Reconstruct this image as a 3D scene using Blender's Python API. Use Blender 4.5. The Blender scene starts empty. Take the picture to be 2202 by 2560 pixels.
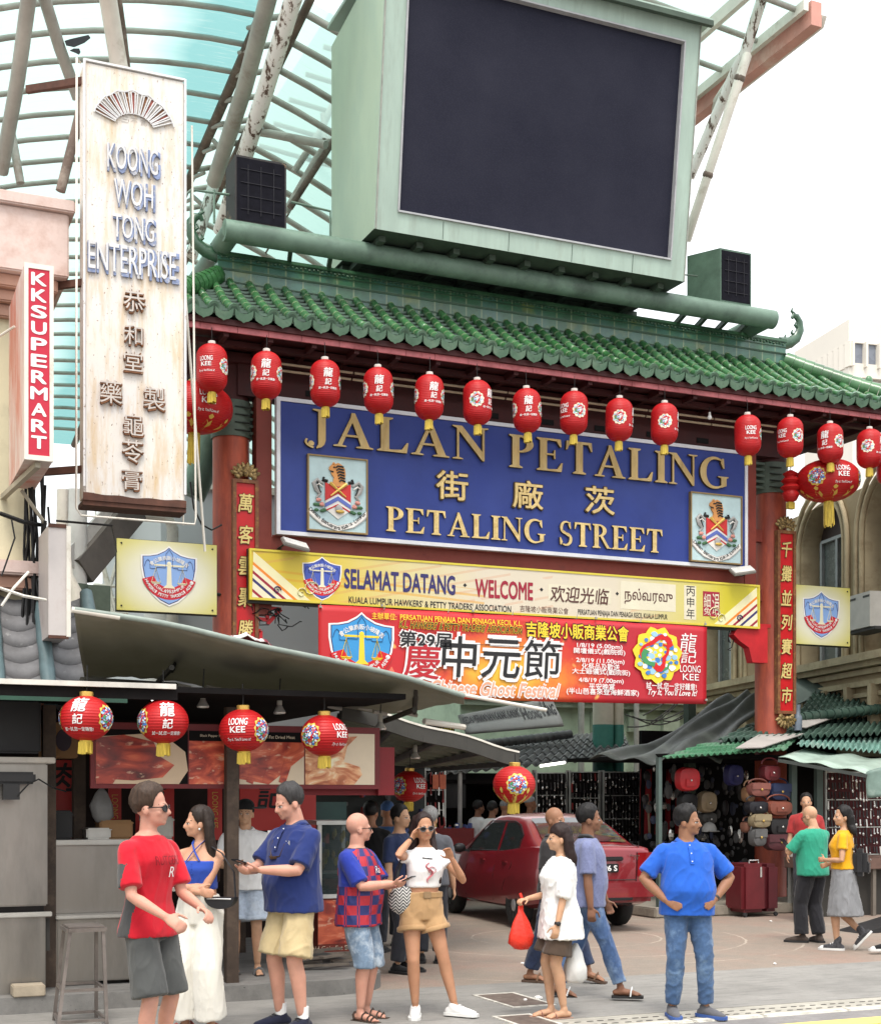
import bpy, bmesh, math, random
from mathutils import Vector as Vec, Matrix, noise
from mathutils.bvhtree import BVHTree
random.seed(7)
R = math.radians
SC = bpy.context.scene
COL = SC.collection
# ---------------------------------------------------------------- camera, sky, sun, exposure
# world axes: x along the front of the gate, y up the street behind it; the photographer stands at the origin
YAW = R(23.3); SA, CA = math.sin(YAW), math.cos(YAW)
FPX, HOR, EYE = 3500.0, 1995.0, 1.79            # focal length and horizon in photo pixels, eye height
cd = bpy.data.cameras.new('camera'); cam = bpy.data.objects.new('camera', cd); COL.objects.link(cam)
cam.location = (0, 0, EYE); cam.rotation_euler = (R(90), 0, -YAW)
cd.sensor_width = 36; cd.lens = FPX*36/2560; cd.shift_y = (HOR-1280)/2560
cd.clip_start = 0.1; cd.clip_end = 2000
SC.camera = cam
w = bpy.data.worlds.new('World'); SC.world = w; w.use_nodes = True
nt = w.node_tree; nt.nodes.clear()
sky = nt.nodes.new('ShaderNodeTexSky'); sky.sky_type = 'NISHITA'; sky.sun_disc = False
sky.sun_elevation = R(62); sky.sun_rotation = R(200); sky.dust_density = 4.0; sky.air_density = 1.5
b1 = nt.nodes.new('ShaderNodeBackground'); b1.inputs[1].default_value = 0.05
b2 = nt.nodes.new('ShaderNodeBackground'); b2.inputs[0].default_value = (1.0, 0.985, 0.965, 1); b2.inputs[1].default_value = 0.80
tcw = nt.nodes.new('ShaderNodeTexCoord'); sxw = nt.nodes.new('ShaderNodeSeparateXYZ'); mrw = nt.nodes.new('ShaderNodeMapRange')   # overcast: brighter overhead than near the horizon
nt.links.new(tcw.outputs['Generated'], sxw.inputs[0]); nt.links.new(sxw.outputs[2], mrw.inputs[0])
for i_, v_ in ((1, 0.0), (2, 1.0), (3, .46), (4, 1.42)): mrw.inputs[i_].default_value = v_
nt.links.new(mrw.outputs[0], b2.inputs[1])
ad = nt.nodes.new('ShaderNodeAddShader'); ow = nt.nodes.new('ShaderNodeOutputWorld')
nt.links.new(sky.outputs[0], b1.inputs[0]); nt.links.new(b1.outputs[0], ad.inputs[0]); nt.links.new(b2.outputs[0], ad.inputs[1])
nt.links.new(ad.outputs[0], ow.inputs[0])
sd = bpy.data.lights.new('sun', 'SUN'); sd.energy = 1.3; sd.angle = R(18); sd.color = (1, .96, .9)
sun = bpy.data.objects.new('sun', sd); COL.objects.link(sun)
_e, _r = R(62), R(200)
sdir = Vec((math.sin(_r)*math.cos(_e), math.cos(_r)*math.cos(_e), math.sin(_e)))
sun.rotation_euler = sdir.to_track_quat('Z', 'Y').to_euler(); sun.location = (0, 0, 40)
SC.view_settings.view_transform = 'Standard'; SC.view_settings.look = 'None'
SC.view_settings.exposure = 0.85; SC.view_settings.gamma = 1.0
SC.cycles.max_bounces = 8; SC.cycles.transparent_max_bounces = 12
# ---------------------------------------------------------------- measuring helpers: photo pixel -> point on a plane
def ray(U, V):
 X = (U-1101)/FPX
 return Vec((SA+CA*X, CA-SA*X, -(V-HOR)/FPX))
CAMP = Vec((0, 0, EYE))
def at(U, V, D): return CAMP+ray(U, V)*D
def py(U, V, y): r = ray(U, V); return CAMP+r*(y/r.y)
def px(U, V, x): r = ray(U, V); return CAMP+r*(x/r.x)
def pz(U, V, z): r = ray(U, V); return CAMP+r*((z-EYE)/r.z)
# ---------------------------------------------------------------- materials
MATS = {}
def newmat(name):
 m = bpy.data.materials.new(name); m.use_nodes = True
 n = m.node_tree; n.nodes.clear()
 o = n.nodes.new('ShaderNodeOutputMaterial'); b = n.nodes.new('ShaderNodeBsdfPrincipled')
 n.links.new(b.outputs[0], o.inputs[0])
 return m, n, b
def nnoise(n, scale, detail=4, rough=.6, vec=None, stretch=None):
 t = n.nodes.new('ShaderNodeTexNoise'); t.inputs['Scale'].default_value = scale
 t.inputs['Detail'].default_value = detail; t.inputs['Roughness'].default_value = rough
 if vec is None:
  c = n.nodes.new('ShaderNodeTexCoord'); vec = c.outputs['Object']
 if stretch:
  mp = n.nodes.new('ShaderNodeMapping'); mp.inputs['Scale'].default_value = stretch
  n.links.new(vec, mp.inputs[0]); vec = mp.outputs[0]
 n.links.new(vec, t.inputs['Vector'])
 return t.outputs['Fac']
def nramp(n, fac, stops, interp='LINEAR'):
 r = n.nodes.new('ShaderNodeValToRGB'); e = r.color_ramp.elements
 r.color_ramp.interpolation = interp
 while len(e) < len(stops): e.new(.5)
 for i, (p, c) in enumerate(stops):
  e[i].position = p
  e[i].color = (c[0], c[1], c[2], 1) if not isinstance(c, (int, float)) else (c, c, c, 1)
 n.links.new(fac, r.inputs[0]); return r.outputs[0]
def nmix(n, fac, a, b, mode='MIX'):
 x = n.nodes.new('ShaderNodeMix'); x.data_type = 'RGBA'; x.blend_type = mode
 for s, v in ((0, fac), (6, a), (7, b)):
  if isinstance(v, (int, float)): x.inputs[s].default_value = v
  elif isinstance(v, tuple): x.inputs[s].default_value = (v[0], v[1], v[2], 1)
  else: n.links.new(v, x.inputs[s])
 return x.outputs[2]
def nmath(n, op, a, b=0.0):
 x = n.nodes.new('ShaderNodeMath'); x.operation = op
 for i, v in enumerate((a, b)):
  if isinstance(v, (int, float)): x.inputs[i].default_value = v
  else: n.links.new(v, x.inputs[i])
 return x.outputs[0]
def nsep(n):
 c = n.nodes.new('ShaderNodeTexCoord'); s = n.nodes.new('ShaderNodeSeparateXYZ')
 n.links.new(c.outputs['Object'], s.inputs[0]); return s.outputs
def nbump(n, b, h, strength=.3, dist=.01):
 u = n.nodes.new('ShaderNodeBump'); u.inputs['Strength'].default_value = strength; u.inputs['Distance'].default_value = dist
 n.links.new(h, u.inputs['Height']); n.links.new(u.outputs[0], b.inputs['Normal'])
def mul(c, k): return tuple(min(1, x*k) for x in c)
def M(name, col, rough=.6, metal=0.0, var=.18, vs=4, bump=.15, bs=60, spec=.32, coat=0, stain=None, ss=2.5, st=(.5, .7), stretch=None, dist=.004):
 if name in MATS: return MATS[name]
 m, n, b = newmat(name)
 f = nnoise(n, vs, 5, .65, stretch=stretch)
 c = nramp(n, f, [(.3, mul(col, 1-var)), (.7, mul(col, 1+var))])
 if stain:
  g = nnoise(n, ss, 6, .7, stretch=stretch)
  c = nmix(n, nramp(n, g, [(st[0], 0), (st[1], 1)]), c, stain)
 n.links.new(c, b.inputs['Base Color'])
 b.inputs['Roughness'].default_value = rough; b.inputs['Metallic'].default_value = metal
 b.inputs['Specular IOR Level'].default_value = spec; b.inputs['Coat Weight'].default_value = coat
 rr = nramp(n, f, [(.3, max(0, rough-.08)), (.75, min(1, rough+.1))]); n.links.new(rr, b.inputs['Roughness'])
 if bump: nbump(n, b, nnoise(n, bs, 3, .6, stretch=stretch), bump, dist)
 MATS[name] = m; return m
def EM(name, col, s):
 if name in MATS: return MATS[name]
 m, n, b = newmat(name); b.inputs['Base Color'].default_value = (*col, 1)
 b.inputs['Emission Color'].default_value = (*col, 1); b.inputs['Emission Strength'].default_value = s
 MATS[name] = m; return m
def GLASS(name, col=(.05, .07, .07), rough=.05, alpha=.35):
 if name in MATS: return MATS[name]
 m, n, b = newmat(name); b.inputs['Base Color'].default_value = (*col, 1); b.inputs['Roughness'].default_value = rough
 t = n.nodes.new('ShaderNodeBsdfTransparent'); t.inputs[0].default_value = (.75, .8, .8, 1)
 mx = n.nodes.new('ShaderNodeMixShader'); mx.inputs[0].default_value = alpha
 o = [x for x in n.nodes if x.type == 'OUTPUT_MATERIAL'][0]
 n.links.new(t.outputs[0], mx.inputs[1]); n.links.new(b.outputs[0], mx.inputs[2]); n.links.new(mx.outputs[0], o.inputs[0])
 MATS[name] = m; return m
# ---------------------------------------------------------------- mesh builder
OFF = {}
class MB:
 def __init__(s): s.v = []; s.f = []; s.m = []
 def add(s, vs, fs, mi=0):
  o = len(s.v); s.v += [Vec(p) for p in vs]; s.f += [tuple(i+o for i in f) for f in fs]
  s.m += ([mi]*len(fs) if isinstance(mi, int) else mi); return s
 def quad(s, a, b, c, d, mi=0): return s.add([a, b, c, d], [(0, 1, 2, 3)], mi)
 def box(s, a, b, mi=0):
  x0, y0, z0 = (min(a[i], b[i]) for i in range(3)); x1, y1, z1 = (max(a[i], b[i]) for i in range(3))
  return s.add([(x0, y0, z0), (x1, y0, z0), (x1, y1, z0), (x0, y1, z0), (x0, y0, z1), (x1, y0, z1), (x1, y1, z1), (x0, y1, z1)],
      [(0, 3, 2, 1), (4, 5, 6, 7), (0, 1, 5, 4), (1, 2, 6, 5), (2, 3, 7, 6), (3, 0, 4, 7)], mi)
 def bbox(s, a, b, bev=.02, mi=0):          # box with chamfered edges
  bm = bmesh.new(); bmesh.ops.create_cube(bm, size=1)
  c = [(a[i]+b[i])/2 for i in range(3)]; d = [abs(b[i]-a[i]) for i in range(3)]
  for v in bm.verts: v.co = Vec((c[0]+v.co.x*d[0], c[1]+v.co.y*d[1], c[2]+v.co.z*d[2]))
  bmesh.ops.bevel(bm, geom=bm.edges[:], offset=min(bev, min(d)*.45), segments=2, affect='EDGES')
  bm.verts.index_update(); s.add([v.co.copy() for v in bm.verts], [tuple(v.index for v in f.verts) for f in bm.faces], mi); bm.free(); return s
 def beam(s, p, q, w, h, mi=0, up=(0, 0, 1)):     # rectangular bar from p to q
  p, q = Vec(p), Vec(q); d = (q-p).normalized(); u = Vec(up)
  if abs(d.dot(u)) > .98: u = Vec((0, 1, 0))
  x = d.cross(u).normalized()*(w/2); z = x.cross(d).normalized()*(h/2)
  vs = [p-x-z, p+x-z, p+x+z, p-x+z, q-x-z, q+x-z, q+x+z, q-x+z]
  return s.add(vs, [(3, 2, 1, 0), (4, 5, 6, 7), (0, 1, 5, 4), (1, 2, 6, 5), (2, 3, 7, 6), (3, 0, 4, 7)], mi)
 def path(s, pts, r, n=10, mi=0, caps=True, flat=1.0, up=(0, 0, 1)):
  pts = [Vec(p) for p in pts]; k = len(pts); rs = r if isinstance(r, (list, tuple)) else [r]*k
  vs = []; fs = []; prev = None
  for i, p in enumerate(pts):
   d = (pts[min(i+1, k-1)]-pts[max(i-1, 0)]).normalized()
   if prev is None:
    u = Vec(up)
    if abs(d.dot(u)) > .95: u = Vec((1, 0, 0))
    x = d.cross(u).normalized()
   else: x = (prev-d*prev.dot(d)).normalized()
   prev = x; y = x.cross(d)
   for j in range(n):
    t = 2*math.pi*j/n; vs.append(p+x*math.cos(t)*rs[i]+y*math.sin(t)*rs[i]*flat)
  for i in range(k-1):
   for j in range(n):
    a = i*n+j; b = i*n+(j+1) % n; fs.append((a, b, b+n, a+n))
  if caps: fs.append(tuple(reversed(range(n)))); fs.append(tuple(range((k-1)*n, k*n)))
  return s.add(vs, fs, mi)
 def tube(s, p, q, r, r2=None, n=10, mi=0): return s.path([p, q], [r, r if r2 is None else r2], n, mi)
 def lathe(s, prof, n=24, c=(0, 0, 0), mi=0, sx=1, sy=1, axis='z', rot=None):
  vs = []; fs = []; k = len(prof)
  for (r, z) in prof:
   for j in range(n):
    t = 2*math.pi*j/n; p = Vec((r*math.cos(t)*sx, r*math.sin(t)*sy, z))
    if rot: p = rot @ p
    vs.append(p+Vec(c))
  for i in range(k-1):
   for j in range(n):
    a = i*n+j; b = i*n+(j+1) % n; fs.append((a, b, b+n, a+n))
  if prof[0][0] > 1e-6: fs.append(tuple(reversed(range(n))))
  if prof[-1][0] > 1e-6: fs.append(tuple(range((k-1)*n, k*n)))
  return s.add(vs, fs, mi)
 def ell(s, c, r, n=16, k=10, mi=0, rot=None):
  pr = [(math.sin(math.pi*i/k), -math.cos(math.pi*i/k)) for i in range(k+1)]
  vs = []; fs = []; c = Vec(c); r = (r, r, r) if isinstance(r, (int, float)) else r
  for (q, z) in pr:
   for j in range(n):
    t = 2*math.pi*j/n; p = Vec((q*math.cos(t)*r[0], q*math.sin(t)*r[1], z*r[2]))
    vs.append(c+(rot @ p if rot else p))
  for i in range(k):
   for j in range(n):
    a = i*n+j; b = i*n+(j+1) % n; fs.append((a, b, b+n, a+n))
  return s.add(vs, fs, mi)
 def prism(s, poly, o, ex, ey, t, mi=0, mside=None):   # outline in a plane, front on the plane offset t along ex x ey
  o, ex, ey = Vec(o), Vec(ex), Vec(ey); nz = ex.cross(ey).normalized()
  a = sum(poly[i][0]*poly[(i+1) % len(poly)][1]-poly[(i+1) % len(poly)][0]*poly[i][1] for i in range(len(poly)))
  if a < 0: poly = poly[::-1]
  k = len(poly); ft = [o+ex*p[0]+ey*p[1]+nz*t for p in poly]; bk = [o+ex*p[0]+ey*p[1] for p in poly]
  fs = [tuple(range(k))]+[(i+k, (i+1) % k+k, (i+1) % k, i) for i in range(k)]
  ms = mi if mside is None else mside
  return s.add(ft+bk, fs, [mi]+[ms]*k)
 def grid(s, fn, nu, nv, mi=0, closed=False):
  vs = [fn(i/nu, j/nv) for j in range(nv+1) for i in range(nu+1)]
  fs = [(j*(nu+1)+i, j*(nu+1)+i+1, (j+1)*(nu+1)+i+1, (j+1)*(nu+1)+i) for j in range(nv) for i in range(nu)]
  return s.add(vs, fs, mi)
 def xf(s, mt, start=0):
  for i in range(start, len(s.v)): s.v[i] = mt @ s.v[i]
  return s
 def build(s, name, mats, parent=None, smooth=None, solid=0, local=False):
  me = bpy.data.meshes.new(name); off = OFF.get(parent, Vec((0, 0, 0))) if not local else Vec((0, 0, 0))
  me.from_pydata([p-off for p in s.v], [], s.f)
  mats = mats if isinstance(mats, (list, tuple)) else [mats]
  for m in mats: me.materials.append(m)
  me.polygons.foreach_set('material_index', s.m)
  if smooth is not None:
   me.polygons.foreach_set('use_smooth', [True]*len(me.polygons))
   if smooth < 180: me.set_sharp_from_angle(angle=R(smooth))
  me.update()
  o = bpy.data.objects.new(name, me); COL.objects.link(o)
  if parent: o.parent = parent; OFF[o] = OFF.get(parent, Vec((0, 0, 0)))
  if solid:
   q = o.modifiers.new('solid', 'SOLIDIFY'); q.thickness = solid; q.offset = 0
  return o
def tag(o, label, cat, group=None, kind=None):
 o['label'] = label; o['category'] = cat
 if group: o['group'] = group
 if kind: o['kind'] = kind
 return o
def thing(name, label, cat, loc=(0, 0, 0), group=None, rz=0):
 o = bpy.data.objects.new(name, None); COL.objects.link(o); o.location = loc; o.rotation_euler = (0, 0, rz)
 o.empty_display_size = .1; OFF[o] = Vec(loc)
 return tag(o, label, cat, group)
def struct(name, mb, mats, smooth=None):
 o = mb.build(name, mats, None, smooth); o['kind'] = 'structure'; return o
def copy_tree(o, parent=None):
 c = o.copy(); COL.objects.link(c)
 if parent: c.parent = parent
 for ch in list(o.children): copy_tree(ch, c)
 return c
def ground(v): return Vec((v[0], v[1], 0))
# ---------------------------------------------------------------- lettering
_tc = {}
def textmesh(s, ext=0.0, off=0.0):
 k = (s, ext, off)
 if k not in _tc:
  c = bpy.data.curves.new('lettering', 'FONT'); c.body = s; c.extrude = ext; c.offset = off; c.resolution_u = 3
  o = bpy.data.objects.new('lettering', c); COL.objects.link(o)
  dg = bpy.context.evaluated_depsgraph_get(); dg.update()
  me = bpy.data.meshes.new_from_object(o.evaluated_get(dg))
  vs = [v.co.copy() for v in me.vertices]; fs = [tuple(p.vertices) for p in me.polygons]
  bpy.data.objects.remove(o); bpy.data.curves.remove(c); bpy.data.meshes.remove(me)
  _tc[k] = (vs, fs)
 return _tc[k]
def txt(mb, s, o, ex, ey, w=None, h=None, mi=0, off=0.0, ext=0.0, lift=.004, shear=0.0, anchor=(.5, .5), rot=0.0):
 """writes s in the plane (ex, ey): its box w wide and h high (one may be left out), anchored at o"""
 vs, fs = textmesh(s, .5 if ext else 0)
 if not vs: return mb
 if off > 0:                                 # heavier weight: the same word laid over itself a hair to each side
  for i, (a, c) in enumerate(((0, 0), (1, .5), (-1, -.5), (.5, -1), (-.5, 1))): _txt(mb, vs, fs, o, ex, ey, w, h, mi, ext+(i*.0004 if ext else 0), lift+i*.0004, shear, anchor, rot, a*off*.62, c*off*.62)
  return mb
 return _txt(mb, vs, fs, o, ex, ey, w, h, mi, ext, lift, shear, anchor, rot, 0, 0)
def _txt(mb, vs, fs, o, ex, ey, w, h, mi, ext, lift, shear, anchor, rot, dx, dy):
 x0 = min(v.x for v in vs); x1 = max(v.x for v in vs); y0 = min(v.y for v in vs); y1 = max(v.y for v in vs)
 sx = w/(x1-x0) if w else None; sy = h/(y1-y0) if h else None
 if sx is None: sx = sy
 if sy is None: sy = sx
 W, H = (x1-x0)*sx, (y1-y0)*sy; o = Vec(o); ex = Vec(ex); ey = Vec(ey); nz = ex.cross(ey).normalized()
 cr, sr = math.cos(rot), math.sin(rot); out = []
 for v in vs:
  X = (v.x-x0+dx)*sx-W*anchor[0]; Y = (v.y-y0+dy)*sy-H*anchor[1]; X += Y*shear
  X, Y = X*cr-Y*sr, X*sr+Y*cr
  out.append(o+ex*X+ey*Y+nz*(lift+(v.z+.5)*ext if ext else lift))
 return mb.add(out, fs, mi)
def arctxt(mb, s, o, ex, ey, rad, a0, a1, h, mi=0, off=.02, lift=.006, inward=False):
 k = len(s)
 for i, ch in enumerate(s):
  if ch == ' ': continue
  a = a0+(a1-a0)*(i/(k-1))
  p = Vec(o)+Vec(ex)*(rad*math.cos(a))+Vec(ey)*(rad*math.sin(a))
  txt(mb, ch, p, ex, ey, h=h, mi=mi, off=off, lift=lift, rot=a-math.pi/2 if not inward else a+math.pi/2)
# Roman capitals with serifs, drawn as outlines (unit height)
def band(cx, cy, rx, ry, a0, a1, t0, t1, n=14):
 """arc whose thickness swells from t0 at its ends to t1 at its middle"""
 o = []; i = []
 for k in range(n+1):
  u = k/n; a = R(a0+(a1-a0)*u); t = t0+(t1-t0)*math.sin(math.pi*u)
  o.append((cx+rx*math.cos(a), cy+ry*math.sin(a))); i.append((cx+(rx-t)*math.cos(a), cy+(ry-t*.55-.02)*math.sin(a)))
 return o+i[::-1]
def rc(x0, y0, x1, y1): return [(x0, y0), (x1, y0), (x1, y1), (x0, y1)]
def stem(x, w=.20, y0=0, y1=1, s=.09): return [[(x-s, y0), (x+w+s, y0), (x+w+s, y0+.035), (x+w, y0+.08), (x+w, y1-.08), (x+w+s, y1-.035), (x+w+s, y1), (x-s, y1), (x-s, y1-.035), (x, y1-.08), (x, y0+.08), (x-s, y0+.035)]]
SERIF = {
 'I': (.36, stem(.095)),
 'L': (.76, stem(.1)+[[(.26, 0), (.72, 0), (.76, .3), (.72, .3), (.6, .09), (.26, .055)]]),
 'E': (.78, stem(.1)+[[(.26, 0), (.72, 0), (.76, .28), (.72, .28), (.6, .08), (.26, .05)], [(.26, .95), (.58, .93), (.68, .76), (.72, .76), (.7, 1), (.26, 1)], rc(.26, .485, .52, .54), [(.5, .38), (.54, .38), (.54, .65), (.5, .65), (.48, .51)]]),
 'T': (.78, stem(.3)+[[(.02, 1), (.76, 1), (.78, .72), (.74, .72), (.66, .92), (.12, .92), (.04, .72), (0, .72)]]),
 'P': (.72, stem(.1)+[band(.3, .735, .4, .265, 90, -90, .05, .2), rc(.26, .95, .31, 1), rc(.26, .47, .31, .52)]),
 'R': (.86, stem(.1)+[band(.3, .74, .38, .26, 90, -90, .05, .19), rc(.26, .95, .31, 1), rc(.26, .48, .31, .53), [(.36, .5), (.5, .5), (.8, .04), (.9, .03), (.9, 0), (.68, 0)]]),
 'A': (.94, [[(.0, 0), (.3, 0), (.3, .035), (.2, .05), (.46, .78), (.42, .92), (.1, .06), (.0, .035)], [(.42, 1), (.5, 1), (.84, .06), (.93, .035), (.93, 0), (.53, 0), (.53, .035), (.64, .06), (.4, .86)], rc(.2, .3, .6, .36)]),
 'N': (.92, [[(0, 0), (.26, 0), (.26, .03), (.165, .06), (.165, .9), (.11, .97), (.11, .06), (0, .03)], [(0, 1), (.24, 1), (.8, .2), (.8, 0), (.75, 0), (.1, .93), (0, .97)], [(.62, 1), (.9, 1), (.9, .97), (.8, .94), (.8, .02), (.745, .06), (.745, .94), (.62, .97)]]),
 'J': (.52, [[(.12, 1), (.5, 1), (.5, .965), (.41, .93), (.41, .12), (.38, .0), (.31, -.08), (.2, -.13), (.2, -.09), (.24, 0), (.24, .93), (.12, .965)], band(.17, .05, .24, .18, 260, 150, .05, .05), [(.0, -.02), (.06, -.08), (.13, -.05), (.15, .02), (.1, .08), (.03, .07)]]),
 'G': (.92, [band(.46, .5, .46, .52, 52, 308, .05, .2, 22), [(.58, .4), (.92, .4), (.92, .37), (.85, .34), (.85, .1), (.68, .03), (.68, .34), (.58, .37)], [(.7, .98), (.76, .98), (.78, .66), (.74, .66), (.66, .84)]]),
 'S': (.64, [band(.31, .74, .27, .28, 55, 260, .06, .13, 16), band(.32, .26, .29, .28, 80, -125, .06, .14, 16), [(.14, .62), (.24, .6), (.52, .42), (.44, .36), (.2, .5)], [(.46, .98), (.52, .98), (.54, .7), (.5, .7), (.42, .86)], [(.1, .02), (.04, .02), (.02, .32), (.06, .32), (.16, .14)]]),
}
def seriftxt(mb, s, o, ex, ey, w, h, t, mi=0, ms=1, gap=.07, sp=.42):
 tot = sum((sp if c == ' ' else SERIF[c][0]+gap) for c in s)-gap
 k = w/tot; x = 0
 for c in s:
  if c == ' ': x += sp; continue
  adv, polys = SERIF[c]
  for i, p in enumerate(polys):
   mb.prism([((x+q[0])*k, q[1]*h) for q in p], o, ex, ey, t+.0016*i, mi, ms)
  x += adv+gap
EX, EZ = Vec((1, 0, 0)), Vec((0, 0, 1))
# ================================================================ the ground
def mat_plaza():
 m, n, b = newmat('stamped red plaza paving')
 f = nnoise(n, .55, 6, .7); g = nnoise(n, 5, 6, .75); fine = nnoise(n, 60, 3, .6)
 c = nramp(n, f, [(.36, (.175, .155, .125)), (.5, (.225, .175, .135)), (.64, (.245, .150, .112))])
 c = nmix(n, nramp(n, g, [(.35, .0), (.72, .65)]), c, (.13, .108, .09))
 c = nmix(n, nramp(n, fine, [(.3, 0), (.7, .35)]), c, (.42, .36, .31))
 tc = n.nodes.new('ShaderNodeTexCoord'); dis = n.nodes.new('ShaderNodeVectorMath'); dis.operation = 'DISTANCE'
 dis.inputs[1].default_value = (8.6, 15.9, 0); wv = nmath(n, 'ADD', nmath(n, 'MULTIPLY', g, .08), 0)
 n.links.new(tc.outputs['Object'], dis.inputs[0]); d = nmath(n, 'ADD', dis.outputs['Value'], wv)
 lines = 0
 for rr in (1.25, 2.3, 3.0, 4.4):
  l = nmath(n, 'LESS_THAN', nmath(n, 'ABSOLUTE', nmath(n, 'SUBTRACT', d, rr)), .014)
  lines = l if lines == 0 else nmath(n, 'MAXIMUM', lines, l)
 c = nmix(n, nmath(n, 'MULTIPLY', lines, nramp(n, nnoise(n, 1.1, 3), [(.4, 0), (.6, .55)])), c, (.50, .44, .36))
 n.links.new(c, b.inputs['Base Color']); b.inputs['Roughness'].default_value = .72
 nbump(n, b, nmath(n, 'ADD', g, fine), .25, .006); return m
def mat_concrete(name, base, dark, sc=1.2):
 m, n, b = newmat(name)
 f = nnoise(n, sc, 7, .72); g = nnoise(n, 14, 5, .7); s = nnoise(n, 2.2, 4, .6, stretch=(1, 5, 1)); fine = nnoise(n, 90, 2, .6)
 c = nramp(n, f, [(.32, mul(base, .72)), (.52, base), (.68, mul(base, 1.18))])
 c = nmix(n, nramp(n, s, [(.5, 0), (.72, .5)]), c, dark)
 c = nmix(n, nramp(n, g, [(.52, 0), (.75, .5)]), c, mul(base, .55))
 sp = nnoise(n, 38, 2, .5); c = nmix(n, nramp(n, sp, [(.70, 0), (.74, .8)]), c, mul(dark, .5))
 n.links.new(c, b.inputs['Base Color']); b.inputs['Roughness'].default_value = .75
 nbump(n, b, nmath(n, 'ADD', g, fine), .3, .006); return m
pav = mat_concrete('grey pavement', (.23, .222, .205), (.095, .094, .09), .8)
mplaza = mat_plaza()
asph = mat_concrete('worn road asphalt', (.20, .19, .185), (.10, .10, .10), 2)
kerbm = mat_concrete('dark kerb concrete', (.17, .165, .155), (.07, .07, .07), 2.5)
ypaint = M('yellow road paint', (.78, .60, .16), .6, var=.10, vs=5, stain=(.42, .36, .24), ss=9, st=(.58, .75))
kwhite = M('pale kerb edging', (.56, .54, .48), .7, var=.25, vs=6, stain=(.2, .19, .17), ss=5)
o = struct('ground', MB().quad((-600, -300, -.09), (900, -300, -.09), (900, 1200, -.09), (-600, 1200, -.09)), asph)
struct('road', MB().box((-30, -8, -.06), (60, 9.50, -.012)), asph)
struct('road_line', MB().box((-30, 8.86, -.008), (60, 9.14, -.008+.004)), ypaint)
rng = random.Random(3); mb = MB(); x = -6.0
while x < 24:
 l = rng.uniform(.5, .9); mb.bbox((x, 9.50, -.06), (x+l-.012, 9.60+rng.uniform(-.006, .006), .004), .012); x += l
struct('kerb', mb, kwhite, 40)
struct('pavement', MB().box((-30, 10.02, -.06), (60, 12.2, 0)), pav)
struct('plaza', MB().box((-30, 12.2, -.06), (60, 70, -.003)), mplaza)
mb = MB().box((-30, 9.60, -.06), (60, 10.02, -.004)); slot = M('slot shadow', (.03, .028, .026), .9, var=.1)
for i in range(170):
 x = 1.5+i*.105
 for q in (0, 1):
  cx = x+q*.05+.01*math.sin(i*1.7); cy = 9.70+q*.15
  mb.prism([(cx+.032*math.cos(a)*(.9+.2*rng.random()), cy+.012*math.sin(a)) for a in [k*math.pi/4 for k in range(8)]], (0, 0, -.004), (1, 0, 0), (0, 1, 0), .003, 1)
struct('drain_channel', mb, [mat_concrete('drain cover concrete', (.36, .34, .29), (.2, .19, .17), 3), slot])
# raised slab under the food stall, with a rounded corner
def slab():
 pts = [(-8, 12.02)]+[(4.05+.75*math.sin(R(a)), 12.72-.70*math.cos(R(a))) for a in range(0, 91, 10)]+[(4.8, 16.5), (-8, 16.5)]
 return MB().prism(pts, (0, 0, -.05), (1, 0, 0), (0, 1, 0), .19)
struct('stall_floor', slab(), kerbm)
lid = M('rusty steel lid', (.13, .10, .085), .7, .2, var=.3, vs=9, stain=(.2, .17, .14), ss=12)
for nm, (u0, v0, u1, v1), lab in (('far', (1190, 2489, 1378, 2512), 'flat brown steel lid with white litter in the pavement'), ('near', (1240, 2543, 1440, 2575), 'flat brown steel lid beside the bare feet of the woman in white')):
 a = ground(pz(u0, v0, 0)); c = ground(pz(u1, v1, 0)); b_ = ground(pz(u1-70 if nm == 'far' else u1, v0, 0)); mb = MB()
 x0, x1, y0, y1 = a.x, c.x, min(c.y, a.y), max(a.y, c.y)
 mb.box((x0, y0, -.03), (x1, y1, .004), 0)
 for e in ((x0-.03, y0-.03, x1+.03, y0), (x0-.03, y1, x1+.03, y1+.03), (x0-.03, y0, x0, y1), (x1, y0, x1+.03, y1)): mb.box((e[0], e[1], -.03), (e[2], e[3], .007), 1)
 tag(mb.build('manhole_cover', [lid, kwhite]), lab, 'manhole cover', 'steel lids in the pavement')
litm = M('white litter', (.75, .74, .72), .8, var=.1)
for U, V, lab in ((1345, 2499, 'crumpled white scrap on the brown steel lid'), (1312, 2502, 'small flat white scrap on the brown steel lid'), (1305, 2410, 'tiny white scrap on the red paving left of the walking men'), (1936, 2411, 'tiny white scrap on the paving right of the man in blue'), (1926, 2304, 'pale scrap on the paving below the red suitcase')):
 p = pz(U, V, 0); r_ = random.Random(U); mb = MB(); s = .035 if U == 1345 else .02
 mb.ell((p.x, p.y, s*.4), (s, s*.8, s*.5), 7, 5)
 for i, v in enumerate(mb.v): v += Vec((r_.uniform(-1, 1), r_.uniform(-1, 1), r_.uniform(0, .6)))*s*.35
 tag(mb.build('litter_scrap', litm), lab, 'litter', 'white scraps on the ground')
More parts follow.
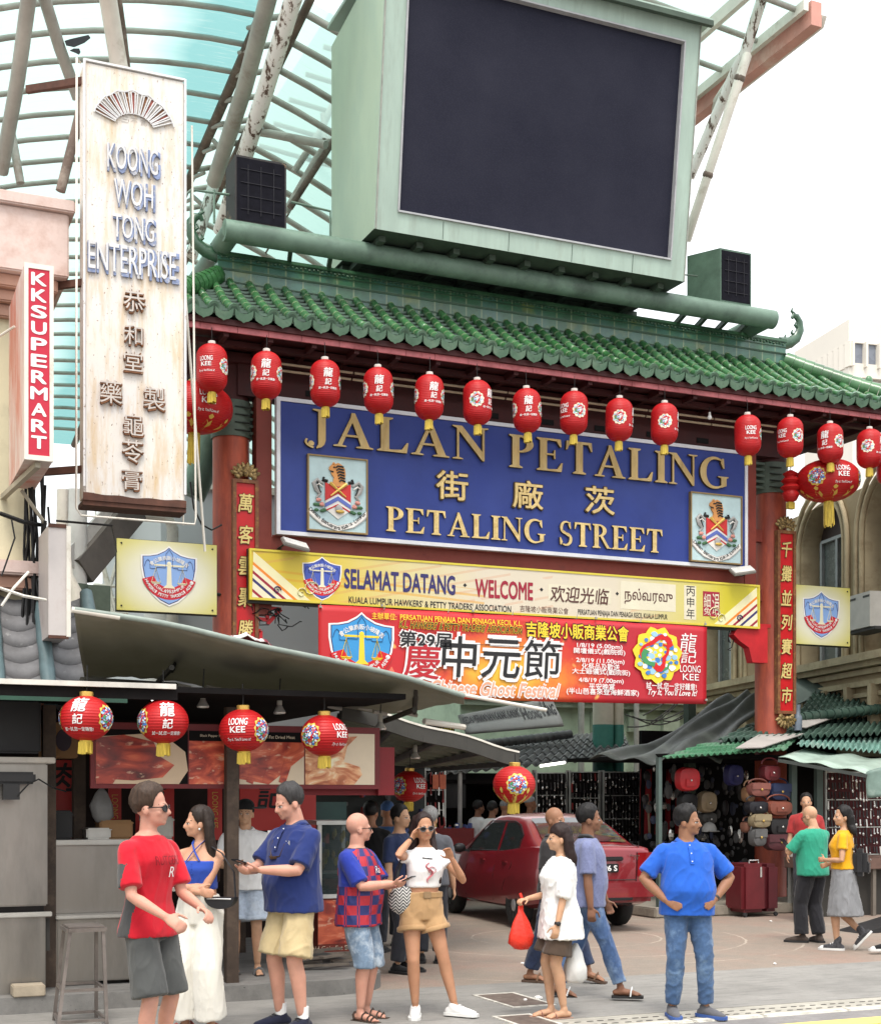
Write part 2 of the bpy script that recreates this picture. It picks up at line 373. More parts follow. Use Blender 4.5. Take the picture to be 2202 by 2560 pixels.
# ================================================================ the gate
redpaint = M('weathered red paint', (.20, .035, .022), .55, var=.25, vs=3, bump=.2, bs=40, stain=(.12, .022, .016), ss=1.5, st=(.45, .7))
colred = M('column red paint', (.36, .075, .04), .5, var=.22, vs=2.5, stain=(.22, .045, .03), ss=1.2, st=(.45, .65), stretch=(3, 3, .7))
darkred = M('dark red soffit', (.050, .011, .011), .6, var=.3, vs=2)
fasc = M('faded red fascia', (.42, .13, .14), .6, var=.25, vs=5, stain=(.22, .05, .055), ss=3, st=(.5, .7))
bandg = M('grey green bracket paint', (.085, .115, .09), .6, var=.25, vs=5)
def mat_glaze(name, cols, scale, rough=.28):
 m, n, b = newmat(name); f = nnoise(n, scale, 4, .6); g = nnoise(n, scale*5, 4, .7)
 c = nramp(n, f, [(.28, cols[0]), (.48, cols[1]), (.7, cols[2])])
 c = nmix(n, nramp(n, g, [(.56, 0), (.74, .6)]), c, mul(cols[0], .5))
 n.links.new(c, b.inputs['Base Color']); b.inputs['Roughness'].default_value = rough; b.inputs['Coat Weight'].default_value = .25; b.inputs['Coat Roughness'].default_value = .15
 nbump(n, b, g, .25, .005); return m
g_cover = mat_glaze('green glazed cover tile', [(.020, .070, .024), (.036, .13, .042), (.075, .20, .085)], 1.6)
g_pan = mat_glaze('green glazed pan tile', [(.016, .042, .026), (.032, .078, .046), (.06, .12, .075)], 2.5, .4)
g_drip = mat_glaze('pale green drip tile', [(.04, .10, .058), (.07, .145, .09), (.12, .195, .13)], 3, .4)
g_joint = M('mortar joint', (.20, .27, .15), .8, var=.3, vs=14)
def mat_ridge():
 m, n, b = newmat('teal glazed ridge tile'); s = nsep(n)
 f = nnoise(n, 1.1, 3, .6); g = nnoise(n, 9, 5, .7)
 c = nramp(n, f, [(.32, (.025, .085, .04)), (.47, (.035, .125, .065)), (.6, (.05, .14, .11)), (.72, (.05, .15, .06))])
 c = nmix(n, nramp(n, nnoise(n, 3.1, 3, .5), [(.56, 0), (.70, .6)]), c, (.20, .23, .06))
 c = nmix(n, nramp(n, g, [(.5, 0), (.75, .6)]), c, (.02, .055, .035))
 j = nmath(n, 'FRACT', nmath(n, 'MULTIPLY', s[0], 1/.26)); jl = nmath(n, 'LESS_THAN', j, .085)
 c = nmix(n, nmath(n, 'MULTIPLY', jl, .75), c, (.20, .26, .15))
 n.links.new(c, b.inputs['Base Color']); b.inputs['Roughness'].default_value = .28; b.inputs['Coat Weight'].default_value = .3
 nbump(n, b, nmath(n, 'ADD', g, nmath(n, 'MULTIPLY', jl, 1.5)), .35, .008); return m
g_ridge = mat_ridge()
gate = thing('street_gate', 'tall red Chinese street gate with a green glazed tile roof', 'archway', (9.85, 19.6, 0))
CX = (5.18, 14.53); CY = 19.6
for cx in CX:
 mb = MB().lathe([(.285, 0), (.285, .1), (.265, .14), (.262, 6.93)], 28, (cx, CY, 0)); c = mb.build('column', colred, gate, 35)
 sgn = 1 if cx < 9 else -1
 mb = MB().lathe([(.285, 6.92), (.287, 7.43)], 28, (cx, CY, 0), 0).lathe([(.262, 7.43), (.262, 8.05)], 28, (cx, CY, 0), 1)
 for k in range(5): mb.box((cx+sgn*.2, CY-.16, 6.98+k*.1), (cx+sgn*.42, CY+.16, 7.0+k*.1+.02), 0)
 for k in range(4): mb.box((cx+sgn*.1-.12, CY-.30, 6.99+k*.11), (cx+sgn*.1+.10, CY-.26, 7.005+k*.11), 2)
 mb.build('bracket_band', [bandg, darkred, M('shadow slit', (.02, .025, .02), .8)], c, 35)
for x in (5.46, 13.77): MB().box((x, 19.27, 4.4), (x+.225, 19.5, 7.9)).build('frame_post', redpaint, gate)
mb = MB().box((5.69, 19.285, 5.27), (13.77, 19.48, 5.52)); mb.box((5.69, 19.30, 4.6), (13.77, 19.46, 4.78)); mb.box((5.69, 19.24, 5.515), (13.77, 19.265, 5.535))
for sx in (5.45, 13.99): pass
mb.box((5.42, 19.50, 6.2), (5.47, 19.6, 6.34)); mb.box((5.40, 19.5, 5.45), (5.47, 19.6, 5.75)); mb.box((13.99, 19.5, 6.1), (14.3, 19.6, 6.3)); mb.box((13.99, 19.5, 5.1), (14.3, 19.6, 5.3))
mb.build('cross_beam', redpaint, gate)
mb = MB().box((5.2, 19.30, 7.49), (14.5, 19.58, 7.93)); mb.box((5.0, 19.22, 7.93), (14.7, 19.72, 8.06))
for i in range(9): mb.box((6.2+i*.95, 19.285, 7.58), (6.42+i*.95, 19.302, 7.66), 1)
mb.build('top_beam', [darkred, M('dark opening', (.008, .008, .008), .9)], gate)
# roof: front and back slopes meet the ridge, hips run out to the corners
RX0, RX1, EX0, EX1 = 4.98, 14.74, 3.85, 16.5
def rz(t): return 8.30+.82*(1-t)**1.18
def ry(t, s=-1): return 19.58+s*(.08+1.22*t)
def hipx(t): return RX0+(EX0-RX0)*t, RX1+(EX1-RX1)*t
PIT = .272; rows = []; x = EX0+.2
while x < EX1-.15: rows.append(x); x += PIT
def tstart(x):
 if x < RX0: return (RX0-x)/(RX0-EX0)
 if x > RX1: return (x-RX1)/(EX1-RX1)
 return 0.0
cov = MB(); pan = MB(); drip = MB()
NT = 7
for x in rows:
 t0 = tstart(x)
 if t0 > .93: continue
 pts = []; rs = []
 for j in range(NT+1):
  ta = j/NT
  if ta < t0-1e-6: continue
  tb = min(1, ta+1/NT)
  jx = random.uniform(-.006, .006); jr = random.uniform(.97, 1.04)
  if j < NT:
   pts += [(x+jx, ry(ta), rz(ta)+.026), (x+jx, ry(ta+.008), rz(ta+.008)+.026), (x+jx, ry(tb-.006), rz(tb-.006)+.026)]; rs += [.048, .054*jr, .062*jr]
 if len(pts) >= 3:
  cov.path(pts, rs, 10, 0)
  for j in range(0, len(pts), 3):
   p = Vec(pts[j]); q = Vec(pts[j+1]); d = (q-p).normalized()
   cov.path([p-d*.006, p+d*.010], .0568, 10, 1)
  e = Vec(pts[-1]); d = (e-Vec(pts[-2])).normalized()
  drip.path([e-d*.01, e+d*.035], .078, 14, 0); drip.path([e+d*.035, e+d*.04], [.052, .05], 12, 1)
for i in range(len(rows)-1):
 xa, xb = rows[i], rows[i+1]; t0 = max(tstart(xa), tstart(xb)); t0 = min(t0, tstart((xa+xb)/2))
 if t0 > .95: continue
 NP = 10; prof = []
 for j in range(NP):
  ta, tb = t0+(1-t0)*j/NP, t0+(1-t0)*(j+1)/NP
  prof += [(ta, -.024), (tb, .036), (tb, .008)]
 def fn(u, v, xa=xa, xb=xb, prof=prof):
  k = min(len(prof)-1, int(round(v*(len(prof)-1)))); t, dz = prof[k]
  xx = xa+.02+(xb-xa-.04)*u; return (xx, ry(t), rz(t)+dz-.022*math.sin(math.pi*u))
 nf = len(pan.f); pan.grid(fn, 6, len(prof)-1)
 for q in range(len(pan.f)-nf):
  if (q//6) % 3 == 2: pan.m[nf+q] = 1  # lower riser strip coloured near black: painted shadow beneath each tile lip
 xm = (xa+xb)/2; hw = PIT*.46
 poly = [(-hw, .03), (-hw*.5, -.01), (0, -.022), (hw*.5, -.01), (hw, .03), (hw, -.03), (hw*.88, -.075), (hw*.55, -.105), (hw*.2, -.118), (0, -.135), (-hw*.2, -.118), (-hw*.55, -.105), (-hw*.88, -.075), (-hw, -.03)]
 drip.prism(poly, (xm, ry(1)-.015, rz(1)-.005), (1, 0, 0), (0, -.25, 1), .025, 0)
roof = pan.build('roof', [g_pan, M('painted step shadow', (.012, .02, .014), .8)], gate, 40)
cov.build('cover_tiles', [g_cover, g_joint], roof, 50); drip.build('eave_tiles', [g_drip, g_pan], roof, 40)
mb = MB(); N = 8                                  # back slope and the two hip ends
mb.grid(lambda u, v: (hipx(v)[0]+(hipx(v)[1]-hipx(v)[0])*u, ry(v, 1), rz(v)), 20, N)
for s in (0, 1): mb.grid(lambda u, v: (hipx(v)[s], ry(v)+(ry(v, 1)-ry(v))*u, rz(v)-.002), 6, N)
mb.build('back_slope', g_pan, roof, 40)
mb = MB(); mb.box((RX0-.02, 19.49, 9.05), (RX1+.02, 19.68, 9.50))
mb.build('ridge', g_ridge, roof)
mb = MB()
for z, h, q in ((9.13, .022, .022), (9.30, .028, .03), (9.42, .02, .018), (9.50, .06, .035)): mb.bbox((RX0-.03, 19.49-q, z), (RX1+.03, 19.68+q, z+h), .012)
for i in range(150):                             # moulded leaf scrolls under the coping
 xx = RX0+.04+i*.065; mb.ell((xx, 19.475, 9.478+.008*math.sin(i*2.1)), (.026, .012, .016), 6, 4)
mb.build('ridge_moulding', mat_glaze('dark green moulding', [(.02, .06, .03), (.035, .10, .05), (.06, .14, .07)], 4), roof, 60)
def curl(x0, sg):
 mb = MB(); P = [(0, 9.52), (.20, 9.56), (.34, 9.66), (.41, 9.80), (.40, 9.94), (.34, 10.03), (.27, 10.04), (.24, 9.98)]
 pts = [(x0+sg*a, 19.585, z) for a, z in P]; mb.path(pts, [.07, .06, .055, .05, .042, .035, .028, .018], 8, 0, flat=1.6)
 for k in range(5):
  a, z = P[1+k]; mb.path([(x0+sg*(a-.05), 19.585, z+.03), (x0+sg*(a-.11), 19.585, z+.075), (x0+sg*(a-.085), 19.585, z+.125)], [.03, .022, .012], 6, 0)
 mb.path([(x0-sg*.12, 19.585, 9.46), (x0+sg*.15, 19.585, 9.48), (x0+sg*.28, 19.585, 9.58)], [.05, .045, .02], 6)
 return mb.build('ridge_finial', mat_glaze('finial glaze', [(.015, .05, .03), (.03, .085, .045), (.06, .13, .08)], 6), roof, 60)
curl(RX0+.02, -1); curl(RX1-.02, 1)
def hip(s):
 mb = MB(); N = 14
 for f, sg in ((-1, -1), (1, 1)):
  pts = [(hipx(k/N)[s], ry(k/N, sg), rz(k/N)+.10) for k in range(N+1)]
  for k in range(N): mb.path([pts[k], Vec(pts[k])*.03+Vec(pts[k+1])*.97], [.098, .106], 8, 0, flat=1.35)
  e = Vec(pts[-1]); d = (e-Vec(pts[-2])).normalized()
  mb.path([e, e+d*.16+Vec((0, 0, .05)), e+d*.25+Vec((0, 0, .17)), e+d*.2+Vec((0, 0, .26)), e+d*.1+Vec((0, 0, .25))], [.085, .075, .06, .045, .02], 8)
  for q in range(3): mb.ell(pts[-2-q*2]+Vec((0, 0, .12)) if False else Vec(pts[-2-q*2])+Vec((0, 0, .14)), (.07, .05, .09), 8, 6)
 return mb.build('hip_ridge', g_cover, roof, 50)
hip(0); hip(1)
mb = MB()                                        # eave: fascia in short boards, soffit and rafters
x = EX0+.04
while x < EX1-.05:
 l = random.uniform(.42, .62); mb.box((x, 18.375, 8.045), (min(x+l-.006, EX1-.05), 18.405, 8.125+random.uniform(-.003, .003)), 0); x += l
mb.build('fascia', fasc, gate)
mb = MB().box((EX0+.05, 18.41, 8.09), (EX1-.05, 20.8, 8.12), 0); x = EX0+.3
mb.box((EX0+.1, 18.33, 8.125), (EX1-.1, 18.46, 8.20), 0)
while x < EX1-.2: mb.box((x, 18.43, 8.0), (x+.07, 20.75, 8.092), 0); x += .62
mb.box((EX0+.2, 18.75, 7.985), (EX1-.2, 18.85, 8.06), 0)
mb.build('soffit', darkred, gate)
mb = MB(); tubem = M('old tube light casing', (.42, .34, .24), .5, var=.2)
for y, z in ((18.98, 7.90), (19.06, 7.83)):
 x = 5.6
 while x < 14.2: mb.path([(x, y, z), (x+1.2, y, z)], .018, 8); x += 1.23
tag(mb.build('tube_light', tubem), 'long double run of old beige tube lights under the gate eave', 'light')
p = py(2027, 1035, 18.9); p = py(1773, 1040, 18.7)
b = thing('light_bulb', 'single white bulb hanging between lanterns under the gate eave', 'bulb', p)
MB().path([(p.x, p.y, 8.0), (p.x, p.y, p.z+.05)], .006, 5).build('cord', M('black flex', (.01, .01, .01), .6), b)
MB().lathe([(.0, -.06), (.03, -.045), (.036, -.02), (.02, .015), (.018, .06), (0, .065)], 12, p).build('bulb', M('white glass', (.8, .8, .78), .25, bump=0), b, 60)
# ================================================================ the name board
gold = M('weathered gold leaf', (.46, .33, .14), .45, .35, var=.28, vs=7, bump=.2, bs=30, stain=(.52, .42, .22), ss=6, st=(.48, .7), stretch=(1, 1, .25))
gold2 = M('bright gold paint', (.66, .50, .22), .42, .25, var=.2, vs=9, bump=.25, bs=40, stain=(.44, .30, .10), ss=8)
golds = M('dark gold edge', (.10, .065, .025), .6, .2, var=.2)
blue = M('blue enamel board', (.020, .040, .21), .5, var=.10, vs=1.2, bump=.06, bs=18, stain=(.028, .052, .24), ss=1.6, st=(.4, .8))
wframe = M('white aluminium frame', (.62, .63, .66), .4, .1, var=.1)
board = thing('name_board', 'blue name board with raised gold letters on the gate', 'sign', (9.7, 19.25, 5.49))
SX0, SX1, SZ0, SZ1, SY = 5.72, 13.74, 5.535, 7.485, 19.16
MB().box((SX0+.05, SY, SZ0+.05), (SX1-.05, 19.24, SZ1-.05)).build('panel', blue, board)
mb = MB()
for a, c in (((SX0, SY-.02, SZ0), (SX1, 19.25, SZ0+.055)), ((SX0, SY-.02, SZ1-.055), (SX1, 19.25, SZ1)), ((SX0, SY-.0185, SZ0+.055), (SX0+.055, 19.25, SZ1-.055)), ((SX1-.055, SY-.0185, SZ0+.055), (SX1, 19.25, SZ1-.055))): mb.box(a, c)
mb.build('frame', wframe, board)
def on_board(U, V): q = py(U, V, SY); return (q.x, SY, q.z)
mb = MB(); a = on_board(760, 1129); b_ = on_board(1160, 1165)
seriftxt(mb, 'JALAN', (6.17, SY, 6.86), EX, EZ, 2.86, .50, .05, 0, 1); mb.build('raised_letters', [gold, golds], board); mb = MB()
seriftxt(mb, 'PETALING', (9.36, SY, 6.82), EX, EZ, 3.98, .50, .05, 0, 1)
mb.build('raised_letters', [gold, golds], board)
mb = MB(); seriftxt(mb, 'PETALING', (7.37, SY, 5.70), EX, EZ, 2.62, .36, .035, 0, 1); mb.build('street_letters', [gold2, golds], board); mb = MB(); seriftxt(mb, 'STREET', (10.23, SY, 5.70), EX, EZ, 1.86, .37, .035, 0, 1)
mb.build('street_letters', [gold2, golds], board)
for ch, U, V in (('街', 1128, 1215), ('廠', 1317, 1238), ('茨', 1497, 1252)):
 mb = MB(); q = on_board(U, V); txt(mb, ch, q, EX, EZ, w=.53, h=.44, mi=1, off=.034, ext=.026, lift=.001); txt(mb, ch, q, EX, EZ, w=.505, h=.415, mi=0, off=.020, ext=.008, lift=.030)
 mb.build('character', [gold2, golds], board)
# coat of arms: plaque with tiger crest, red shield with crossed daggers, chevrons and a motto scroll
cr_m = [M('pale blue plaque', (.42, .56, .58), .6, var=.12), M('brass rim', (.26, .18, .08), .5, .3), M('crest red', (.50, .03, .03), .5), M('crest white', (.72, .70, .66), .6), M('crest blue', (.10, .14, .42), .5),
  M('crest orange', (.55, .25, .08), .5), M('crest black', (.02, .02, .02), .5), M('crest grey', (.36, .36, .35), .6), M('crest green', (.05, .13, .06), .6), M('crest pink', (.58, .26, .22), .6), M('crest gold', (.62, .42, .10), .4, .2)]
def crest(cx, cz, w, h, name):
 o = Vec((cx, SY, cz)); mb = MB()
 mb.box((cx-w/2, SY-.05, cz-h/2), (cx+w/2, SY, cz+h/2), 0)
 t = .022
 for a, c in (((-w/2-t, -h/2-t), (w/2+t, -h/2)), ((-w/2-t, h/2), (w/2+t, h/2+t)), ((-w/2-t, -h/2), (-w/2, h/2)), ((w/2, -h/2), (w/2+t, h/2))): mb.box((cx+a[0], SY-.07, cz+a[1]), (cx+c[0], SY, cz+c[1]), 1)
 o = Vec((cx, SY-.05, cz)); k = h/2
 def P(pts, mi, t): mb.prism([(x*k, z*k) for x, z in pts], o, EX, EZ, t, mi)
 def L(pts, r, mi, d=.012): mb.path([o+EX*(x*k)+EZ*(z*k)+Vec((0, -d, 0)) for x, z in pts], [q*k for q in r] if isinstance(r, (list, tuple)) else r*k, 6, mi)
 P([(-.36, .28), (.36, .28), (.36, -.42), (0, -.68), (-.36, -.42)], 3, .012)
 P([(-.37, .30), (0, .20), (.37, .30), (.37, -.20), (0, .02), (-.37, -.20)], 2, .018)
 P([(-.37, -.27), (0, -.05), (.37, -.27), (.37, -.38), (0, -.17), (-.37, -.38)], 4, .021)
 P([(-.37, -.45), (0, -.26), (.37, -.45), (.35, -.48), (0, -.30), (-.35, -.48)], 2, .020)
 L([(-.24, .30), (.22, -.06)], [.05, .02], 10, .024); L([(.24, .30), (-.22, -.06)], [.05, .02], 10, .027)
 mb.ell(o+Vec((.02*k, -.03, -.40*k)), (.11*k, .02, .12*k), 10, 6, 7); mb.ell(o+Vec((.05*k, -.035, -.47*k)), (.13*k, .02, .05*k), 10, 6, 10)
 # tiger's head and shoulders, looking left
 P([(-.16, .28), (-.12, .45), (-.20, .55), (-.20, .62), (-.26, .66), (-.25, .74), (-.18, .80), (-.13, .86), (-.08, .83), (0, .86), (.10, .82), (.19, .72), (.22, .58), (.19, .42), (.22, .28), (.1, .22), (-.05, .22)], 5, .026)
 for q in range(6): L([(.20-.01*q, .36+.08*q), (.08-.02*q, .40+.075*q), (.03-.02*q, .35+.075*q)], .024, 6, .03)
 L([(-.22, .62), (-.14, .60)], .02, 6, .03); L([(-.14, .72), (-.10, .74)], .024, 6, .03); mb.ell(o+Vec((-.13*k, -.026, .83*k)), (.04*k, .012, .04*k), 6, 5, 5)
 for s in (-1, 1):
  L([(s*.30, .34), (s*.44, .36), (s*.40, .44)], [.045, .05, .035], 6)
  L([(s*.42, .25), (s*.60, .36), (s*.70, .26), (s*.62, .08), (s*.52, -.02), (s*.62, -.14)], [.03, .055, .06, .07, .055, .03], 7)
  L([(s*.44, .16), (s*.56, .24), (s*.62, .2)], [.02, .03, .02], 3, .03); L([(s*.6, .3), (s*.55, .1), (s*.5, .0)], .022, 6, .03)
  for q in range(6): mb.ell(o+Vec((s*k*(.52+.07*math.cos(q*1.9)), -.025, k*(-.20-.10*math.sin(q*1.3)-.02*q))), (.055*k, .02, .05*k), 8, 5, 9)
  for q in range(5): mb.ell(o+Vec((s*k*(.52+.13*math.cos(q*1.4)), -.018, k*(-.32-.05*q+.05*math.sin(q*2)))), (.075*k, .015, .045*k), 8, 5, 8)
 sc = [(-.86, -.46), (-.70, -.62), (-.45, -.80), (0, -.93), (.45, -.80), (.70, -.62), (.86, -.46)]
 P([(x, z+.075) for x, z in sc]+[(x*1.02, z-.085) for x, z in sc[::-1]], 7, .016); P([(x*.97, z+.06) for x, z in sc]+[(x*.985, z-.07) for x, z in sc[::-1]], 3, .019)
 s_ = 'Dewan Bandaraya Kuala Lumpur'
 for i, ch in enumerate(s_):
  if ch == ' ': continue
  u = -.78+1.56*i/(len(s_)-1); z = -.93+.50*(abs(u)/.82)**1.55; sl = math.atan(.50*1.55/.82*(abs(u)/.82)**.55)*(1 if u > 0 else -1)
  txt(mb, ch, o+EX*(u*k)+EZ*(z*k), EX, EZ, h=.075*k if ch.islower() else .1*k, mi=6, off=.02, lift=.0215, rot=sl)
 mb.build('coat_of_arms', cr_m, board, 50)
crest(6.62, 6.16, .87, 1.05, 'l'); crest(13.10, 6.165, .95, 1.08, 'r')
for U, V, sg, lab in ((738, 1362, 1, 'small grey floodlight at the lower left corner of the blue board'), (1855, 1428, -1, 'small grey floodlight at the lower right corner of the blue board')):
 p = py(U, V, 18.95); f = thing('floodlight', lab, 'floodlight', p, 'floodlights below the blue board')
 rt = Matrix.Rotation(R(35), 4, 'X') @ Matrix.Rotation(R(sg*12), 4, 'Y'); k = Matrix.Translation(p) @ rt
 mb = MB().bbox((-.2, -.10, -.02), (.2, .1, .03), .01).box((-.18, -.085, .03), (.18, .085, .04), 1); mb.xf(k); mb.build('lamp_head', [M('grey lamp casing', (.30, .29, .27), .5, .3), M('lamp glass', (.6, .6, .56), .2)], f)
 MB().path([p+Vec((-.15*sg, .05, 0)), p+Vec((-.18*sg, .25, -.03)), p+Vec((-.1*sg, .34, .0))], .014, 6).build('arm', M('dark steel', (.06, .06, .06), .5, .6), f)
# ================================================================ banners, plaques and couplets on the gate
def flat(name, col, rough=.55, var=.06): return M(name, col, rough, var=var, vs=3, bump=.03, bs=30)
c_white = flat('print white', (.74, .74, .73)); c_black = flat('print black', (.018, .018, .02)); c_navy = flat('print navy', (.035, .03, .13)); c_maroon = flat('print maroon', (.30, .018, .04))
c_yel = flat('print yellow', (.80, .58, .04)); c_red = flat('print red', (.56, .015, .02)); c_blue = flat('print blue', (.06, .20, .52)); c_gold = flat('print gold', (.62, .40, .08)); c_cream = flat('print cream', (.70, .66, .48))
c_pale = flat('print pale blue', (.22, .36, .66)); c_green = flat('print green', (.06, .26, .10)); c_org = flat('print orange', (.72, .22, .03)); c_pink = flat('print pink', (.72, .34, .22)); c_sky = flat('print sky', (.30, .52, .72))
def shield(mb, o, h, mi, arc='會公業商販小坡隆吉', ex=EX, ey=EZ, small=True):
 """the hawkers' association shield, h high; mi = slots (white, blue, navy, red, yellow)"""
 o = Vec(o); ex = Vec(ex); ey = Vec(ey); k = h/2; nz = ex.cross(ey).normalized()
 base = [(0, 1), (.14, .88), (.40, .74), (.66, .68), (.92, .66), (.92, .30), (.86, -.05), (.74, -.36), (.55, -.64), (.30, -.86), (0, -1)]
 sh = base+[(-x, y) for x, y in base[-2:0:-1]]
 def P(pts, m, t): mb.prism([(x*k, y*k) for x, y in pts], o, ex, ey, t, m)
 P([(x*1.07, y*1.05) for x, y in sh], mi[0], .003); P([(x*1.0, y*.99) for x, y in sh], mi[2], .0045); P([(x*.965, y*.96) for x, y in sh], mi[1], .006)
 def arcp(r0, r1, a0, a1, cx, cy, n=16): return [(cx+r0*math.cos(R(a0+(a1-a0)*i/n)), cy+r0*math.sin(R(a0+(a1-a0)*i/n))) for i in range(n+1)]+[(cx+r1*math.cos(R(a1-(a1-a0)*i/n)), cy+r1*math.sin(R(a1-(a1-a0)*i/n))) for i in range(n+1)]
 P(arcp(.56, .98, 198, 342, 0, .16), mi[3], .0075)
 lw = .016
 def LN(pts): mb.path([o+ex*(x*k)+ey*(y*k)+nz*.0085 for x, y in pts], lw*k, 5, mi[2], flat=.4)
 LN([(-.86, .30), (-.80, .48), (-.74, .54), (-.67, .48), (-.66, .24), (-.44, .24), (-.44, .29), (-.12, .29), (-.12, .55), (-.14, .58), (-.11, .76), (0, .93), (.11, .76), (.14, .58), (.12, .55), (.12, .29), (.30, .29), (.30, .24), (.62, .24), (.66, .5), (.73, .56), (.80, .48), (.86, .2)])
 P([(-.06, .42), (.06, .42), (.075, .1), (.09, -.30), (.22, -.42), (-.22, -.42), (-.09, -.30), (-.075, .1)], mi[4], .009)
 P([(-.52, .335), (.52, .335), (.52, .395), (-.52, .395)], mi[4], .0095); mb.ell(o+ey*(.43*k)+nz*.008, (.075*k, .004, .075*k), 10, 6, mi[4])
 for s in (-1, 1):
  mb.path([o+ex*(x*k)+ey*(y*k)+nz*.0095 for x, y in [(s*.46, .40), (s*.46, .28), (s*.62, -.24), (s*.30, -.24), (s*.46, .28), (s*.46, -.24)]], .02*k, 5, mi[4], flat=.5)
  P([(s*.64, -.22), (s*.28, -.22), (s*.34, -.29), (s*.58, -.29)], mi[4], .0098)
 arctxt(mb, arc, o+ey*(-.35*k), ex, ey, .98*k, R(128), R(52), .15*k, mi[0], .03, .0105)
 txt(mb, '1953', o+ey*(-.53*k), ex, ey, h=.12*k, mi=mi[0], off=.03, lift=.0105)
 arctxt(mb, 'KUALA LUMPUR', o+ey*(.16*k), ex, ey, .69*k, R(226), R(314), .10*k, mi[0], .03, .0105, True)
 arctxt(mb, "HAWKERS' PETTY TRADERS' ASSN.", o+ey*(.16*k), ex, ey, .86*k, R(204), R(336), .10*k, mi[0], .03, .0105, True)
def mat_plate():      # yellow printed plate fading to white in its middle
 m, n, b = newmat('yellow printed plate'); c = n.nodes.new('ShaderNodeTexCoord')
 l = n.nodes.new('ShaderNodeVectorMath'); l.operation = 'LENGTH'; mp = n.nodes.new('ShaderNodeMapping'); mp.inputs['Location'].default_value = (-.5, 0, -.5); mp.inputs['Scale'].default_value = (1, 0, 1)
 n.links.new(c.outputs['Generated'], mp.inputs[0]); n.links.new(mp.outputs[0], l.inputs[0])
 col = nramp(n, l.outputs['Value'], [(.16, (.70, .70, .67)), (.38, (.66, .65, .48)), (.60, (.58, .54, .17)), (.72, (.52, .47, .08))])
 col = nmix(n, nramp(n, nnoise(n, 3, 5), [(.4, 0), (.8, .25)]), col, (.5, .48, .36)); n.links.new(col, b.inputs['Base Color']); b.inputs['Roughness'].default_value = .45; return m
m_plate = mat_plate(); dsteel = M('dark steel edge', (.035, .034, .03), .5, .5)
for (x0, x1, z0, z1, lab) in ((3.52, 4.91, 4.37, 5.35, 'pale yellow shield plaque left of the gate, beside the rusty white sign'), (14.74, 16.01, 4.40, 5.40, 'pale yellow shield plaque right of the gate, before the arched window')):
 t = thing('association_plaque', lab, 'sign', ((x0+x1)/2, 19.4, z0), 'shield plaques either side of the gate')
 MB().box((x0, 19.36, z0), (x1, 19.40, z1)).build('panel', m_plate, t)
 mb = MB().box((x0-.012, 19.401, z0-.02), (x1+.012, 19.44, z1+.012))
 for a in (x0+.06, x1-.06):
  for c in (z0+.06, z1-.06): mb.lathe([(.014, 0), (.012, .012), (0, .013)], 8, (0, 0, 0)); mb.xf(Matrix.Translation((a, 19.36, c)) @ Matrix.Rotation(R(90), 4, 'X'), len(mb.v)-24)
 mb.path([(x0 if x0 > 9 else x1, 19.42, z0+.3), ((x0-.25) if x0 > 9 else (x1+.25), 19.5, z0+.3)], .025, 6)
 mb.build('mounting', dsteel, t)
 mb = MB(); shield(mb, ((x0+x1)/2+.02, 19.355, (z0+z1)/2+.01), .80 if x0 < 9 else .78, (0, 1, 2, 3, 4)); mb.build('shield_emblem', [c_white, c_pale, c_navy, flat('plaque red', (.5, .02, .035)), c_cream], t)
# the long welcome banner
def mat_banner():
 m, n, b = newmat('yellow welcome print'); s = nsep(n); x = s[0]; z = s[2]
 u = nmath(n, 'DIVIDE', x, 8.65)
 col = nramp(n, u, [(.0, (.56, .42, .02)), (.13, (.60, .46, .035)), (.25, (.60, .52, .22)), (.42, (.60, .54, .42)), (.68, (.60, .54, .42)), (.80, (.56, .50, .20)), (.92, (.52, .45, .02)), (1, (.50, .44, .03))])
 wv = nmath(n, 'SINE', nmath(n, 'ADD', nmath(n, 'MULTIPLY', z, 60), nmath(n, 'MULTIPLY', x, 3.2)))
 msk = nmath(n, 'MULTIPLY', nmath(n, 'LESS_THAN', nmath(n, 'ABSOLUTE', nmath(n, 'ADD', nmath(n, 'SUBTRACT', z, .40), nmath(n, 'MULTIPLY', x, .05))), .13), nmath(n, 'GREATER_THAN', wv, .5))
 msk = nmath(n, 'MULTIPLY', msk, nmath(n, 'LESS_THAN', u, .42)); col = nmix(n, nmath(n, 'MULTIPLY', msk, .6), col, (.60, .30, .01))
 wv2 = nmath(n, 'SINE', nmath(n, 'SUBTRACT', nmath(n, 'MULTIPLY', z, 42), nmath(n, 'MULTIPLY', x, 9)))
 m2 = nmath(n, 'MULTIPLY', nmath(n, 'GREATER_THAN', wv2, .72), nmath(n, 'GREATER_THAN', nnoise(n, .9, 2), .5)); col = nmix(n, nmath(n, 'MULTIPLY', m2, .28), col, (.55, .2, .08))
 n.links.new(col, b.inputs['Base Color']); b.inputs['Roughness'].default_value = .4; return m
BX0, BX1, BZ0, BZ1, BY = 5.31, 13.94, 4.575, 5.295, 19.10
ban = thing('welcome_banner', 'long yellow welcome banner in four languages below the blue board', 'banner', (BX0, BY, BZ0))
MB().box((BX0, BY, BZ0), (BX1, BY+.05, BZ1)).build('panel', mat_banner(), ban)
mb = MB()
for a, c in (((BX0, BY-.012, BZ1-.03), (BX1, BY, BZ1)), ((BX0, BY-.012, BZ0), (BX1, BY, BZ0+.03)), ((BX0, BY-.0115, BZ0+.03), (BX0+.03, BY, BZ1-.03)), ((BX1-.03, BY-.0115, BZ0+.03), (BX1, BY, BZ1-.03))): mb.box(a, c)
mb.build('border', flat('border yellow', (.60, .50, .06)), ban)
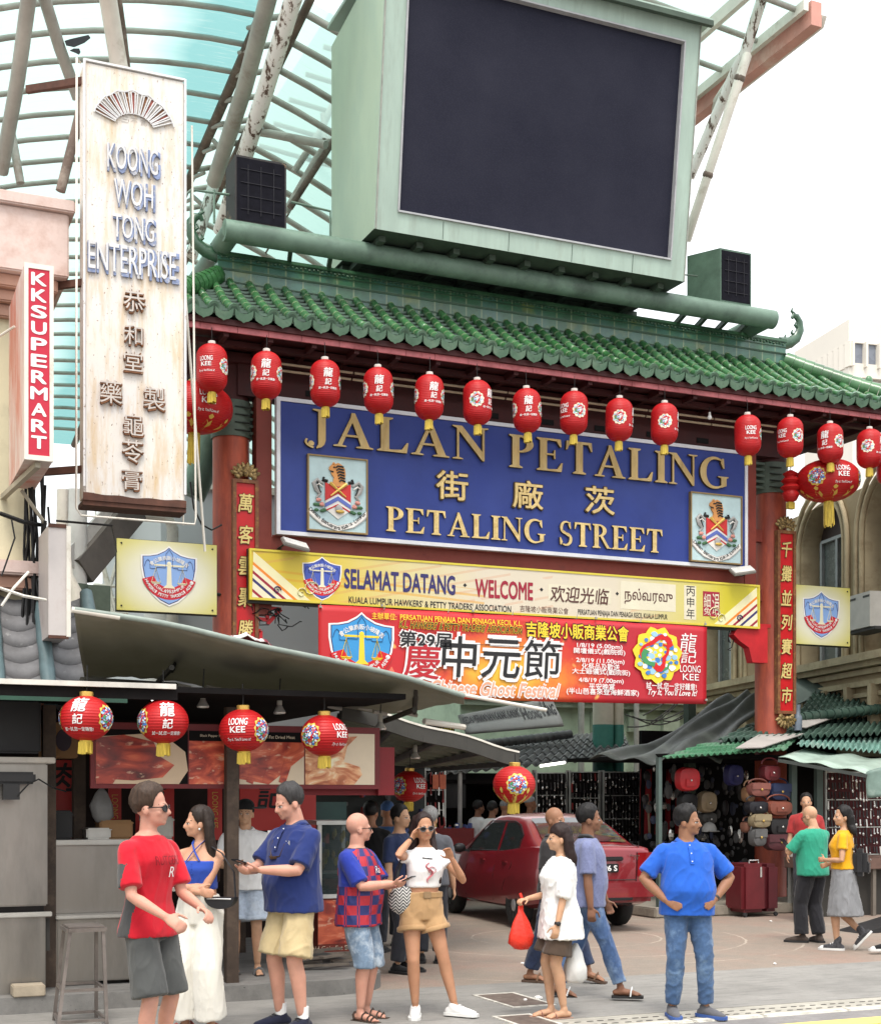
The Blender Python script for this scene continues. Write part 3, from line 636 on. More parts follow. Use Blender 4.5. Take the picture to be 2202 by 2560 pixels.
MB().box((BX0-.01, BY+.05, BZ0-.04), (BX1+.01, BY+.12, BZ1+.005)).build('backing', dsteel, ban)
def onb(U, V, y=BY): q = py(U, V, y); return Vec((q.x, y, q.z))
mb = MB(); shield(mb, (6.38, BY, 4.935), .60, (0, 1, 2, 3, 4)); mb.build('shield_emblem', [c_white, flat('banner blue', (.06, .10, .42)), c_navy, c_red, c_cream], ban)
mb = MB()
def bt(s, U0, V0, U1, V1, mi, off=.03, **k):     # one word between two photo points (left end and right end of its middle line), height h
 a, c = onb(U0, V0), onb(U1, V1); txt(mb, s, (a+c)/2, EX, EZ, w=(c-a).length, mi=mi, off=off, **k)
bt('SELAMAT DATANG', 861, 1446, 1137, 1464, 0, .045, h=.27); bt('WELCOME', 1188, 1468, 1331, 1481, 1, .045, h=.26)
for U, V in ((1162, 1463), (1353, 1474), (1542, 1484)): q = onb(U, V); mb.prism([(.03, 0), (0, .03), (-.03, 0), (0, -.03)], q, EX, EZ, .004, 2)
bt("KUALA LUMPUR HAWKERS' & PETTY TRADERS' ASSOCIATION", 872, 1499, 1277, 1523, 2, .02, h=.10)
bt('吉隆坡小販商業公會', 1299, 1520, 1420, 1529, 3, .0, h=.10); bt('PERSATUAN PENJAJA DAN PENIAGA KECIL KUALA LUMPUR', 1444, 1533, 1667, 1543, 2, .015, h=.105)
def patch(U0, V0, U1, V1):
 a, c = onb(U0, V0), onb(U1, V1); mb.prism([(0, 0), (c.x-a.x, 0), (c.x-a.x, c.z-a.z), (0, c.z-a.z)], (a.x, BY, a.z), EX, EZ, .003, 4)
patch(1370, 1460, 1527, 1510); patch(1550, 1452, 1688, 1530); patch(1709, 1463, 1739, 1550)
bt('欢迎光临', 1376, 1485, 1520, 1491, 3, .02, h=.245, lift=.006, shear=.12); bt('நல்வரவு', 1560, 1489, 1680, 1497, 3, .012, h=.25, lift=.006)
for i, ch in enumerate('丙申年'): q = onb(1725, 1478+i*28); txt(mb, ch, q, EX, EZ, h=.16, mi=2, lift=.006)
a = onb(1777, 1510); mb.prism([(-.16, -.2), (.16, -.2), (.16, .2), (-.16, .2)], a, EX, EZ, .004, 1)
txt(mb, '細', a+Vec((-.08, 0, .05)), EX, EZ, w=.13, h=.22, mi=4, lift=.006, off=.01); txt(mb, '涓', a+Vec((.08, 0, .0)), EX, EZ, w=.13, h=.34, mi=4, lift=.006, off=.01); txt(mb, '兔', a+Vec((-.08, 0, -.12)), EX, EZ, w=.13, h=.12, mi=4, lift=.006)
mb.build('lettering', [c_navy, c_maroon, c_black, flat('print brown', (.09, .035, .03)), flat('cream patch', (.64, .60, .46))], ban)
for sg, cx in ((1, BX0+.04), (-1, BX1-.04)):
 z0, z1 = BZ0+.035, BZ1-.04; W = .85; mb = MB()
 def S(a, b_, mi, t): mb.prism([(sg*a, 0), (sg*b_, 0), (sg*b_*.02, (z1-z0)*b_/W), (sg*a*.02, (z1-z0)*a/W)], (cx, BY, z0), EX, EZ, t, mi)
 for a, b_, mi in ((0, .10, 0), (.10, .16, 1), (.16, .30, 0), (.30, .36, 2), (.36, .44, 0), (.44, .50, 1), (.50, .60, 0), (.60, .66, 3), (.66, .85, 4)): S(a, b_, mi, .002+.0003*mi)
 for r0, ox, oz, mi in ((.13, .86, .16, 4), (.08, .72, .10, 4), (.06, .36, .12, 2)):
  mb.path([(cx+sg*ox+r0*(1-t/16)*math.cos(t*.62), BY-.006, z0+oz+r0*(1-t/16)*math.sin(t*.62)) for t in range(15)], [.022*(1-t/22) for t in range(15)], 6, mi, flat=.4)
 mb.build('corner_ornament', [c_cream, c_maroon, c_navy, c_org, flat('pale scroll', (.70, .66, .40))], ban)
# the red festival banner: cloth with folds
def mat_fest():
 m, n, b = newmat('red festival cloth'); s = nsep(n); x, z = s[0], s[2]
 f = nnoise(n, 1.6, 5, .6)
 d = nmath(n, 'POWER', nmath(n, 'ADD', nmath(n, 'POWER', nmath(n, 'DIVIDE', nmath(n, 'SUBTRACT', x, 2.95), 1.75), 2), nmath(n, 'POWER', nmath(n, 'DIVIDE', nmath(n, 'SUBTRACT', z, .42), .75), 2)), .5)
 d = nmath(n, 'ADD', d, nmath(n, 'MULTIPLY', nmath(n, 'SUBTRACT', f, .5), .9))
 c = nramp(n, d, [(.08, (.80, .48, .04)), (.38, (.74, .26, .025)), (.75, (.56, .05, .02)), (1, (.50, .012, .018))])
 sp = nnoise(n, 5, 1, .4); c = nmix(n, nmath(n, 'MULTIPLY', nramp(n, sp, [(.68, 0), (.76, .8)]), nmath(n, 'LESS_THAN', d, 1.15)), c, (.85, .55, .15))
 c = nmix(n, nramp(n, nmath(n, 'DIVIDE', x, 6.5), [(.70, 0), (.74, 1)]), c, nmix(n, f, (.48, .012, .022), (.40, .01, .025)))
 n.links.new(c, b.inputs['Base Color']); b.inputs['Roughness'].default_value = .45; return m
FX0, FX1, FZ0, FZ1, FY = 6.28, 12.82, 3.30, 4.535, 18.98
fest = thing('festival_banner', 'red cloth festival banner hanging under the yellow banner', 'banner', (FX0, FY, FZ0))
def folds(x, z): return .010*math.sin(x*1.9+z*1.3)+.006*math.sin(x*5.1-z*2.2)
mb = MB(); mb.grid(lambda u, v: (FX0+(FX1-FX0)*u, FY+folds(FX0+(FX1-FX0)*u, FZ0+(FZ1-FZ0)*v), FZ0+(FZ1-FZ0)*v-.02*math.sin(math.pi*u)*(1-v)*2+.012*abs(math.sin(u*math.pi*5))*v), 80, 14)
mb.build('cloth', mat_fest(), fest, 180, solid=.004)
mb = MB(); LF = .024
def onf(U, V): q = py(U, V, FY); return Vec((q.x, FY, q.z))
def ft(s, U0, V0, U1, V1, h, mi, off=.03, lift=LF, **k):
 a, c = onf(U0, V0), onf(U1, V1); txt(mb, s, (a+c)/2, EX, EZ, w=(c-a).length, h=h, mi=mi, off=off, lift=lift, **k)
def outl(s, U0, V0, U1, V1, h, mi, mo, off=.03, o2=.07, **k): ft(s, U0, V0, U1, V1, h*1.04, mo, o2*1.9, LF, **k); ft(s, U0, V0, U1, V1, h, mi, off, LF+.004, **k)
ft('主辦單位:', 928, 1539, 990, 1543, .10, 1, .02); ft('PERSATUAN PENJAJA DAN PENIAGA KECIL K.L.', 999, 1543, 1303, 1563, .10, 1, .03); outl("K.L. HAWKERS' & PETTY TRADERS' ASSOCIATION", 998, 1559, 1303, 1578, .10, 2, 1, .02, .05, shear=.15)
outl('吉隆坡小販商業公會', 1313, 1573, 1568, 1586, .23, 1, 2, .03, .06)
outl('第29届', 998, 1596, 1126, 1602, .22, 2, 0, .035, .08); outl('慶', 1010, 1652, 1098, 1656, .50, 3, 0, .02, .06, shear=.1)
outl('中', 1104, 1640, 1188, 1644, .60, 2, 0, .015, .07, shear=.06); outl('元', 1205, 1645, 1298, 1650, .57, 2, 0, .015, .07, shear=.12); outl('節', 1308, 1646, 1398, 1652, .58, 2, 0, .01, .06, shear=.06)
outl('Chinese Ghost Festival', 1075, 1718, 1393, 1728, .20, 4, 0, .03, .075, shear=.25)
for s, U0, U1, V, h in (('1/8/19 (5.00pm)', 1440, 1553, 1617, .085), ('開壇儀式(戲院街)', 1432, 1560, 1630, .10), ('2/8/19 (11.00pm)', 1438, 1558, 1654, .085), ('化祭品及歡送', 1452, 1546, 1667, .10), ('大士爺儀式(戲院街)', 1428, 1572, 1681, .10), ('4/8/19 (7.00pm)', 1444, 1556, 1703, .085), ('平安晚宴', 1470, 1534, 1717, .10), ('(半山芭喜來登海鮮酒家)', 1414, 1594, 1731, .11)): ft(s, U0, V-2, U1, V+2, h, 0, .025)
ft('龍', 1698, 1606, 1738, 1608, .30, 0, .0, shear=.15); ft('記', 1700, 1642, 1738, 1644, .20, 0, .0, shear=.15); ft('LOONG', 1697, 1671, 1748, 1674, .11, 0, .01); ft('KEE', 1704, 1692, 1744, 1694, .10, 0, .01)
ft('試一試,您一定好鍾意!', 1613, 1714, 1738, 1718, .11, 0, .02); ft("Try It, You'll Love It!", 1616, 1731, 1738, 1736, .12, 0, .03, shear=.3)
a = onf(1303, 1740); mb.box((onf(998, 1571).x, FY-LF-.002, 4.075), (onf(1390, 1571).x, FY-LF, 4.082), 2)
for dx, w_, h_ in ((-.45, .10, .22), (-.2, .11, .27), (.1, .14, .23), (.35, .11, .18)): mb.prism([(0, -h_), (w_, -.12*h_), (w_*.6, h_*.3), (0, h_*.7), (-w_*.6, h_*.3), (-w_, -.12*h_)], onf(1010, 1700)+Vec((dx, 0, 0)), EX, EZ, LF-.008, 5)
mb.build('lettering', [c_white, c_yel, c_black, flat('print crimson', (.42, .02, .03)), c_pink, flat('lotus', (.66, .16, .10))], fest)
mb = MB(); shield(mb, Vec((6.93, FY-.02, 3.93)), 1.02, (0, 1, 2, 3, 4)); mb.build('shield_emblem', [c_white, flat('cyan blue', (.045, .28, .60)), c_navy, c_red, c_yel], fest)
def rosette(mb, o, r, mi, seed=1, ex=EX, ey=EZ, wrap=None):   # round coiled cloud and dragon badge, reduced to its coloured shapes
 g = random.Random(seed); o = Vec(o); ex = Vec(ex); ey = Vec(ey)
 def P(pts, m, t):
  if wrap is None: mb.prism(pts, o, ex, ey, t, m)
  else: mb.add([wrap(x, y, t) for x, y in pts], [tuple(range(len(pts)))], m)
 P([(r*(1+.07*math.sin(a*11*math.pi/22))*math.cos(2*math.pi*a/44), r*(1+.07*math.sin(a*11*math.pi/22))*math.sin(2*math.pi*a/44)) for a in range(44)], mi[0], .003)
 for k in range(48):
  a = k*2.4; q = r*.84*math.sqrt((k+.5)/48); s = r*g.uniform(.07, .15); cx, cy = q*math.cos(a), q*math.sin(a)
  P([(cx+s*math.cos(t*math.pi/4)*g.uniform(.7, 1.3), cy+s*.8*math.sin(t*math.pi/4)) for t in range(8)], mi[1+k % 3], .004+.0003*k)
 for m_, a0, q in ((mi[4], 30, .62), (mi[5], 160, .5), (mi[4], 250, .4)):
  o_ = []; i_ = []
  for k in range(11):
   a = R(a0+k*17); rr = r*(q+.12*math.sin(k*.9)); t = r*.13*(1-k/13); o_.append(((rr+t)*math.cos(a), (rr+t)*math.sin(a))); i_.append(((rr-t)*math.cos(a), (rr-t)*math.sin(a)))
  P(o_+i_[::-1], m_, .016+.001*a0/100)
mb = MB(); rosette(mb, onf(1641, 1638)+Vec((0, -.022, 0)), .43, (0, 1, 2, 3, 4, 5)); mb.build('dragon_badge', [c_yel, c_white, c_sky, c_blue, c_red, c_green], fest)
mb = MB()                                       # eyelets and cord
for U, V in ((800, 1520), (953, 1517), (1180, 1530), (1487, 1548), (1760, 1563), (1762, 1752)): q = onf(U, V); mb.lathe([(.02, 0), (.02, .03), (.008, .03)], 8, q+Vec((0, -.03, 0)))
for i in range(7): q = onf(800+i*160, 1516+i*8); mb.path([q+Vec((0, 0, 0)), q+Vec((.02, 0, .07))], .006, 5)
mb.build('eyelets', M('grey cord', (.3, .3, .28), .7), fest)
# couplet boards on the columns
cpl = M('couplet red lacquer', (.48, .012, .016), .4, var=.12, vs=4); cfr = M('worn brown frame', (.17, .065, .03), .6, var=.3, vs=8, stain=(.30, .16, .05), ss=12)
orn = M('carved gilt ornament', (.34, .24, .10), .5, .3, var=.35, vs=20, stain=(.08, .05, .02), ss=22, st=(.45, .6))
for txts, xc, z0, z1, lab in (('萬客雲聚勝趕集', 5.30, 3.0, 6.24, 'tall red couplet board with gold characters on the left column'), ('千攤並列賽超市', 14.60, 3.25, 6.22, 'tall red couplet board with gold characters on the right column')):
 t = thing('couplet_board', lab, 'signboard', (xc, 19.3, z0), 'couplet boards on the gate columns'); w_ = .27; Y = 19.27
 MB().box((xc-w_/2, Y, z0), (xc+w_/2, Y+.06, z1)).build('panel', cpl, t)
 mb = MB()
 for a, c in (((xc-w_/2-.05, z0-.05), (xc-w_/2, z1+.05)), ((xc+w_/2, z0-.05), (xc+w_/2+.05, z1+.05)), ((xc-w_/2, z0-.05), (xc+w_/2, z0)), ((xc-w_/2, z1), (xc+w_/2, z1+.05))): mb.box((a[0], Y-.03, a[1]), (c[0], Y+.07, c[1]))
 mb.build('frame', cfr, t)
 for s, zc in ((1, z1+.06), (-1, z0-.06)):
  mb = MB()
  for a in range(-70, 71, 20): mb.ell((xc+.15*math.sin(R(a))*(1.0), Y, zc+s*(.03+.13*math.cos(R(a)))), (.035, .03, .085), 8, 6, rot=Matrix.Rotation(R(a*s), 3, 'Y'))
  for a in range(-80, 81, 40): mb.ell((xc+.12*math.sin(R(a)), Y-.02, zc+s*(.02+.05*math.cos(R(a)))), (.045, .03, .04), 8, 6)
  mb.ell((xc, Y-.03, zc+s*.07), .045, 8, 6); mb.build('carved_ornament', orn, t, 60)
 k = len(txts); st = (z1-z0-.12)/k
 for i, ch in enumerate(txts):
  mb = MB(); zc = z1-.06-st*(i+.5); txt(mb, ch, (xc, Y, zc), EX, EZ, w=.215, h=.27, mi=1, off=.035, lift=.002, ext=.012, shear=.12); txt(mb, ch, (xc, Y, zc), EX, EZ, w=.20, h=.255, mi=0, off=.022, lift=.016, ext=.004, shear=.12)
  mb.build('character', [M('pale gilt', (.66, .52, .20), .45, .1, var=.15), golds], t)
# ---------------------------------------------------------------- lanterns
def mat_lantern():
 m, n, b = newmat('red lantern cloth'); s = nsep(n); f = nnoise(n, 4, 3)
 w_ = nmath(n, 'SINE', nmath(n, 'MULTIPLY', s[2], 260)); n.links.new(nramp(n, f, [(.3, (.42, .010, .014)), (.7, (.54, .02, .02))]), b.inputs['Base Color'])
 b.inputs['Roughness'].default_value = .42; b.inputs['Specular IOR Level'].default_value = .35; nbump(n, b, w_, .35, .004)
 t = n.nodes.new('ShaderNodeBsdfTranslucent'); t.inputs[0].default_value = (.75, .03, .03, 1); mx = n.nodes.new('ShaderNodeMixShader'); mx.inputs[0].default_value = .22
 o = [x for x in n.nodes if x.type == 'OUTPUT_MATERIAL'][0]; n.links.new(b.outputs[0], mx.inputs[1]); n.links.new(t.outputs[0], mx.inputs[2]); n.links.new(mx.outputs[0], o.inputs[0]); return m
m_lan = mat_lantern(); m_tas = M('gold tassel foil', (.55, .40, .06), .35, .35, var=.35, vs=30, stretch=(4, 4, .3)); m_capw = M('white lantern cap', (.62, .60, .55), .5); m_capg = M('gold lantern cap', (.62, .40, .10), .3, .6)
def lantern(prof, z_top, name, label, cat, group, loc, hang, cap, capr, tas, badges, badge_r, rot, lh, sx=1.0, kind='long'):
 """prof(z) gives the radius; everything is built round the origin (lantern centre) and turned by rot"""
 t = thing(name, label, cat, loc, group, rot); OFF[t] = Vec((0, 0, 0))
 g_ = random.Random(int(loc[0]*97)); t.rotation_euler = (g_.uniform(-.035, .035), g_.uniform(-.035, .035), rot)
 zs = [z_top*math.sin(math.pi/2*(-1+2*i/26)) for i in range(27)]
 mb = MB().lathe([(prof(z), z) for z in zs], 32); sh = mb.build('shell', m_lan, t, 60, local=True)
 mb = MB().lathe([(capr, z_top-.01), (capr, z_top+.03), (capr*.9, z_top+.035)], 16); mb.build('cap', cap, t, 40, local=True)
 MB().path([(0, 0, z_top+.03), (.004, 0, z_top+hang*.5), (0, 0, z_top+hang)], .005, 5).build('hanging_cord', M('black flex', (.01, .01, .01), .6), t, local=True)
 mb = MB(); tr, tl = tas; g = random.Random(3)
 mb.lathe([(tr*1.05, -z_top-.02), (tr*1.05, -z_top+.015)], 14)
 for k in range(22):
  a = 2*math.pi*k/22; x, y = tr*math.cos(a), tr*math.sin(a); d = g.uniform(.9, 1.15)
  mb.beam((x, y, -z_top-.01), (x*d, y*d, -z_top-tl*g.uniform(.86, 1.03)), .016, .006, 0)
 mb.build('tassel', m_tas, t, local=True)
 mb = MB()
 for ang, what in badges:
  def wrap(x, y, tt, ang=ang): r = prof(y)+.003+tt; a = ang+x/max(prof(y), .05); return Vec((r*math.sin(a), -r*math.cos(a), y))
  def wt(s, zc, h, w_=None, off=0.0, shear=0.0):
   vs, fs = textmesh(s); x0 = min(v.x for v in vs); x1 = max(v.x for v in vs); y0 = min(v.y for v in vs); y1 = max(v.y for v in vs); k = h/(y1-y0); kx = (w_/(x1-x0)) if w_ else k
   for i, (a, c) in enumerate(((0, 0), (1, .6), (-1, -.6))[:3 if off else 1]): mb.add([wrap((v.x-(x0+x1)/2+a*off*.7)*kx+shear*(v.y-y0)*k, zc+(v.y-(y0+y1)/2+c*off*.7)*k, .003+.0004*i) for v in vs], fs, 1)
  if what == 'dragon': rosette(mb, (0, 0, 0), badge_r, (0, 1, 2, 3, 4, 5), 2, wrap=lambda x, y, tt: wrap(x, y, tt*.25))
  elif what == 'name': wt('龍', lh*.62, lh*.72, off=.03, shear=.1); wt('記', -lh*.12, lh*.5, off=.03, shear=.1); wt('試一試,您一定鍾意!', -lh*.62, lh*.2, lh*1.5, .03)
  elif what == 'kee': wt('LOONG', lh*.45, lh*.36, lh*1.0, .03); wt('KEE', lh*.02, lh*.32, lh*.8, .03); wt("Try it, You'll Love it!", -lh*.52, lh*.2, lh*1.25, .03, .2)
  elif what == 'scroll':
   for q in range(9):
    a = ang+2*math.pi*q/9
    for pts in ([(-.09, 0), (-.05, .05), (0, .02), (.05, .05), (.09, 0), (.05, -.05), (0, -.02), (-.05, -.05)], [(-.02, .06), (.02, .06), (.05, .09), (0, .12), (-.05, .09)]):
     mb.add([Vec((prof(-z_top*.80+y)*1.012+.004, 0, 0)) if False else Vec(((prof(-z_top*.80+y)+.006)*math.sin(a+x/.55), -(prof(-z_top*.80+y)+.006)*math.cos(a+x/.55), -z_top*.80+y)) for x, y in pts], [tuple(range(len(pts)))], 0)
 mb.build('printed_marks', [c_gold if kind == 'big' else (c_cream if kind == 'long' else flat('badge gold', (.62, .48, .10))), c_white, c_sky, c_white if kind == 'long' else c_blue, c_red, c_green], sh, local=True)
 return t
def plong(z):
 a = abs(z)/.325; return .205*(1-max(0, (a-.42)/.58)**2.2)**.5 if a < 1 else .05
def plong2(z): return max(.045, plong(z))
LN = [(530, 921, 'kee', .5, 'slim red lantern at the far left under the eave, above a larger lantern'), (666, 939, 'name', .15, 'slim red lantern left of the blue board, above its left frame post'), (813, 959, 'name', .05, 'slim red lantern hanging over the letter J'), (946, 977, 'name', 0., 'slim red lantern hanging over the first letter L'), (1073, 994, 'name', 0., 'slim red lantern hanging between the letters A and N'), (1193, 1007, 'mid', 0., 'slim red lantern hanging in the gap left of the letter P'), (1317, 1027, 'name', .0, 'slim red lantern hanging over the letter E'), (1434, 1033, 'keed', 0, 'slim red lantern hanging over the letter T'), (1547, 1050, 'drag', 0., 'slim red lantern hanging over the second letter L'), (1660, 1061, 'drag', 0., 'slim red lantern hanging over the last letters N and G'), (1868, 1089, 'keef', 0, 'slim red lantern hanging just left of the right column top'), (1974, 1094, 'drag2', 0, 'slim red lantern just right of the right column'), (2074, 1109, 'nd', 0, 'slim red lantern in front of the wide red lantern'), (2172, 1122, 'dn', 0, 'slim red lantern right of the wide red lantern'), (2222, 1165, 'dn', 0, 'slim red lantern cut off by the right edge')]
for U, V, what, _, lab in LN:
 y = 18.25; p = py(U, V, y); r0 = math.atan2(p.x, p.y)*-1   # 0 faces the viewer
 A_ = {'kee': [(-.25, 'kee'), (1.15, 'dragon')], 'name': [(.18, 'name'), (-1.15, 'dragon'), (1.5, 'dragon')], 'mid': [(-.12, 'dragon'), (.95, 'name')], 'keed': [(-.95, 'kee'), (.3, 'dragon')], 'drag': [(-.12, 'dragon'), (1.25, 'name')], 'keef': [(.0, 'kee'), (1.3, 'dragon')], 'drag2': [(.4, 'dragon'), (-.95, 'kee')], 'nd': [(-.7, 'name'), (.6, 'dragon')], 'dn': [(-.4, 'dragon'), (.9, 'name')]}[what]
 if what == 'name': A_ = [(a+random.uniform(-.18, .18), b_) for a, b_ in A_]
 ln = lantern(plong2, .325, 'slim_lantern', lab, 'lantern', 'slim red lanterns under the gate eave', p, max(.05, 8.03-p.z-.325), m_capw, .05, (.05, .14), A_, .105, -YAW+random.uniform(-.05, .05), .17)
def pwide(z): return max(.06, .52*(1-(abs(z)/.345)**2.3)**.5 if abs(z) < .345 else .06)
p = py(2068, 1202, 18.7); lantern(pwide, .345, 'wide_lantern', 'wide red lantern with a long gold tassel right of the right column', 'lantern', 'wide red lanterns at the gate ends', p, 8.0-p.z-.345, m_capg, .09, (.075, .42), [(-.62, 'dragon'), (.25, 'kee'), (1.2, 'dragon'), (0, 'scroll')], .15, -YAW, .24, kind='big')
p = py(487, 1020, 18.9); lantern(pwide, .345, 'wide_lantern', 'wide red lantern left of the left column, partly behind the rusty sign', 'lantern', 'wide red lanterns at the gate ends', p, 8.0-p.z-.345, m_capg, .09, (.075, .42), [(-.45, 'dragon'), (.55, 'kee'), (0, 'scroll')], .15, -YAW, .24, kind='big')
def pround(z): return max(.05, .21*(1-(abs(z)/.185)**2)**.5 if abs(z) < .185 else .05)
def round_lantern(U, V, y, A_, lab, hang, s=1.0, grp='round red lanterns of the food stall'):
 p = py(U, V, y); t = lantern(pround, .182, 'round_lantern', lab, 'lantern', grp, p, hang/s, m_capg, .055, (.05, .11), A_, .105, -YAW, .16, kind='round'); t.scale = (s, s, s); return t
round_lantern(216, 1796, 11.6, [(-.1, 'name'), (1.25, 'dragon'), (-1.5, 'dragon')], 'round red lantern at the far left of the food stall', .25)
round_lantern(409, 1804, 11.7, [(.35, 'name'), (-.95, 'dragon')], 'round red lantern over the head of the youth in red', .25)
round_lantern(609, 1826, 11.75, [(-.1, 'kee'), (1.1, 'dragon')], 'round red lantern over the woman in blue halter top and man in navy', .22)
round_lantern(811, 1839, 11.8, [(-.6, 'dragon'), (.95, 'kee')], 'round red lantern before the right end of the food picture', .2)
round_lantern(1023, 1966, 15.2, [(-.65, 'dragon'), (.75, 'kee')], 'round red lantern right of the dark red board, above sunglasses woman', .2)
round_lantern(1285, 1961, 12.9, [(.1, 'dragon'), (-1.4, 'scroll')], 'bright round red lantern hanging above the red car', .12, 1.04)
p = py(1975, 1215, 18.95); t = thing('pleated_lantern', 'small bright red pleated lantern between the right column and the wide lantern', 'lantern', p)
mb = MB().lathe([(.03, .26), (.13, .2), (.09, .15), (.16, .08), (.10, .03), (.17, -.03), (.11, -.08), (.15, -.14), (.10, -.24), (.04, -.27)], 20, p); mb.build('shell', m_lan, t, 60)
MB().box((p.x-.06, p.y-.04, p.z-.38), (p.x+.06, p.y+.04, p.z-.27)).build('tassel', m_tas, t); MB().path([(p.x, p.y, p.z+.25), (p.x, p.y, 8.0)], .006, 5).build('hanging_cord', M('black flex', (.01, .01, .01), .6), t)
# carved red brackets with tangled flex at the inner sides of the columns
wirem = M('black flex', (.01, .01, .01), .6); brred = M('bright red bracket', (.42, .015, .02), .5)
for U, V, sg, lab in ((660, 1560, 1, 'red fretwork bracket with tangled wires beside the left column'), (1872, 1610, -1, 'red curved bracket with tangled wires beside the right column')):
 p = py(U, V, 19.3); t = thing('red_bracket', lab, 'bracket', p, 'red brackets on the gate columns'); mb = MB()
 if sg > 0:
  for a, b_ in (((-.3, .25), (.25, .22)), ((-.3, .08), (.05, .06)), ((.25, .22), (.05, .0)), ((-.3, -.1), (-.05, -.1)), ((-.05, -.1), (-.05, -.45)), ((-.2, .25), (-.2, -.45)), ((.05, .06), (.05, .2)), ((-.3, -.28), (-.05, -.28))): mb.beam(p+Vec((a[0], 0, a[1])), p+Vec((b_[0], 0, b_[1])), .05, .05)
 else: mb.prism([(.25, .30), (-.35, .22), (-.42, .12), (-.30, .02), (-.12, -.08), (-.05, -.32), (.25, -.32)], p, EX, EZ, .16, 0); mb.box(p+Vec((.1, -.05, .28)), p+Vec((.4, .1, .34)))
 mb.build('fretwork', brred, t)
 g = random.Random(U); mb = MB()
 for k in range(9):
  q = p+Vec((g.uniform(-.2, .3)*sg, -.05, g.uniform(.1, .35))); pts = [q]
  for i in range(6): q = q+Vec((g.uniform(-.05, .16)*sg, g.uniform(-.03, .03), g.uniform(-.12, .08))); pts.append(q)
  mb.path(pts, .009, 5)
 mb.path([p+Vec((sg*x, -.02, .42+.02*math.sin(x*9))) for x in (.1, .3, .5, .7, .9)], .022, 6); mb.build('tangled_wires', wirem, t)
# ================================================================ screen, speakers and their pipe frame over the gate
gsteel = M('pale green painted steel', (.34, .44, .38), .5, var=.12, vs=1.5, bump=.06, bs=12, stain=(.27, .33, .28), ss=1.6, st=(.52, .72), stretch=(2.2, 1, .35))
gside = M('pale green sheet side', (.40, .50, .38), .5, var=.10, vs=1.2, stain=(.34, .45, .36), ss=.7, bump=.05, bs=10, stretch=(1, 1, .4))
gpipe = M('sage green pipe', (.125, .195, .15), .45, var=.25, vs=2, stain=(.065, .10, .08), ss=1.5, bump=.1, bs=25)
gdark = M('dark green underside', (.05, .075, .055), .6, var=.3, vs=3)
def mat_led():
 m, n, b = newmat('unlit screen of small lamps'); c = n.nodes.new('ShaderNodeTexCoord'); v = n.nodes.new('ShaderNodeTexVoronoi'); v.inputs['Scale'].default_value = 55
 n.links.new(c.outputs['Object'], v.inputs[0]); f = nnoise(n, .8, 4); cc = nramp(n, f, [(.3, (.013, .014, .026)), (.7, (.021, .022, .036))])
 n.links.new(nmix(n, nramp(n, v.outputs['Distance'], [(.1, .3), (.5, 0)]), cc, (.04, .04, .06)), b.inputs['Base Color']); b.inputs['Roughness'].default_value = .7; b.inputs['Specular IOR Level'].default_value = .12; return m
scr = thing('video_screen', 'huge unlit black video screen in a pale green housing above the gate', 'screen', (9.5, 19, 9.82))
X0, X1, FB, FT, BB, BT = 6.95, 12.10, (18.5, 9.82), (18.03, 13.56), (20.35, 9.86), (20.35, 13.30)
mb = MB()
def PT(x, p): return (x, p[0], p[1])
mb.add([PT(X0, FB), PT(X0, FT), PT(X0, BT), PT(X0, BB)], [(0, 1, 2, 3)], 1); mb.add([PT(X1, FB), PT(X1, FT), PT(X1, BT), PT(X1, BB)], [(3, 2, 1, 0)], 1)
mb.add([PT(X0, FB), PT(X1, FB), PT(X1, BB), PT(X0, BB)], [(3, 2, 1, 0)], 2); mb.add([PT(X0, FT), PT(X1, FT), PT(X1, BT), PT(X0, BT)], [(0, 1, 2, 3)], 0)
mb.add([PT(X0, BB), PT(X1, BB), PT(X1, BT), PT(X0, BT)], [(0, 3, 2, 1)], 1)
def fr(u, v, d=0): # point on the leaning front: u along x (m from left), v up (m), d outwards
 L = math.hypot(FT[0]-FB[0], FT[1]-FB[1]); t = v/L; a = ((FT[0]-FB[0])/L, (FT[1]-FB[1])/L); nn = (-a[1], a[0])
 return Vec((X0+u, FB[0]+a[0]*v+nn[0]*d, FB[1]+a[1]*v+nn[1]*d))
W_, L_ = X1-X0, math.hypot(FT[0]-FB[0], FT[1]-FB[1]); ml, mr, mbm, mt_ = .36, .30, .30, .30
mb.add([fr(0, 0), fr(W_, 0), fr(W_, L_), fr(0, L_), fr(ml, mbm), fr(W_-mr, mbm), fr(W_-mr, L_-mt_), fr(ml, L_-mt_)], [(0, 1, 5, 4), (1, 2, 6, 5), (2, 3, 7, 6), (3, 0, 4, 7)], 0)
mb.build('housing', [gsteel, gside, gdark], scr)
mb = MB(); mb.add([fr(ml, mbm, -.06), fr(W_-mr, mbm, -.06), fr(W_-mr, L_-mt_, -.06), fr(ml, L_-mt_, -.06)], [(0, 1, 2, 3)]); mb.build('display', mat_led(), scr)
mb = MB()
for a, c in (((ml-.02, mbm-.03), (W_-mr+.02, mbm)), ((ml-.02, L_-mt_), (W_-mr+.02, L_-mt_+.02)), ((ml-.02, mbm), (ml, L_-mt_)), ((W_-mr, mbm), (W_-mr+.02, L_-mt_))):
 p, q = (((a[0]+c[0])/2, a[1]), ((a[0]+c[0])/2, c[1])) if c[0]-a[0] < .1 else ((a[0], (a[1]+c[1])/2), (c[0], (a[1]+c[1])/2)); mb.beam(fr(*p, -.02), fr(*q, -.02), .10, .025, 0, up=(0, 0, 1) if c[0]-a[0] > .1 else (1, 0, 0))
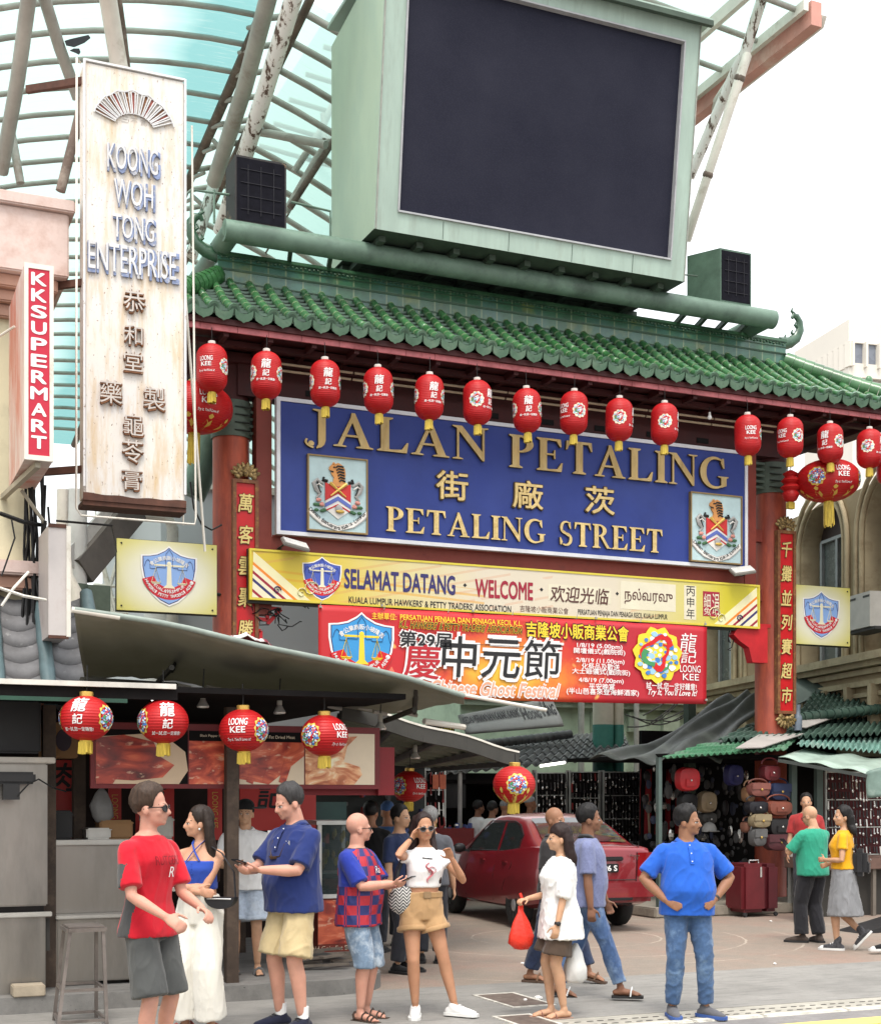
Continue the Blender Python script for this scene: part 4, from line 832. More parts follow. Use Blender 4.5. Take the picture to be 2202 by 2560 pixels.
for k in range(1, 5): mb.beam(fr(k*1.05, .01, .003), fr(k*1.05, mbm-.04, .003), .008, .006, 1, up=(1, 0, 0))
mb.beam(fr(.02, 0.0, .004), fr(.02, L_, .004), .05, .012, 2, up=(1, 0, 0)); mb.beam(fr(W_-.02, 0.0, .004), fr(W_-.02, L_, .004), .03, .012, 2, up=(1, 0, 0))
mb.build('trim', [M('lilac grey trim', (.36, .37, .38), .5), M('panel seam', (.08, .11, .09), .7), M('dull edge strip', (.30, .30, .27), .5, var=.3, vs=6)], scr)
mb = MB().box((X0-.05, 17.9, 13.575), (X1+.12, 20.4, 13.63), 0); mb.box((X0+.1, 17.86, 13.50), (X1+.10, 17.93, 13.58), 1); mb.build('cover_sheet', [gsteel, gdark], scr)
mb = MB()
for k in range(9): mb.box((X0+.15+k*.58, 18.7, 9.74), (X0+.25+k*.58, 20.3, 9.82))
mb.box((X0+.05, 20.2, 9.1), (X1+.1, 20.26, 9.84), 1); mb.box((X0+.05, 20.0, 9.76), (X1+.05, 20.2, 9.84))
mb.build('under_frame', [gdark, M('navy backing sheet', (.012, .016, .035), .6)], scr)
fr_t = thing('pipe_frame', 'sage green pipe frame carrying the screen behind the gate roof', 'frame', (9.5, 19.0, 9.6))
mb = MB().path([(4.92, 19.0, 9.66), (14.14, 19.0, 9.66)], .15, 20); mb.build('front_pipe', gpipe, fr_t, 50)
mb = MB()
for x in (5.03, 14.02): mb.path([(x, 18.98, 9.655), (x, 21.6, 9.655)], .145, 18)
mb.path([(5.0, 21.5, 9.655), (14.0, 21.5, 9.655)], .14, 16); mb.path([(5.0, 20.4, 9.62), (14.0, 20.4, 9.62)], .075, 12); mb.build('rear_pipe', gpipe, fr_t, 50)
mb = MB()
for x in (5.9, 6.5, 12.5, 12.9, 13.3, 13.7): mb.beam((x, 19.05, 9.6), (x+.35, 20.4, 9.55), .06, .08)
for x in (12.45, 13.0, 13.5): mb.path([(x, 19.8, 9.6), (x+.12, 19.8, 9.35), (x+.28, 19.8, 9.62)], .02, 6)
for x in (5.6, 14.1): mb.beam((x, 21.4, 9.6), (x, 21.4, 0), .16, .16)
for x in (5.05, 9.5, 14.0): mb.beam((x, 19.75, 9.6), (x, 19.75, 9.2), .08, .08)
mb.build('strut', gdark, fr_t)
for pts in ([(478, 560), (478, 475), (520, 480), (580, 488)], [(478, 475), (450, 500), (450, 560)], [(536, 475), (536, 558)], [(728, 505), (826, 528), (826, 600)]): MB().path([py(U, V, 19.3) for U, V in pts], .018, 6).build('hand_rail', gpipe, fr_t)
spk = M('black speaker cloth', (.010, .010, .014), .9, var=.3, vs=7, spec=.06); spg = M('speaker grille wire', (.03, .03, .035), .6, spec=.1)
def speaker(foot, x, y, z, w, h, lab, sm):
 t = thing('loudspeaker', lab, 'speaker', (x, y, z), 'loudspeakers on the pipe frame'); mb = MB()
 mb.prism(foot, (x, y, z), (1, 0, 0), (0, 1, 0), h, 0); mb.build('cabinet', sm, t)
 mb = MB().box((x+.025, y-.006, z+.03), (x+w-.025, y+.02, z+h-.03)); mb.build('front_cloth', spk, t)
 mb = MB()
 for k in range(1, 4): mb.box((x+w*k/4-.004, y-.016, z+.12), (x+w*k/4+.004, y-.008, z+h-.12))
 for k in range(1, 5): mb.box((x+.08, y-.017, z+h*k/5-.004), (x+w-.08, y-.009, z+h*k/5+.004))
 mb.build('grille', spg, t)
p = py(587, 555, 19.0); speaker([(0, 0), (.74, 0), (.74, .5), (0, .5)], p.x, 18.98, 9.80, .74, .93, 'black loudspeaker box on the left end of the green pipe', M('weathered black box', (.03, .028, .028), .7, var=.4, vs=5, stain=(.30, .22, .12), ss=3, st=(.6, .7)))
p = py(1795, 760, 19.0); speaker([(0, 0), (.60, 0), (.60, .5), (-.30, .5)], p.x, 18.95, 9.80, .60, .86, 'loudspeaker with a green side on the right end of the pipe', M('dark green box side', (.07, .12, .09), .6, var=.3, vs=3))
mb = MB().path([py(1710, 687, 18.8), py(1742, 690, 18.9)], .012, 6); tag(mb.build('stay_rod', gdark), 'thin rod from the screen housing to the right loudspeaker', 'rod')
# ================================================================ the street canopy
def mat_sheet(teal=1.0):
 m, n, b = newmat('translucent roof sheet'); s = nsep(n); f = nnoise(n, 1.2, 4, .6, stretch=(.4, 3, 1)); g = nnoise(n, 6, 4, .65, stretch=(.35, 6, 1))
 a = nmath(n, 'ADD', nmath(n, 'MULTIPLY', nmath(n, 'ADD', s[0], 1.75), .9), nmath(n, 'MULTIPLY', nmath(n, 'SUBTRACT', f, .5), .5))
 a2 = nmath(n, 'MULTIPLY', nramp(n, a, [(.2, 0), (.85, teal)]), nmath(n, 'LESS_THAN', s[0], .0))
 tone = nmix(n, a2, (.43, .56, .525), (.17, .34, .33)); tone = nmix(n, nramp(n, g, [(.56, 0), (.70, .5)]), tone, (.36, .46, .43))
 t = n.nodes.new('ShaderNodeBsdfTranslucent'); n.links.new(tone, t.inputs[0]); tp = n.nodes.new('ShaderNodeBsdfTransparent'); n.links.new(tone, tp.inputs[0])
 m1 = n.nodes.new('ShaderNodeMixShader'); m1.inputs[0].default_value = .55; n.links.new(t.outputs[0], m1.inputs[1]); n.links.new(tp.outputs[0], m1.inputs[2])
 o = [x for x in n.nodes if x.type == 'OUTPUT_MATERIAL'][0]; n.links.new(m1.outputs[0], o.inputs[0]); return m
m_sheet = mat_sheet(); rib = M('weathered beige steel', (.37, .36, .325), .6, var=.2, vs=1.5, stain=(.24, .20, .16), ss=2, st=(.55, .75), bump=.15, bs=20)
ribd = M('rust brown steel', (.13, .095, .075), .65, var=.35, vs=3, stain=(.26, .22, .18), ss=4)
def mat_peel():
 m, n, b = newmat('peeling white paint on rust'); f = nnoise(n, 5.5, 6, .7, stretch=(1.6, 1.6, .45))
 n.links.new(nramp(n, f, [(.52, (.66, .65, .61)), (.555, (.52, .48, .42)), (.58, (.09, .055, .04))]), b.inputs['Base Color']); b.inputs['Roughness'].default_value = .7; nbump(n, b, f, .4, .01); return m
m_peel = mat_peel(); wsteel = M('cream white steel', (.66, .63, .56), .5, var=.1, vs=2, stain=(.40, .35, .27), ss=3, st=(.55, .75))
cnp = thing('street_canopy', 'vaulted translucent canopy on steel ribs behind the rusty sign', 'canopy', (6, 24, 0))
def rzc(y): return 13.1+(26-y)*.125
def zl(x, y): return rzc(y)-.050*(5.95-x)**2
def zr_(x, y): return rzc(y)+.22-.30*(x-6.6)-.045*(x-6.6)**2
NR = 28; mb = MB(); mb.grid(lambda u, v: (-3+8.95*u, 18.4+21*v, zl(-3+8.95*u, 18.4+21*v)+.09), 24, 30); mb.grid(lambda u, v: (5.95+.65*u, 18.4+21*v, rzc(18.4+21*v)+.22*u+.09), 2, 30)
mb.grid(lambda u, v: (6.6+5.5*u, 20.6+18.8*v, zr_(6.6+5.5*u, 20.6+18.8*v)+.09), 14, 30); mb.build('roof_sheet', m_sheet, cnp, 180)
for pts, lab in (([(162, 102), (178, 97), (222, 87), (227, 94), (212, 106), (186, 117), (166, 113)], 'large torn dark scrap caught under the canopy above the rusty sign'), ([(175, 126), (185, 121), (199, 121), (202, 129), (198, 136), (188, 131)], 'small dark scrap caught under the canopy above the rusty sign')):
 q = [at(U, V, 18.9) for U, V in pts]; c_ = sum(q, Vec((0, 0, 0)))/len(q); mb = MB(); mb.add(q+[p+Vec((.01, .05, .02)) for p in q], [tuple(range(len(q))), tuple(range(len(q), 2*len(q)))[::-1]]+[(i, (i+1) % len(q), (i+1) % len(q)+len(q), i+len(q)) for i in range(len(q))]); tag(mb.build('dark_scrap', M('dark scrap', (.03, .035, .04), .8)), lab, 'scrap', 'dark scraps under the canopy')
for k in range(NR):
 y = 18.6+.72*k; mb = MB(); mb.path([(-2.5+8.45*i/14, y, zl(-2.5+8.45*i/14, y)) for i in range(15)], .046, 8); mb.path([(5.95, y+.1, rzc(y)), (6.6, y+.1, rzc(y)+.22)], .05, 8)
 if y > 20.5: mb.path([(6.6+5*i/8, y, zr_(6.6+5*i/8, y)) for i in range(9)], .058, 8)
 mb.build('rib', rib, cnp, 60)
mb = MB()
for x, z, r_ in ((5.93, -.06, .085), (6.60, .12, .07)): mb.path([(x, y, rzc(y)+z) for y in (18.2, 22, 28, 39)], r_, 10)
for x in (7.9, 9.0): mb.path([(x, y, zr_(x, y)+.03) for y in (20.6, 28, 39)], .02, 6)
mb.build('ridge_beam', ribd, cnp, 60)
def bar(name, mat, pts, r_, n=10, lab=None, cat='steel post', grp=None, par=cnp):
 mb = MB().path([at(*p) for p in pts], r_, n); o = mb.build(name, mat, par, 60)
 return o
bar('truss_tube', rib, [(680, -40, 19.6), (610, 225, 21.5), (535, 455, 23.5)], .13)
bar('raking_post', m_peel, [(745, -40, 19.5), (650, 270, 20.6), (552, 580, 22.2)], .125, 12)
bar('raking_post', m_peel, [(600, 270, 25), (545, 430, 24.5), (480, 640, 24)], .10, 12)
bar('truss_tube', rib, [(545, 313, 25), (680, 335, 24.4), (815, 362, 23.8)], .07)
bar('truss_tube', rib, [(838, 330, 24.5), (790, 400, 24.5), (715, 530, 24.5)], .065); bar('truss_tube', rib, [(842, 240, 25), (800, 330, 25), (735, 430, 25)], .06); bar('truss_tube', rib, [(808, 285, 24.6), (812, 350, 24.5)], .05)
bar('truss_tube', ribd, [(835, 350, 24), (770, 450, 24), (725, 520, 24)], .055)
bar('truss_tube', rib, [(76, -30, 18), (45, 200, 19), (4, 430, 20)], .10); bar('truss_tube', rib, [(104, -30, 18.2), (150, 120, 19), (196, 245, 19.5)], .085); bar('truss_tube', wsteel, [(268, -20, 18.4), (284, 80, 18.8), (300, 175, 19)], .12)
bar('truss_tube', ribd, [(295, -20, 18.6), (310, 90, 19), (320, 178, 19.2)], .045); bar('truss_tube', ribd, [(209, 248, 15.5), (182, 360, 15.5), (152, 478, 15.5)], .055); bar('truss_tube', rib, [(28, 325, 20), (40, 390, 20), (52, 458, 20)], .06)
for V0, k in ((70, 0), (165, 1), (330, 2), (470, 3)): bar('truss_tube', rib, [(655-.37*V0, V0+20, 22+k), (668-.30*V0, V0+60, 22+k)], .04)
for k in range(8): bar('truss_tube', rib, [(620-k*22, 70+k*62, 21.6+k*.6), (655-k*24, 60+k*62, 21.3+k*.6)], .035)
def zz(t): return t
# right wing of the canopy with its pink gutter and white downpipe
cn2 = thing('canopy_wing', 'canopy wing with a faded pink gutter at the top right', 'canopy', (15.5, 22, 0))
ge = [pz(2040, 8, 15.5), pz(1720, 262, 15.5)]; gx = ge[0].x; gy = ge[0].y
mb = MB().grid(lambda u, v: (gx-.15-7*u, gy+18*v, 15.62+.10*u*7), 6, 12); mb.build('roof_sheet', mat_sheet(0.0), cn2, 180)
for k in range(10):
 y = gy+.25+1.1*k; MB().path([(gx-.1, y, 15.45), (gx-7, y, 16.1)], .05, 8).build('rib', rib, cn2, 60)
mb = MB().beam((gx-1.3, gy+.1, 15.48), (gx-1.3, gy+16, 15.48), .10, .22); mb.beam((gx-.22, gy, 15.42), (gx-.22, gy+18, 15.42), .1, .18); mb.build('edge_beam', wsteel, cn2)
MB().beam((gx, gy, 15.32), (gx, gy+18, 15.32), .22, .42).build('gutter', M('faded pink gutter', (.52, .26, .21), .6, var=.15, vs=2, stain=(.62, .45, .38), ss=1.2), cn2)
mb = MB(); a = at(1868, 140, 24.6); g0 = Vec((gx+.16, gy+.1, 15.22)); g1 = Vec((gx+.16, gy+3.4, 15.22))
mb.path([g0+Vec((0, -.05, .12)), g0, g1], .085, 12); d = at(1716, 600, 25.6); mb.path([g1, at(1866, 142, 24.5), at(1858, 165, 24.5), at(1735, 540, 25.3), d], .085, 12)
for t_ in (.08, .72): q = at(1858, 165, 24.5).lerp(at(1735, 540, 25.3), t_); mb.ell(q, .1, 10, 6, 1)
mb.build('downpipe', [wsteel, ribd], cn2, 60)
MB().path([at(1912, -30, 24.2), at(1862, 130, 24.6), at(1838, 175, 24.8), at(1722, 445, 25.6)], .095, 12).build('raking_post', m_peel, cn2, 60)
# ================================================================ the tall rusty sign and its neighbours on the left
def mat_rusty():
 m, n, b = newmat('white enamel streaked with rust'); f = nnoise(n, 3.2, 6, .7, stretch=(2.2, 1, .35)); g = nnoise(n, 26, 3, .7, stretch=(1.6, 1, .7)); w2 = nnoise(n, 1.4, 4, .6)
 c = nramp(n, w2, [(.35, (.62, .60, .58)), (.6, (.66, .63, .57)), (.75, (.62, .56, .44))])
 c = nmix(n, nramp(n, f, [(.47, 0), (.58, .45), (.74, .9)]), c, (.52, .36, .17))
 c = nmix(n, nramp(n, g, [(.635, 0), (.67, .9)]), c, (.16, .085, .045)); n.links.new(c, b.inputs['Base Color']); b.inputs['Roughness'].default_value = .55; nbump(n, b, g, .15, .004); return m
m_rusty = mat_rusty(); mrust = M('brown rust', (.085, .038, .026), .8, var=.4, vs=6, bump=.4, bs=30); fadb = M('faded blue letter', (.20, .25, .40), .6, var=.3, vs=10, stain=(.50, .50, .50), ss=9, st=(.50, .60)); neon = M('dead neon tube', (.62, .62, .62), .25, bump=0)
brn = M('rusted brown character', (.19, .085, .04), .7, .1, var=.4, vs=16, stain=(.42, .33, .25), ss=18, st=(.60, .68))
KX0, KX1, KZ0, KZ1, KY = 2.225, 3.225, 4.73, 9.03, 14.0
ks = thing('shop_sign', 'tall rusty white vertical sign with a fan and faded blue letters', 'sign', (2.7, 14, 4.7))
mb = MB().bbox((KX0, KY, KZ0), (KX1, KY+.28, KZ1), .02, 0); mb.build('box', m_rusty, ks, 40)
mb = MB()
pts = [(KX0-.01, KZ0-.015), (KX1+.01, KZ0-.015)]; nn = 24; top = [(KX1+.01-(KX1-KX0+.02)*i/nn, KZ0+.045+.005*math.sin(i*.9)+.025*abs(i/nn-.5)) for i in range(nn+1)]
mb.prism(pts+top, (0, KY-.004, 0), EX, EZ, .012, 0); mb.box((KX0-.012, KY+.0, KZ0-.06), (KX1+.012, KY+.29, KZ0-.014), 0); mb.build('rusted_foot', mrust, ks)
mb = MB()
for a, c in ((KX0-.01, KZ0), (KX1-.012, KZ0)): mb.box((a, KY-.02, KZ0+.12), (a+.022, KY, KZ1+.01))
mb.box((KX0, KY-.018, KZ1-.005), (KX1, KY+.02, KZ1+.015)); mb.build('edge_trim', M('white edge trim', (.66, .66, .66), .4, var=.1, stain=(.25, .18, .12), ss=9, st=(.6, .68)), ks)
def onk(U, V): q = py(U, V, KY); return Vec((q.x, KY, q.z))
mb = MB()
for s, U, V, w_, h_ in (('KOONG', 335, 406, .52, .27), ('WOH', 337, 492, .40, .265), ('TONG', 337, 578, .42, .25), ('ENTERPRISE', 335, 659, .90, .30)):
 txt(mb, s, onk(U, V), EX, EZ, w_, h_, 0, .03, .028, .002); txt(mb, s, onk(U, V)+Vec((-.016, 0, .018)), EX, EZ, w_*.96, h_*.93, 1, 0, .006, .034)
mb.build('latin_letters', [fadb, neon], ks)
for ch, U, V, s in (('恭', 336, 757, .235), ('和', 334, 843, .20), ('堂', 333, 908, .205), ('藥', 278, 985, .235), ('製', 386, 1002, .235), ('龜', 334, 1066, .225), ('苓', 332, 1133, .23), ('膏', 330, 1203, .215)):
 mb = MB(); txt(mb, ch, onk(U, V), EX, EZ, s*.92, s, 0, .02, .035, .002); txt(mb, ch, onk(U, V)+Vec((-.006, 0, .012)), EX, EZ, s*.9, s*.98, 1, -.006, .006, .038); mb.build('character', [brn, M('dull neon tube', (.50, .46, .42), .4, bump=0)], ks)
mb = MB(); c0 = onk(336, 318)+Vec((0, 0, -.03)); nf = 15
for i in range(nf):
 a0, a1 = R(162-i*144/nf), R(162-(i+.62)*144/nf); r0, r1 = .20, .40
 q = [(1.0*r0*math.cos(a0), r0*.75*math.sin(a0)), (r1*math.cos(a0), r1*.9*math.sin(a0)), (r1*1.03*math.cos((a0+a1)/2), r1*.93*math.sin((a0+a1)/2)), (r1*math.cos(a1), r1*.9*math.sin(a1)), (r0*math.cos(a1), r0*.75*math.sin(a1))]
 mb.prism(q, c0, EX, EZ, .012, 1+(i*7) % 3); mb.path([c0+EX*x+EZ*z+Vec((0, -.02, 0)) for x, z in q+[q[0]]], .007, 5, 0)
mb.path([c0+EX*(.41*math.cos(R(165-i*5)))+EZ*(.375*math.sin(R(165-i*5))*(1+.03*math.sin(i*1.4)))+Vec((0, -.02, 0)) for i in range(31)], .009, 5, 0)
for i, ch in enumerate('三不賣'): txt(mb, ch, c0+Vec((-.09+.09*i, 0, .09)), EX, EZ, h=.06, mi=3, lift=.004)
mb.build('fan_emblem', [neon, brn, M('fan red', (.28, .08, .06), .6, var=.4, vs=12), M('fan grey', (.42, .38, .34), .6, var=.3, vs=12)], ks)
mb = MB(); wl = -.055                            # the white pipe hoop round the sign and its stays
for pts in ([(KX0-.02, 14.1, KZ1+.02), (KX0-.07, 14.0, KZ1+.01), (KX0-.075, 14.0, KZ0-.10), (KX0-.03, 14.0, KZ0-.17), (KX1+.1, 14.0, KZ0-.17), (KX1+.11, 14.0, KZ0-.1), (KX1+.065, 13.98, KZ1-.45)],): mb.path(pts, .011, 6)
mb.path([(KX1+.02, 14.2, 7.3), (KX1+.35, 14.6, 4.4)], .014, 6); mb.path([(KX1+.02, 14.2, 7.6), (KX1+.05, 14.3, 4.6)], .01, 6); mb.build('pipe_stay', wsteel, ks, 60)
mb = MB()
for z in (5.05, 6.9, 8.9): mb.beam((KX0+.02, 14.15, z), (1.75, 14.55, z), .05, .07)
mb.build('wall_bracket', mrust, ks)
# red and white vertical lightbox
kx0, kx1, kz0, kz1 = 1.545, 1.79, 4.83, 6.585; kk = thing('lightbox_sign', 'narrow red and white vertical supermart lightbox on the cream wall', 'sign', (kx0, 13, kz0))
mbx = MB().box((kx0, 13.0, kz0), (kx1, 14.25, kz1), 0); mbx.build('box', M('dirty lightbox side', (.62, .52, .48), .5, var=.15, vs=3, stain=(.52, .20, .15), ss=1.1, st=(.45, .62), stretch=(1, 1.4, .5)), kk)
mb = MB().box((kx0+.028, 12.992, kz0+.04), (kx1-.028, 13.0, kz1-.04)); mb.build('front_panel', flat('lightbox red', (.46, .02, .045)), kk)
mb = MB()
for i, ch in enumerate('KKSUPERMART'):
 z = kz1-.13-i*(kz1-kz0-.2)/10.6; txt(mb, ch, ((kx0+kx1)/2, 12.992, z), EX, EZ, .125 if ch not in 'M' else .14, .108, 0, .045, lift=.003)
mb.build('letters', c_white, kk)
mb = MB()
for a, c in (((kx0-.005, kz0-.005), (kx0+.03, kz1+.005)), ((kx1-.03, kz0-.005), (kx1+.005, kz1+.005)), ((kx0+.03, kz0-.005), (kx1-.03, kz0+.04)), ((kx0+.03, kz1-.04), (kx1-.03, kz1+.005))): mb.box((a[0], 12.985, a[1]), (c[0], 13.02, c[1]))
mb.build('frame', wsteel, kk)
mb = MB().beam((kx0+.12, 13.05, kz0-.03), (kx0-.03, 14.5, kz0-.05), .05, .05); MB().path([(kx0-.02, 13.6, 6.2), (kx0-.5, 14.4, 6.0)], .012, 6).build('stay', wsteel, kk); mb.path([(kx0+.1, 14.1, kz0-.05), (kx1+.1, 14.2, kz0-.35)], .018, 6); mb.build('support_bar', M('dull bracket steel', (.35, .32, .25), .6), kk)
# old shophouse corner
cream = M('cream plaster', (.62, .57, .40), .85, var=.1, vs=1, stain=(.46, .42, .30), ss=1.2, st=(.5, .75), bump=.2, bs=25); pinkp = M('pink cornice plaster', (.60, .475, .43), .8, var=.12, vs=1.5, stain=(.46, .32, .27), ss=2.2); terr = M('terracotta plaster', (.40, .235, .175), .8, var=.15, vs=2)
sh = thing('shophouse', 'cream shophouse corner with a pink cornice and grey tiled canopy', 'building', (0, 14.5, 0)); BXR = 1.80
MB().box((-9, 14.5, 2.6), (BXR, 19, 6.55)).build('wall', cream, sh)
mb = MB()
for z0, z1, o_ in ((6.55, 6.68, .08), (6.68, 6.80, .16), (6.80, 6.93, .24), (6.93, 7.56, .34), (7.56, 7.68, .40)): mb.bbox((-9, 14.5-o_, z0), (BXR+o_*.9, 19.2, z1), .015, 0 if z0 > 6.9 else 1)
mb.build('cornice', [pinkp, terr], sh, 40)
mb = MB().bbox((-9, 14.22, 3.98), (BXR+.06, 14.5, 4.12), .02, 0); mb.bbox((-9, 14.3, 3.84), (BXR, 14.5, 3.98), .02, 1); mb.bbox((-9, 13.5, 2.62), (BXR-.02, 14.5, 2.8), .02, 1); mb.build('string_course', [pinkp, terr], sh, 40)
gt = M('grey clay tile', (.16, .16, .165), .7, var=.25, vs=4, stain=(.30, .30, .30), ss=10, st=(.6, .68)); gtb = M('blue grey ridge tile', (.10, .15, .16), .5, var=.2, vs=5)
mb = MB()
for c in range(-1, 4):
 xc = 1.62-c*.46
 for r_ in range(7):
  y0, y1 = 14.42-r_*.11, 14.30-r_*.11; z0, z1 = 3.82-r_*.165, 3.66-r_*.165
  mb.grid(lambda u, v: (xc-.2+.40*u, y0+(y1-y0)*v-.02*(1-v)*0, z0+(z1-z0)*v-.07*math.sin(math.pi*u)-.012*v), 6, 1)
 mb.path([(xc+.23, 14.40-.118*j, 3.86-.168*j) for j in range(8)], [.06+.008*(j % 2) for j in range(8)], 8, 1)
mb.build('tiled_canopy', [gt, gtb], sh, 50, solid=.012)
mb = MB(); g = random.Random(5)                 # loose cables down the corner
for k in range(12):
 x, z = BXR+g.uniform(-.1, .15), g.uniform(4.4, 6.4); pts = [(x, 14.35-g.random()*.2, z)]
 for i in range(8): x += g.uniform(-.03, .035); z -= g.uniform(.15, .5); pts.append((x, 14.35-g.random()*.15, max(2.7, z)))
 mb.path(pts, g.uniform(.008, .018), 5)
mb.path([py(0, 1283, 14), py(60, 1305, 14), py(100, 1312, 14.3)], .022, 6); mb.path([py(30, 1300, 13.2), py(38, 1345, 13.2), py(5, 1440, 13.2)], .008, 5); mb.path([py(0, 1470, 13.3), py(60, 1490, 13.3), py(115, 1500, 13.5)], .016, 6, 1); mb.path([py(5, 1515, 13.3), py(35, 1470, 13.3), py(72, 1430, 13.4)], .014, 6, 1)
mb.path([(BXR+.15, 13.9, 4.47), (2.6, 14.6, 4.6), (3.5, 19.3, 5.15)], .012, 6); tag(mb.build('cables', [wirem, wsteel]), 'tangled black cables hanging down the shophouse corner', 'cables')
vx0, vx1, vz0, vz1 = [f for f in (py(122, 1600, 13.5).x, py(172, 1600, 13.5).x, py(120, 1590, 13.5).z, py(120, 1312, 13.5).z)]
nb = thing('lightbox_sign', 'narrow blank grey vertical lightbox below the rusty sign', 'sign', (vx0, 13.5, vz0)); MB().box((vx0, 13.5, vz0), (vx1, 14.2, vz1)).build('box', M('blank dirty panel', (.52, .48, .46), .5, var=.12, vs=2, stain=(.40, .34, .32), ss=2), nb)
mb = MB().box((vx1-.02, 13.485, vz0), (vx1+.02, 13.52, vz1)); mb.box((vx0, 13.487, vz1-.02), (vx1-.02, 13.52, vz1+.015), 1); mb.box((vx0, 13.487, vz0-.02), (vx1, 13.52, vz0+.01), 1); mb.build('frame', [wsteel, mrust], nb)
# posts, girder and rails of the canopy seen left of the gate
pst = thing('canopy_post', 'grey steel post with dark green bands and a downpipe below the rusty sign', 'post', ground(at(190, 2100, 21)))
base = at(190, 1690, 21); MB().path([(base.x, base.y, 0), (base.x, base.y, 6.4)], .17, 16).build('shaft', M('pale grey steel', (.55, .56, .54), .5, var=.1, vs=2), pst, 60)
zt, zb = at(190, 1462, 21).z, at(190, 1568, 21).z; mb = MB().lathe([(.2, zb), (.2, zb+.3), (.21, zb+.3), (.21, zt-.3), (.2, zt-.3), (.2, zt)], 14, (base.x, base.y, 0)); mb.box((base.x+.15, base.y-.1, zb), (base.x+.5, base.y+.05, zt)); mb.build('band', bandg, pst, 40)
mb = MB().path([at(158, 1225, 20.4), at(156, 1330, 20.4), at(170, 1440, 20.4), at(190, 1475, 20.4), at(188, 1700, 20.4)], .085, 12); mb.build('downpipe', wsteel, pst, 60)
mb = MB(); mb.beam(at(330, 1270, 22), at(195, 1430, 21), .34, .42, 0); mb.beam(at(305, 1262, 21.8), at(178, 1412, 20.8), .05, .42, 1); mb.build('girder', [M('grey brown girder', (.115, .105, .095), .7, var=.2), M('light girder edge', (.48, .48, .46), .6)], pst)
ps2 = thing('canopy_post', 'thick pale grey post behind the left shield plaque', 'post', ground(at(400, 2100, 24))); q = at(402, 1600, 24); MB().path([(q.x, q.y, 0), (q.x, q.y, 6.0)], .28, 18).build('shaft', MATS['pale grey steel'], ps2, 60)
mb = MB().path([at(355, 1285, 23.5), at(420, 1292, 23.5), at(432, 1320, 23.5), at(432, 1640, 23.5)], .10, 12); mb.build('downpipe', MATS['weathered beige steel'], ps2, 60)
ra = thing('railing', 'white steel walkway railing behind the left side of the gate', 'railing', ground(at(430, 2100, 27))); mb = MB()
for V0 in (1270, 1310, 1345, 1390, 1470, 1500, 1535): mb.path([at(235, V0-8, 27), at(560, V0+14, 27)], .035, 6)
for U0 in range(240, 560, 22): mb.path([at(U0, 1262, 27), at(U0, 1345, 27)], .014, 5)
for U0, U1 in ((250, 300), (300, 250), (330, 390), (390, 330), (500, 530), (250, 290)): mb.path([at(U0, 1380, 27), at(U1, 1560, 27)], .04, 6)
for U0 in (470, 520, 255, 310): mb.path([at(U0, 1150, 26.5), at(U0+6, 1400, 26.5)], .07, 8)
mb.path([at(440, 1300, 26), at(462, 1370, 26)], .06, 8); mb.path([at(520, 1330, 26), at(470, 1370, 26)], .05, 8); mb.build('rails', wsteel, ra, 60)
mb = MB()
for U0, V0, U1, V1 in ((445, 1375, 545, 1392), (455, 1345, 500, 1362), (340, 1330, 385, 1340)): a, c = at(U0, V0, 28), at(U1, V1, 28); mb.box((a.x, a.y, c.z), (c.x, a.y+.03, a.z))
mb.build('teal_panel', M('teal sheet', (.18, .38, .37), .4), ra)
mb = MB().path([py(U, V, 19.0) for U, V in ((476, 1205), (485, 1270), (505, 1312), (530, 1325), (555, 1312))], .013, 6); tag(mb.build('loose_cable', wirem), 'black cable sagging from the rusty sign to the left column', 'cable')
# a raking dark green pipe behind the left lanterns
mb = MB().path([at(535, 1060, 22), at(500, 1190, 22), at(478, 1240, 22)], .22, 14); tag(mb.build('raking_pipe', MATS['sage green pipe'], None, 60), 'thick raking dark pipe behind the wide left lantern', 'pipe')
# plain grey building behind the left half of the gate
gb = M('smooth grey cladding', (.46, .48, .50), .6, var=.04, vs=.6, bump=.02); t = thing('grey_building', 'plain smooth grey building behind the left part of the gate', 'building', (7.5, 24.5, 0)); a = at(540, 1600, 25)
MB().box((5.15, 24.2, 2.6), (9.4, 30, 7.2)).build('wall', gb, t); MB().box((5.1, 24.12, 7.2), (9.45, 30, 7.32)).build('coping', wsteel, t)
# ================================================================ the food stall on the left
inox = M('brushed steel sheet', (.31, .29, .265), .34, .9, var=.12, vs=1.2, bump=.05, bs=40, stretch=(1, 1, .25), stain=(.20, .19, .175), ss=1.6, st=(.45, .75))
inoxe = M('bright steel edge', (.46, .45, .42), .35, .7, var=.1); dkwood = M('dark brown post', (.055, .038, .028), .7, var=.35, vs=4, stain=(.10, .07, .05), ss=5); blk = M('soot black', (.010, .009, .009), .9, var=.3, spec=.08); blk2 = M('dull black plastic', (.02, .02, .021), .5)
tarp = M('olive grey tarpaulin', (.19, .175, .135), .65, var=.14, vs=1.6, stain=(.27, .26, .22), ss=.9, st=(.4, .75), bump=.25, bs=7, dist=.02)
_n = tarp.node_tree; _b = [x for x in _n.nodes if x.type == 'BSDF_PRINCIPLED'][0]; _o = [x for x in _n.nodes if x.type == 'OUTPUT_MATERIAL'][0]; _t = _n.nodes.new('ShaderNodeBsdfTranslucent'); _t.inputs[0].default_value = (.30, .29, .22, 1); _x = _n.nodes.new('ShaderNodeMixShader'); _x.inputs[0].default_value = .3; _n.links.new(_b.outputs[0], _x.inputs[1]); _n.links.new(_t.outputs[0], _x.inputs[2]); _n.links.new(_x.outputs[0], _o.inputs[0])
gal = M('galvanised pipe', (.40, .42, .40), .4, .5, var=.15)
